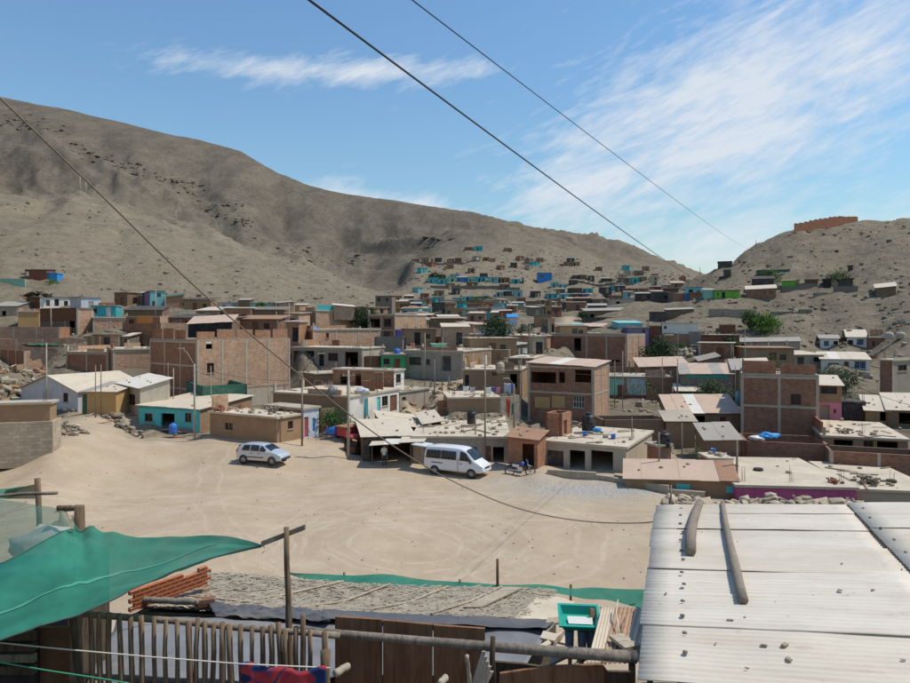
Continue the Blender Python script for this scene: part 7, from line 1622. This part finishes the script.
pole('street lamp on the wide pale roof with hanging washing', 514, 384, 434, 58, .08, 'old_pole', arm=(506.5, 378), cat='street lamp', name='street_lamp')
pole('pole beside the mural house on the street', 677, 368, 406, 76, .07, 'old_pole', cross=False)
pole('pole rising from the yard left of black tank', 632, 417, 440, 55, .05, 'old_pole')
pole('pole beside the black water tank in the yard', 659, 432, 466, 49, .07, 'old_pole')
pole('pole under grey corrugated awning in the yard', 682, 423, 450, 53.5, .06, 'old_pole')
pole('right pole of the yard by magenta house', 737, 440, 482, 47.5, .09, 'old_pole')
pole('utility pole above pale roof left of tall dark brick house', 745, 336, 368, 90, .07)
pole('short dark post at rubble bank corner', 671, 485, 507, 40, .07, 'old_pole', cat='post')
pole('pole in town centre behind pale block house', 530, 322, 366, 96, .08, 'old_pole')
pole('pole beside wide dark tree in mid town', 507, 330, 360, 105, .07, 'old_pole')
pole('pole on dark wall right of green house', 403, 340, 372, 92, .05)
pole('pole on half-built concrete house under the knoll', 51, 303, 325, 112, .09)
pole('thin mast on the right hill ridge', 756, 240, 251, 194, .10, 'old_pole')
pole('thin mast in the saddle between hills', 700, 267, 279, 225, .12, 'old_pole')
pole('left pylon of a pair high on the mountain', 80, 174, 201, 470, .32)
pole('right pylon of a pair high on the mountain', 86, 180, 201, 470, .28)
pole('lone pylon on the mountain spur', 176, 210, 227, 452, .28)
rp = random.Random(99); last = None
for k in range(34):
    px, d_ = rp.uniform(60, 790), rp.uniform(66, 122); x = (px - CX) / F * d_
    if any((x - f[0]) ** 2 + (d_ - f[1]) ** 2 < (f[2] * .8) ** 2 for f in FOOT): continue
    zb_ = tz(x, d_); hh = rp.uniform(4.5, 7.0); yb_ = HY + (CH - zb_) / d_ * F; yt_ = yb_ - hh / d_ * F
    best = min((r for r in RECTS if r[5]), key=lambda r: abs((r[0] + r[1]) / 2 - px) + 2 * abs(r[3] - yb_)); ddx, ddy = px - (best[0] + best[1]) / 2, best[3] - yb_
    pole('thin pole ' + (('right of' if ddx > 0 else 'left of') if abs(ddx) > 1.2 * abs(ddy) else ('above' if ddy > 0 else 'below')) + ' ' + ' '.join(best[5].split()[:8]), px, yt_, yb_, d_, rp.uniform(.05, .075), rp.choice(['old_pole', 'metal_pole']))
def wire(label, a, b_, sag, r_=.012): rod('wire', [P(*a).lerp(P(*b_), i / 24) - UPV * sag * 4 * (i / 24) * (1 - i / 24) for i in range(25)], r_, 'cable_dark', None, 4, label, 'wire')
wire('upper wire between street lamp and thick street pole', (194.5, 366, 60.5), (348.5, 373, 55), .9)
wire('lower wire between street lamp and thick street pole', (194.5, 371, 60.5), (348.5, 378, 55), 1.0)
wire('wire from left grey pole to street lamp', (46.5, 346, 66), (194.5, 368, 60.5), .8)
wire('wire from thick street pole to tall leaning pole', (348.5, 373, 55), (485, 360, 53), .9)
wire('wire from tall leaning pole to mural house pole', (485, 357, 53), (677, 370, 76), 1.0)
wire('wire from mural house pole to pale roof pole', (677, 370, 76), (745, 338, 90), .7)
wire('wire from thick street pole to street bend pole', (348.5, 374, 55), (434.5, 360, 76), .8)
wire('white wire over roofs at right edge', (841, 379, 70), (930, 410, 62), .3, .02)

# ================================================================ water tanks, washing, tarps
def tank(label, px, yb, d, r_, hgt, mat, name='water_tank', z=None):
    b_ = P(px, yb, d); e = empty(name, b_, label, 'water tank')
    MB().lathe([(r_ * .96, 0), (r_, hgt * .05), (r_, hgt * .22), (r_ * 1.04, hgt * .25), (r_, hgt * .28), (r_, hgt * .5), (r_ * 1.04, hgt * .53), (r_, hgt * .56), (r_, hgt * .76), (r_ * .9, hgt * .84), (r_ * .45, hgt * .93)], b_, 18).build('body', mat, e, True, uv=False)
    MB().lathe([(r_ * .42, hgt * .92), (r_ * .42, hgt), (r_ * .36, hgt * 1.02)], b_, 14).build('lid', mat, e, True, uv=False)
    return e
tank('black water tank on brick base in the yard', 664, 446.5, 51.6, .50, 1.15, 'black_tank')
tank('black water tank behind the orange brick ruin', 588.5, 430.5, 57, .56, 1.45, 'black_tank')
tank('dark water tank on wide pale roof behind minibus', 471.5, 424, 60, .40, 1.2, 'black_tank')
tank('pale cylindrical tank on washing terrace house', 500.5, 373, 75, .42, 1.25, 'sandstone')
tank('blue water tank on the bright green house', 397, 355, 90, .42, .9, 'tank_blue')
tank('left one of two cream tanks at right edge', 889, 339, 104, .62, 1.1, 'concrete_pale')
tank('right one of two cream tanks at right edge', 901, 339, 104, .62, 1.1, 'concrete_pale')
tank('blue rubbish drum in front of teal house door', 173, 433.5, 62.2, .34, .95, 'tank_blue', 'drum')
tank('pale pipe tank standing by tall dark brick house side', 738, 404, 70, .26, 1.3, 'aqua_paint')
def hang(name, px0, px1, y0, y1, d, mat, label, cat='laundry'):
    a, b_ = P(px0, y0, d), P(px1, y0, d); hh = (y1 - y0) / F * d
    tag(grid(lambda u, v: a.lerp(b_, u) + Vector((.02 * math.sin(5 * v), .03 * math.sin(9 * u + v), -hh * v * (1 + .18 * math.sin(7 * u + px0)))) - UPV * .05 * math.sin(3.14 * u), 10, 5, name, mat, None, .01), label, cat)
wire('clothes line on the washing terrace', (462, 385, 69), (522, 383, 69), .05)
for i, (x0, x1, y0, y1, mt, wd) in enumerate(((463, 469, 386, 391, 'white_cloth', 'white sheet at left end'), (470, 475, 387, 391.5, 'bluewhite_paint', 'bluish cloth'), (484, 491, 387, 394, 'white_cloth', 'larger white sheet'), (492, 495, 386.5, 392, 'bike_blue', 'dark blue shirt'), (496, 500, 387, 393, 'pink_paint', 'pink cloth'), (504, 511, 383, 393, 'bluewhite_paint', 'pale blue sheet'), (511.5, 515, 384, 391, 'bike_blue', 'blue cloth at right end'))):
    hang('laundry', x0, x1, y0, y1, 69, mt, wd + ' hanging on the washing terrace line')
hang('laundry', 506, 510, 398, 415, 62, 'red_paint', 'long red cloth hanging by the roof street lamp')
hang('laundry', 511.5, 515, 403, 416, 60, 'dark_green', 'dark green cloth hanging on the roof street lamp')
def crumple(label, px, py, d, sx, sy, mat, seed, cat='tarp'): p = P(px, py, d); lump('tarp', p, (sx, sx * .7, sy), mat, label, cat, seed)
crumple('crumpled blue tarp on yard wall of tall dark brick house', 769, 436, 57.3, .8, .28, 'tarp_blue', 31)
crumple('pale crumpled plastic beside the blue tarp on yard wall', 757, 438, 57.3, .8, .2, 'white_cloth', 32)
crumple('bright blue tarp on roof of pink brick house above arcade', 313, 329, 103, .95, .35, 'tarp_blue', 33)
sc_ = empty('scrap_heap', P(36, 297.5, 139), 'heap of dark boards and rags on the white house under the knoll', 'scrap')
for k in range(16): MB().cbox(P(24 + k * 1.7, 296.5 - 4.2 * math.sin(k / 5) * random.random(), 139 + random.uniform(-1, 2)), (random.uniform(1, 3.2), random.uniform(.4, 1.6), .08), random.uniform(0, 3), (random.uniform(-.7, .7), random.uniform(-.6, .6))).build('scrap_sheet', random.choice(['dark_sheet', 'dark', 'wood_panel', 'tin_grey']), sc_)
crumple('grey tarp bundle on roof beside blue house and bush', 333, 392, 64, .55, .6, 'tarp_grey', 35)
crumple('pale plastic heap on terrace left of brick piles', 362, 391, 65, .7, .3, 'bluewhite_paint', 36)
crumple('blue plastic bundles beside the green bush', 333, 431, 60.5, .6, .4, 'tank_blue', 37, 'bundle')
crumple('light blue bag at foot of black tank by orange ruin', 597, 430, 56.5, .4, .2, 'tarp_blue', 38)
crumple('dark green net bundle along top of pink brick lot wall', 40, 345, 95.5, 2.4, .22, 'dark_green', 39)
for i, (px, py, w, hgt, lb) in enumerate(((371, 391, 1.3, 1.1, 'left red brick stack on terrace of white teal-door house'), (380, 389, .9, 1.7, 'taller red brick stack on terrace of white teal-door house'), (334, 396, .8, .8, 'red brick stack left end of street terrace'))):
    p = P(px, py, 65.5); e = empty('brick_stack', p, lb, 'bricks'); 
    for k in range(int(hgt / .2)):
        for j in range(int(w / .3)): put(boxmesh('brick_red'), 'brick', p + Vector((j * .3 - w / 2 + .03 * (k % 2), 0, k * .2)), (.28, .5, .185), .02 * (j - k), e)
shd = MB().cbox(P(336, 345, 100.5), (1.0, 1.0, 1.5)).build('red_locker', 'redbrown'); tag(shd, 'small dark red locker on terrace above the open arcade', 'locker')
for i, (px, y0, y1, d) in enumerate(((372, 444, 463, 54.2), (387, 443, 463, 53.8), (411, 441, 462, 53.6))): pole(['left', 'middle', 'right'][i] + ' thin awning post of the market shed', px, y0, y1, d, .045, 'old_pole', cat='post', name='awning_post')
aw = empty('awning', P(392, 443, 53.2), 'low pale patched sheet awning in front of market shed', 'awning')
for i, (x0, x1, y0, y1, mt) in enumerate(((369, 384, 446, 441, 'tin_cream'), (383, 400, 445, 439, 'tin_white'), (399, 424, 443, 437, 'tin_cream'))):
    a, b_, c_, e_ = P(x0, y0, 52.6), P(x1, y0 - 1, 52.6), P(x1 + 4, y1, 55.2), P(x0 + 3, y1, 55.2); mb = MB(); up = UPV * .03; q = [a, b_, c_, e_]; mb.quad(*[x + up for x in q]); mb.quad(*q); [mb.quad(q[k], q[(k + 1) % 4], q[(k + 1) % 4] + up, q[k] + up) for k in range(4)]; mb.build('awning_sheet', mt, aw, uv=False)

# ================================================================ vehicles
def veh(name, label, cat, px, d, heading): 
    p = on_ground(px, d); return empty(name, p, label, cat, None, (0, 0, R(heading)))
def loft(st):
    """stations x: z bottom, half width, belt z, belt half width, top z, top half width"""
    mb = MB(); rings = []
    for (x, zb, wb, zl, wl_, zt, wt) in st:
        zm = zb + (zl - zb) * .45
        half = [(0.0, zb), (wb * .92, zb), (wb, zb + (zl - zb) * .15), (wb * 1.01, zm), (wl_, zl), (wl_ + (wt - wl_) * .55, zl + (zt - zl) * .55), (wt, zt - .05), (wt * .88, zt), (0.0, zt + .015)]
        ring = [(x, y, z) for (y, z) in half] + [(x, -y, z) for (y, z) in half[-2:0:-1]]; rings.append(ring)
    n = len(rings[0])
    for r_ in rings: mb.v += r_
    for i in range(len(rings) - 1):
        for k in range(n): mb.f.append((i * n + k, i * n + (k + 1) % n, (i + 1) * n + (k + 1) % n, (i + 1) * n + k)); mb.mi.append(0)
    mb.f.append(tuple(range(n))); mb.mi.append(0); mb.f.append(tuple((len(rings) - 1) * n + k for k in range(n - 1, -1, -1))); mb.mi.append(0)
    return mb
def st_at(st, x):
    for a, b_ in zip(st[:-1], st[1:]):
        if a[0] <= x <= b_[0]: t = (x - a[0]) / (b_[0] - a[0]); return [p + (q - p) * t for p, q in zip(a, b_)]
    return list(st[0] if x < st[0][0] else st[-1])
def side_glass(st, e, xs, s0, s1, side, name='window', off=.02, mat='car_glass'):
    x0, x1, xt1, xt0 = xs; mb = MB(); lo, hi = [], []
    for k in range(5):
        for (arr, xa, xb, s) in ((lo, x0, x1, s0), (hi, xt0, xt1, s1)):
            x = xa + (xb - xa) * k / 4; q = st_at(st, x); arr.append((x, side * (q[4] + (q[6] - q[4]) * s + off), q[3] + (q[5] - q[3]) * s))
    for k in range(4): mb.quad(lo[k], lo[k + 1], hi[k + 1], hi[k])
    o = mb.build(name, mat, e, True, uv=False); md = o.modifiers.new('thickness', 'SOLIDIFY'); md.thickness = .012; return o
def wheel(e, x, y, r_, w, side):
    wh = MB().lathe([(r_ * .62, -w / 2), (r_ * .93, -w / 2), (r_, -w / 2 + .03), (r_, w / 2 - .03), (r_ * .93, w / 2), (r_ * .62, w / 2)], (x, y, r_), 22, 'Y').build('wheel', 'tyre', e, True, uv=False)
    rm = MB().lathe([(.03, side * (w / 2 + .012)), (r_ * .35, side * (w / 2 - .005)), (r_ * .6, side * (w / 2 + .005)), (r_ * .64, side * (w / 2 - .02))], (x, y, r_), 16, 'Y').build('rim', 'rim', wh, True, uv=False)
    return wh
def well_shade(e, x, y, r_, side): 
    MB().lathe([(r_ * 1.17, side * .0), (r_ * 1.17, side * .012), (r_ * .2, side * .013)], (x, y, r_ * 1.02), 22, 'Y').build('wheel_well_shade', 'black_plastic', e, True, uv=False)  # near-black disc paints in the shade of the wheel well
CAR = [(-1.93, .42, .66, .78, .66, .84, .56), (-1.88, .32, .76, .86, .75, 1.0, .56), (-1.72, .26, .80, .92, .79, 1.32, .54), (-1.40, .22, .815, .93, .80, 1.44, .55), (-.7, .20, .82, .92, .805, 1.475, .57), (0, .20, .82, .91, .805, 1.46, .57), (.38, .20, .82, .91, .80, 1.39, .56), (.75, .20, .82, .92, .795, 1.17, .60), (1.08, .21, .815, .92, .785, .99, .64), (1.45, .23, .80, .86, .765, .91, .62), (1.75, .27, .77, .74, .73, .80, .58), (1.90, .34, .68, .60, .66, .66, .5), (1.94, .42, .56, .54, .55, .57, .42)]
car = veh('parked_car', 'small silver hatchback car standing alone on the square', 'car', 263.5, 52.4, -17)
o = loft(CAR).build('body', 'car_silver', car, True, uv=False); md = o.modifiers.new('s', 'SUBSURF'); md.levels = md.render_levels = 2
for sd_ in (-1, 1):
    side_glass(CAR, car, (-1.42, -.74, -.72, -1.25), .12, .86, sd_); side_glass(CAR, car, (-.64, .08, .05, -.62), .12, .88, sd_); side_glass(CAR, car, (.16, .82, .36, .14), .12, .86, sd_)
    for x in (-1.22, 1.20): well_shade(car, x, sd_ * .82, .30, sd_); wheel(car, x, sd_ * .74, .30, .19, sd_)
    MB().cbox((.80, sd_ * .90, .99), (.14, .18, .12)).build('mirror', 'car_silver', car, uv=False)
    MB().cbox((-.35, sd_ * .83, .52), (1.7, .03, .07)).build('side_moulding', 'black_plastic', car, uv=False)
    for x in (-.45, .2): MB().cbox((x - .1, sd_ * .825, .80), (.18, .03, .035)).build('door_handle', 'black_plastic', car, uv=False)
    MB().cbox((1.78, sd_ * .56, .66), (.16, .28, .13), 0).build('headlight', 'clear_lamp', car, uv=False)
    MB().cbox((-1.84, sd_ * .66, .88), (.12, .16, .26)).build('tail_light', 'red_glass', car, uv=False)
mb = MB()
for k in range(6):
    y = -.55 + 1.1 * k / 6; y2 = -.55 + 1.1 * (k + 1) / 6; mb.quad((1.04, y * 1.1, 1.025), (1.04, y2 * 1.1, 1.025), (.47, y2 * .95, 1.385), (.47, y * .95, 1.385))
mb.build('windscreen', 'car_glass', car, True, uv=False)
MB().cbox((-1.80, 0, 1.18), (.03, .95, .26), 0, (0, -.35)).build('rear_window', 'car_glass', car, uv=False)
MB().cbox((1.90, 0, .42), (.10, 1.2, .16)).build('grille', 'black_plastic', car, uv=False)
MB().lathe([(.28, -.09), (.32, 0), (.28, .09)], (-2.0, .0, .80), 16, 'Y').build('spare_wheel', 'tyre', car, True, uv=False).rotation_euler = (0, 0, 0)
VAN = [(-2.58, .50, .80, 1.10, .80, 1.60, .70), (-2.52, .40, .88, 1.20, .87, 1.98, .72), (-2.3, .36, .91, 1.22, .89, 2.17, .74), (-1.6, .34, .92, 1.22, .90, 2.22, .75), (-.4, .34, .92, 1.22, .90, 2.23, .75), (.6, .34, .92, 1.22, .90, 2.20, .75), (1.05, .34, .92, 1.22, .89, 2.08, .73), (1.5, .34, .92, 1.21, .88, 1.70, .72), (1.86, .35, .91, 1.20, .86, 1.34, .72), (2.2, .37, .88, 1.08, .82, 1.19, .68), (2.45, .42, .82, .92, .76, 1.02, .62), (2.56, .50, .70, .76, .66, .82, .52)]
van = veh('minibus', 'white minibus with dark windows and raised tailgate on the square', 'minibus', 457.5, 51.0, -27)
o = loft(VAN).build('body', 'van_white', van, True, uv=False); md = o.modifiers.new('s', 'SUBSURF'); md.levels = md.render_levels = 2
for sd_ in (-1, 1):
    side_glass(VAN, van, (-2.35, -1.05, -1.05, -2.3), .08, .72, sd_, off=.035); side_glass(VAN, van, (-1.0, .32, .32, -1.0), .08, .72, sd_, off=.035); side_glass(VAN, van, (.62, 1.62, 1.12, .66), .08, .80, sd_, off=.035)
    for x in (-1.55, 1.62): well_shade(van, x, sd_ * .925, .34, sd_); wheel(van, x, sd_ * .83, .34, .22, sd_)
    MB().cbox((1.60, sd_ * 1.05, 1.30), (.12, .16, .28)).build('mirror', 'black_plastic', van, uv=False)
    MB().cbox((2.36, sd_ * .68, .86), (.28, .24, .22), 0, (0, .5)).build('headlight', 'clear_lamp', van, uv=False)
    MB().cbox((-2.55, sd_ * .76, 1.15), (.08, .14, .5)).build('tail_light', 'red_glass', van, uv=False)
    MB().cbox((.48, sd_ * .928, .95), (.02, .03, 1.0)).build('door_seam', 'black_plastic', van, uv=False)
    MB().cbox((.74, sd_ * .93, 1.05), (.16, .03, .05)).build('door_handle', 'black_plastic', van, uv=False)
    MB().cbox((-1.35, sd_ * .93, .98), (1.0, .02, .06)).build('lettering', 'trousers', van, uv=False)
mb = MB()
for k in range(6):
    y = -.66 + 1.32 * k / 6; y2 = -.66 + 1.32 * (k + 1) / 6; mb.quad((1.86, y * 1.06, 1.385), (1.86, y2 * 1.06, 1.385), (1.12, y2 * .98, 2.10), (1.12, y * .98, 2.10))
mb.build('windscreen', 'car_glass', van, True, uv=False)
MB().cbox((2.60, 0, .58), (.03, .5, .13)).build('number_plate', 'clear_lamp', van, uv=False); MB().cbox((2.52, 0, .60), (.12, 1.5, .18)).build('bumper', 'van_white', van, uv=False); MB().cbox((2.56, 0, .80), (.06, .8, .12)).build('grille', 'black_plastic', van, uv=False)
tg_ = MB().cbox((-3.15, 0, 2.12), (1.25, 1.45, .07), 0, (0, .06)).build('tailgate', 'van_white', van, uv=False); MB().cbox((-3.2, 0, 2.075), (.8, 1.15, .02), 0, (0, .06)).build('tailgate_window', 'car_glass', tg_, uv=False)
MB().cbox((-2.56, 0, 1.35), (.06, 1.4, 1.3)).build('boot_shade_panel', 'dark', van, uv=False)  # near-black panel paints the shaded boot interior on the closed body
van.scale = (.94, .94, .94)
# motorcycle
mo = veh('motorcycle', 'blue and white motorcycle parked by the brick kiosk', 'motorcycle', 520, 50.2, -8)
for x in (-.68, .68):
    w_ = MB()
    pts = [(x + .31 * math.cos(a * math.pi / 10), 0, .31 + .31 * math.sin(a * math.pi / 10)) for a in range(21)]
    wh = w_.tube(pts, .045, 6, False).build('wheel', 'tyre', mo, True, uv=False)
    MB().lathe([(.06, -.05), (.07, 0), (.06, .05)], (x, 0, .31), 10, 'Y').build('hub', 'chrome', wh, True, uv=False)
    q = MB()
    for a in range(6): q.tube([(x, 0, .31), (x + .29 * math.cos(a * math.pi / 3), 0, .31 + .29 * math.sin(a * math.pi / 3))], .008, 4)
    q.build('spokes', 'chrome', wh, uv=False)
MB().tube([(.68, .06, .31), (.52, .06, .78), (.42, .04, 1.02)], .022, 6).build('fork', 'chrome', mo, True, uv=False); MB().tube([(.68, -.06, .31), (.52, -.06, .78), (.42, -.04, 1.02)], .022, 6).build('fork', 'chrome', mo, True, uv=False)
MB().tube([(.36, -.36, 1.08), (.44, -.15, 1.06), (.44, .15, 1.06), (.36, .36, 1.08)], .018, 6).build('handlebar', 'black_plastic', mo, True, uv=False)
MB().tube([(.42, 0, .95), (.2, 0, .5), (-.15, 0, .38), (-.68, 0, .31)], .03, 6).build('frame', 'black_plastic', mo, True, uv=False)
MB().lathe([(.02, -.16), (.12, -.12), (.15, 0), (.12, .12), (.02, .16)], (.16, 0, .78), 12, 'Y').build('fuel_tank', 'bike_blue', mo, True, uv=False)
MB().cbox((.0, 0, .45), (.34, .24, .26)).build('engine', 'chrome', mo, uv=False); MB().cbox((-.32, 0, .80), (.70, .22, .09), 0, (0, -.05)).build('seat', 'black_plastic', mo, uv=False)
for s_ in (-1, 1): MB().cbox((-.28, s_ * .12, .66), (.44, .03, .17), 0, (0, .15)).build('side_panel', 'bike_white', mo, uv=False)
MB().cbox((.62, 0, .66), (.30, .12, .03), 0, (0, .3)).build('front_mudguard', 'bike_white', mo, uv=False); MB().cbox((-.74, 0, .70), (.34, .14, .03), 0, (0, -.25)).build('rear_mudguard', 'bike_white', mo, uv=False)
MB().cbox((.50, 0, .92), (.10, .18, .18)).build('headlight', 'bike_blue', mo, uv=False); MB().tube([(-.1, -.13, .35), (-.75, -.14, .42)], .035, 7).build('exhaust', 'chrome', mo, True, uv=False)
mo.scale = (1.1, 1.1, 1.14)
# three-wheeler
tk = veh('tricycle_taxi', 'red canopied three-wheeled taxi parked in the side street', 'tricycle', 358, 58.5, 62)
for (x, y) in ((.9, 0), (-.7, .55), (-.7, -.55)): wheel(tk, x, y, .26, .12, 1 if y >= 0 else -1)
MB().cbox((-.55, 0, .55), (1.3, 1.15, .5)).build('body', 'redbrown', tk, uv=False); MB().cbox((.55, 0, .62), (.9, .3, .4)).build('front', 'canopy_red', tk, uv=False)
MB().lathe([(.02, -.62), (.35, -.6), (.4, 0), (.35, .6), (.02, .62)], (0, 0, 0), 10, 'Y').build('canopy', 'canopy_red', tk, True, uv=False); cn = bpy.data.objects[[c_.name for c_ in tk.children if c_.name.startswith('canopy')][0]]; cn.location = (-.2, 0, 1.52); cn.scale = (2.6, 1, .45)
for (x, y) in ((.6, .5), (.6, -.5), (-1.1, .5), (-1.1, -.5)): MB().tube([(x, y, .6), (x, y, 1.55)], .02, 5).build('upright', 'black_plastic', tk, True, uv=False)
MB().cbox((.5, 0, 1.15), (.03, .95, .55), 0, (0, -.2)).build('windscreen', 'car_glass', tk, uv=False); MB().cbox((-.6, 0, .95), (.5, 1.0, .35)).build('seat', 'black_plastic', tk, uv=False)
tk2 = veh('red_cart', 'red covered cart parked behind the three-wheeled taxi', 'cart', 348, 60.5, 50)
MB().cbox((0, 0, .85), (1.7, 1.2, .7)).build('box', 'canopy_red', tk2, uv=False); MB().cbox((0, 0, 1.3), (1.9, 1.35, .12)).build('cover', 'tin_rust', tk2, uv=False)
for (x, y) in ((-.5, .62), (-.5, -.62), (.6, .62), (.6, -.62)): wheel(tk2, x, y, .27, .12, 1 if y > 0 else -1)

# ================================================================ person in the shade of the market shed
def person(label, px, d, heading, hgt=1.65):
    base = on_ground(px, d); k = hgt / 1.7
    J = {'pel': (0, 0, .95), 'waist': (0, 0, 1.10), 'chest': (0, .01, 1.32), 'neck': (0, .0, 1.46), 'chin': (.01, -.01, 1.53), 'head': (0, -.02, 1.62), 'top': (0, -.01, 1.70)}
    r_ = {'pel': (.15, .11), 'waist': (.13, .10), 'chest': (.165, .11), 'neck': (.055, .055), 'chin': (.06, .065), 'head': (.078, .095), 'top': (.05, .06)}
    ed_ = [('pel', 'waist'), ('waist', 'chest'), ('chest', 'neck'), ('neck', 'chin'), ('chin', 'head'), ('head', 'top')]
    for s_, nm in ((1, 'l'), (-1, 'r')):
        for j, p, w in (('hip', (.09 * s_, 0, .90), (.085, .09)), ('knee', (.10 * s_, -.03 - .04 * (s_ > 0), .49), (.055, .06)), ('ank', (.10 * s_, .02, .09), (.04, .04)), ('toe', (.12 * s_, -.14, .035), (.045, .03)), ('sho', (.17 * s_, 0, 1.40), (.065, .07)), ('elb', (.22 * s_, -.02, 1.12), (.042, .045)), ('wri', (.20 * s_, -.16, .94), (.028, .03)), ('hand', (.19 * s_, -.23, .88), (.035, .022))):
            J[j + nm] = p; r_[j + nm] = w
        ed_ += [('pel', 'hip' + nm), ('hip' + nm, 'knee' + nm), ('knee' + nm, 'ank' + nm), ('ank' + nm, 'toe' + nm), ('chest', 'sho' + nm), ('sho' + nm, 'elb' + nm), ('elb' + nm, 'wri' + nm), ('wri' + nm, 'hand' + nm)]
        for f_ in range(5):
            q = 'f%d%s' % (f_, nm); J[q] = (.19 * s_ + (f_ - 2) * .016, -.29 + abs(f_ - 2) * .012, .83 + .004 * f_); r_[q] = (.009, .009); ed_.append(('hand' + nm, q))
    names = list(J); me_ = bpy.data.meshes.new('body'); me_.from_pydata([tuple(c_ * k for c_ in J[n_]) for n_ in names], [(names.index(a), names.index(b_)) for a, b_ in ed_], [])
    o = bpy.data.objects.new('body', me_); COL.objects.link(o)
    md = o.modifiers.new('skin', 'SKIN'); me_.skin_vertices or me_.attributes
    for i, n_ in enumerate(names): me_.skin_vertices[0].data[i].radius = tuple(x * k for x in r_[n_]); me_.skin_vertices[0].data[i].use_root = n_ == 'pel'
    o.modifiers.new('sub', 'SUBSURF').levels = 1
    dg = bpy.context.evaluated_depsgraph_get(); m2 = bpy.data.meshes.new_from_object(o.evaluated_get(dg)); bpy.data.objects.remove(o)
    for mt in ('skin', 'shirt', 'trousers', 'hair'): m2.materials.append(MATS[mt])
    for p in m2.polygons:
        z, y, x = p.center.z / k, p.center.y, abs(p.center.x) / k
        p.material_index = 3 if (z > 1.635 or (z > 1.56 and y > .0)) else 0 if z > 1.47 or (x > .15 and z < 1.14 and z > .7) else 1 if z > .93 else 2 if z > .06 else 3
        p.use_smooth = True
    e = empty('person', base, label, 'person', None, (0, 0, R(heading))); b2 = bpy.data.objects.new('body', m2); COL.objects.link(b2); b2.parent = e
    mb = MB()
    for s_ in (-1, 1): mb.rock((.03 * s_ * k, -.105 * k, 1.625 * k), (.018, .012, .012), seed=3)
    mb.build('eyes', 'dark', e, uv=False); MB().rock((0, -.118 * k, 1.595 * k), (.024, .03, .035), seed=4).build('nose', 'skin', e, uv=False)
    return e
person('person in white shirt and dark trousers in shade of the market shed', 384, 53.3, 20)

# ================================================================ labels: like things on one place are told apart by their order
tops = [o for o in scene.objects if o.parent is None and 'label' in o]
by = {}
for o in tops: by.setdefault(o['label'], []).append(o)
for lb, ol in by.items():
    if len(ol) < 2: continue
    def sx(o):
        v = o.location if o.location.length > 0 else sum((Vector(c_) for c_ in o.bound_box), Vector()) / 8
        return v.x / max(v.y, .1)
    ol.sort(key=sx)
    for i, o in enumerate(ol):
        if i < len(ORD): o['label'] = ORD[i] + ' from left, ' + lb
for o in tops:
    w = o['label'].split()
    if len(w) > 16: print('LONG', o.name, len(w), o['label'])
    if 'kind' not in o: o['kind'] = 'thing'
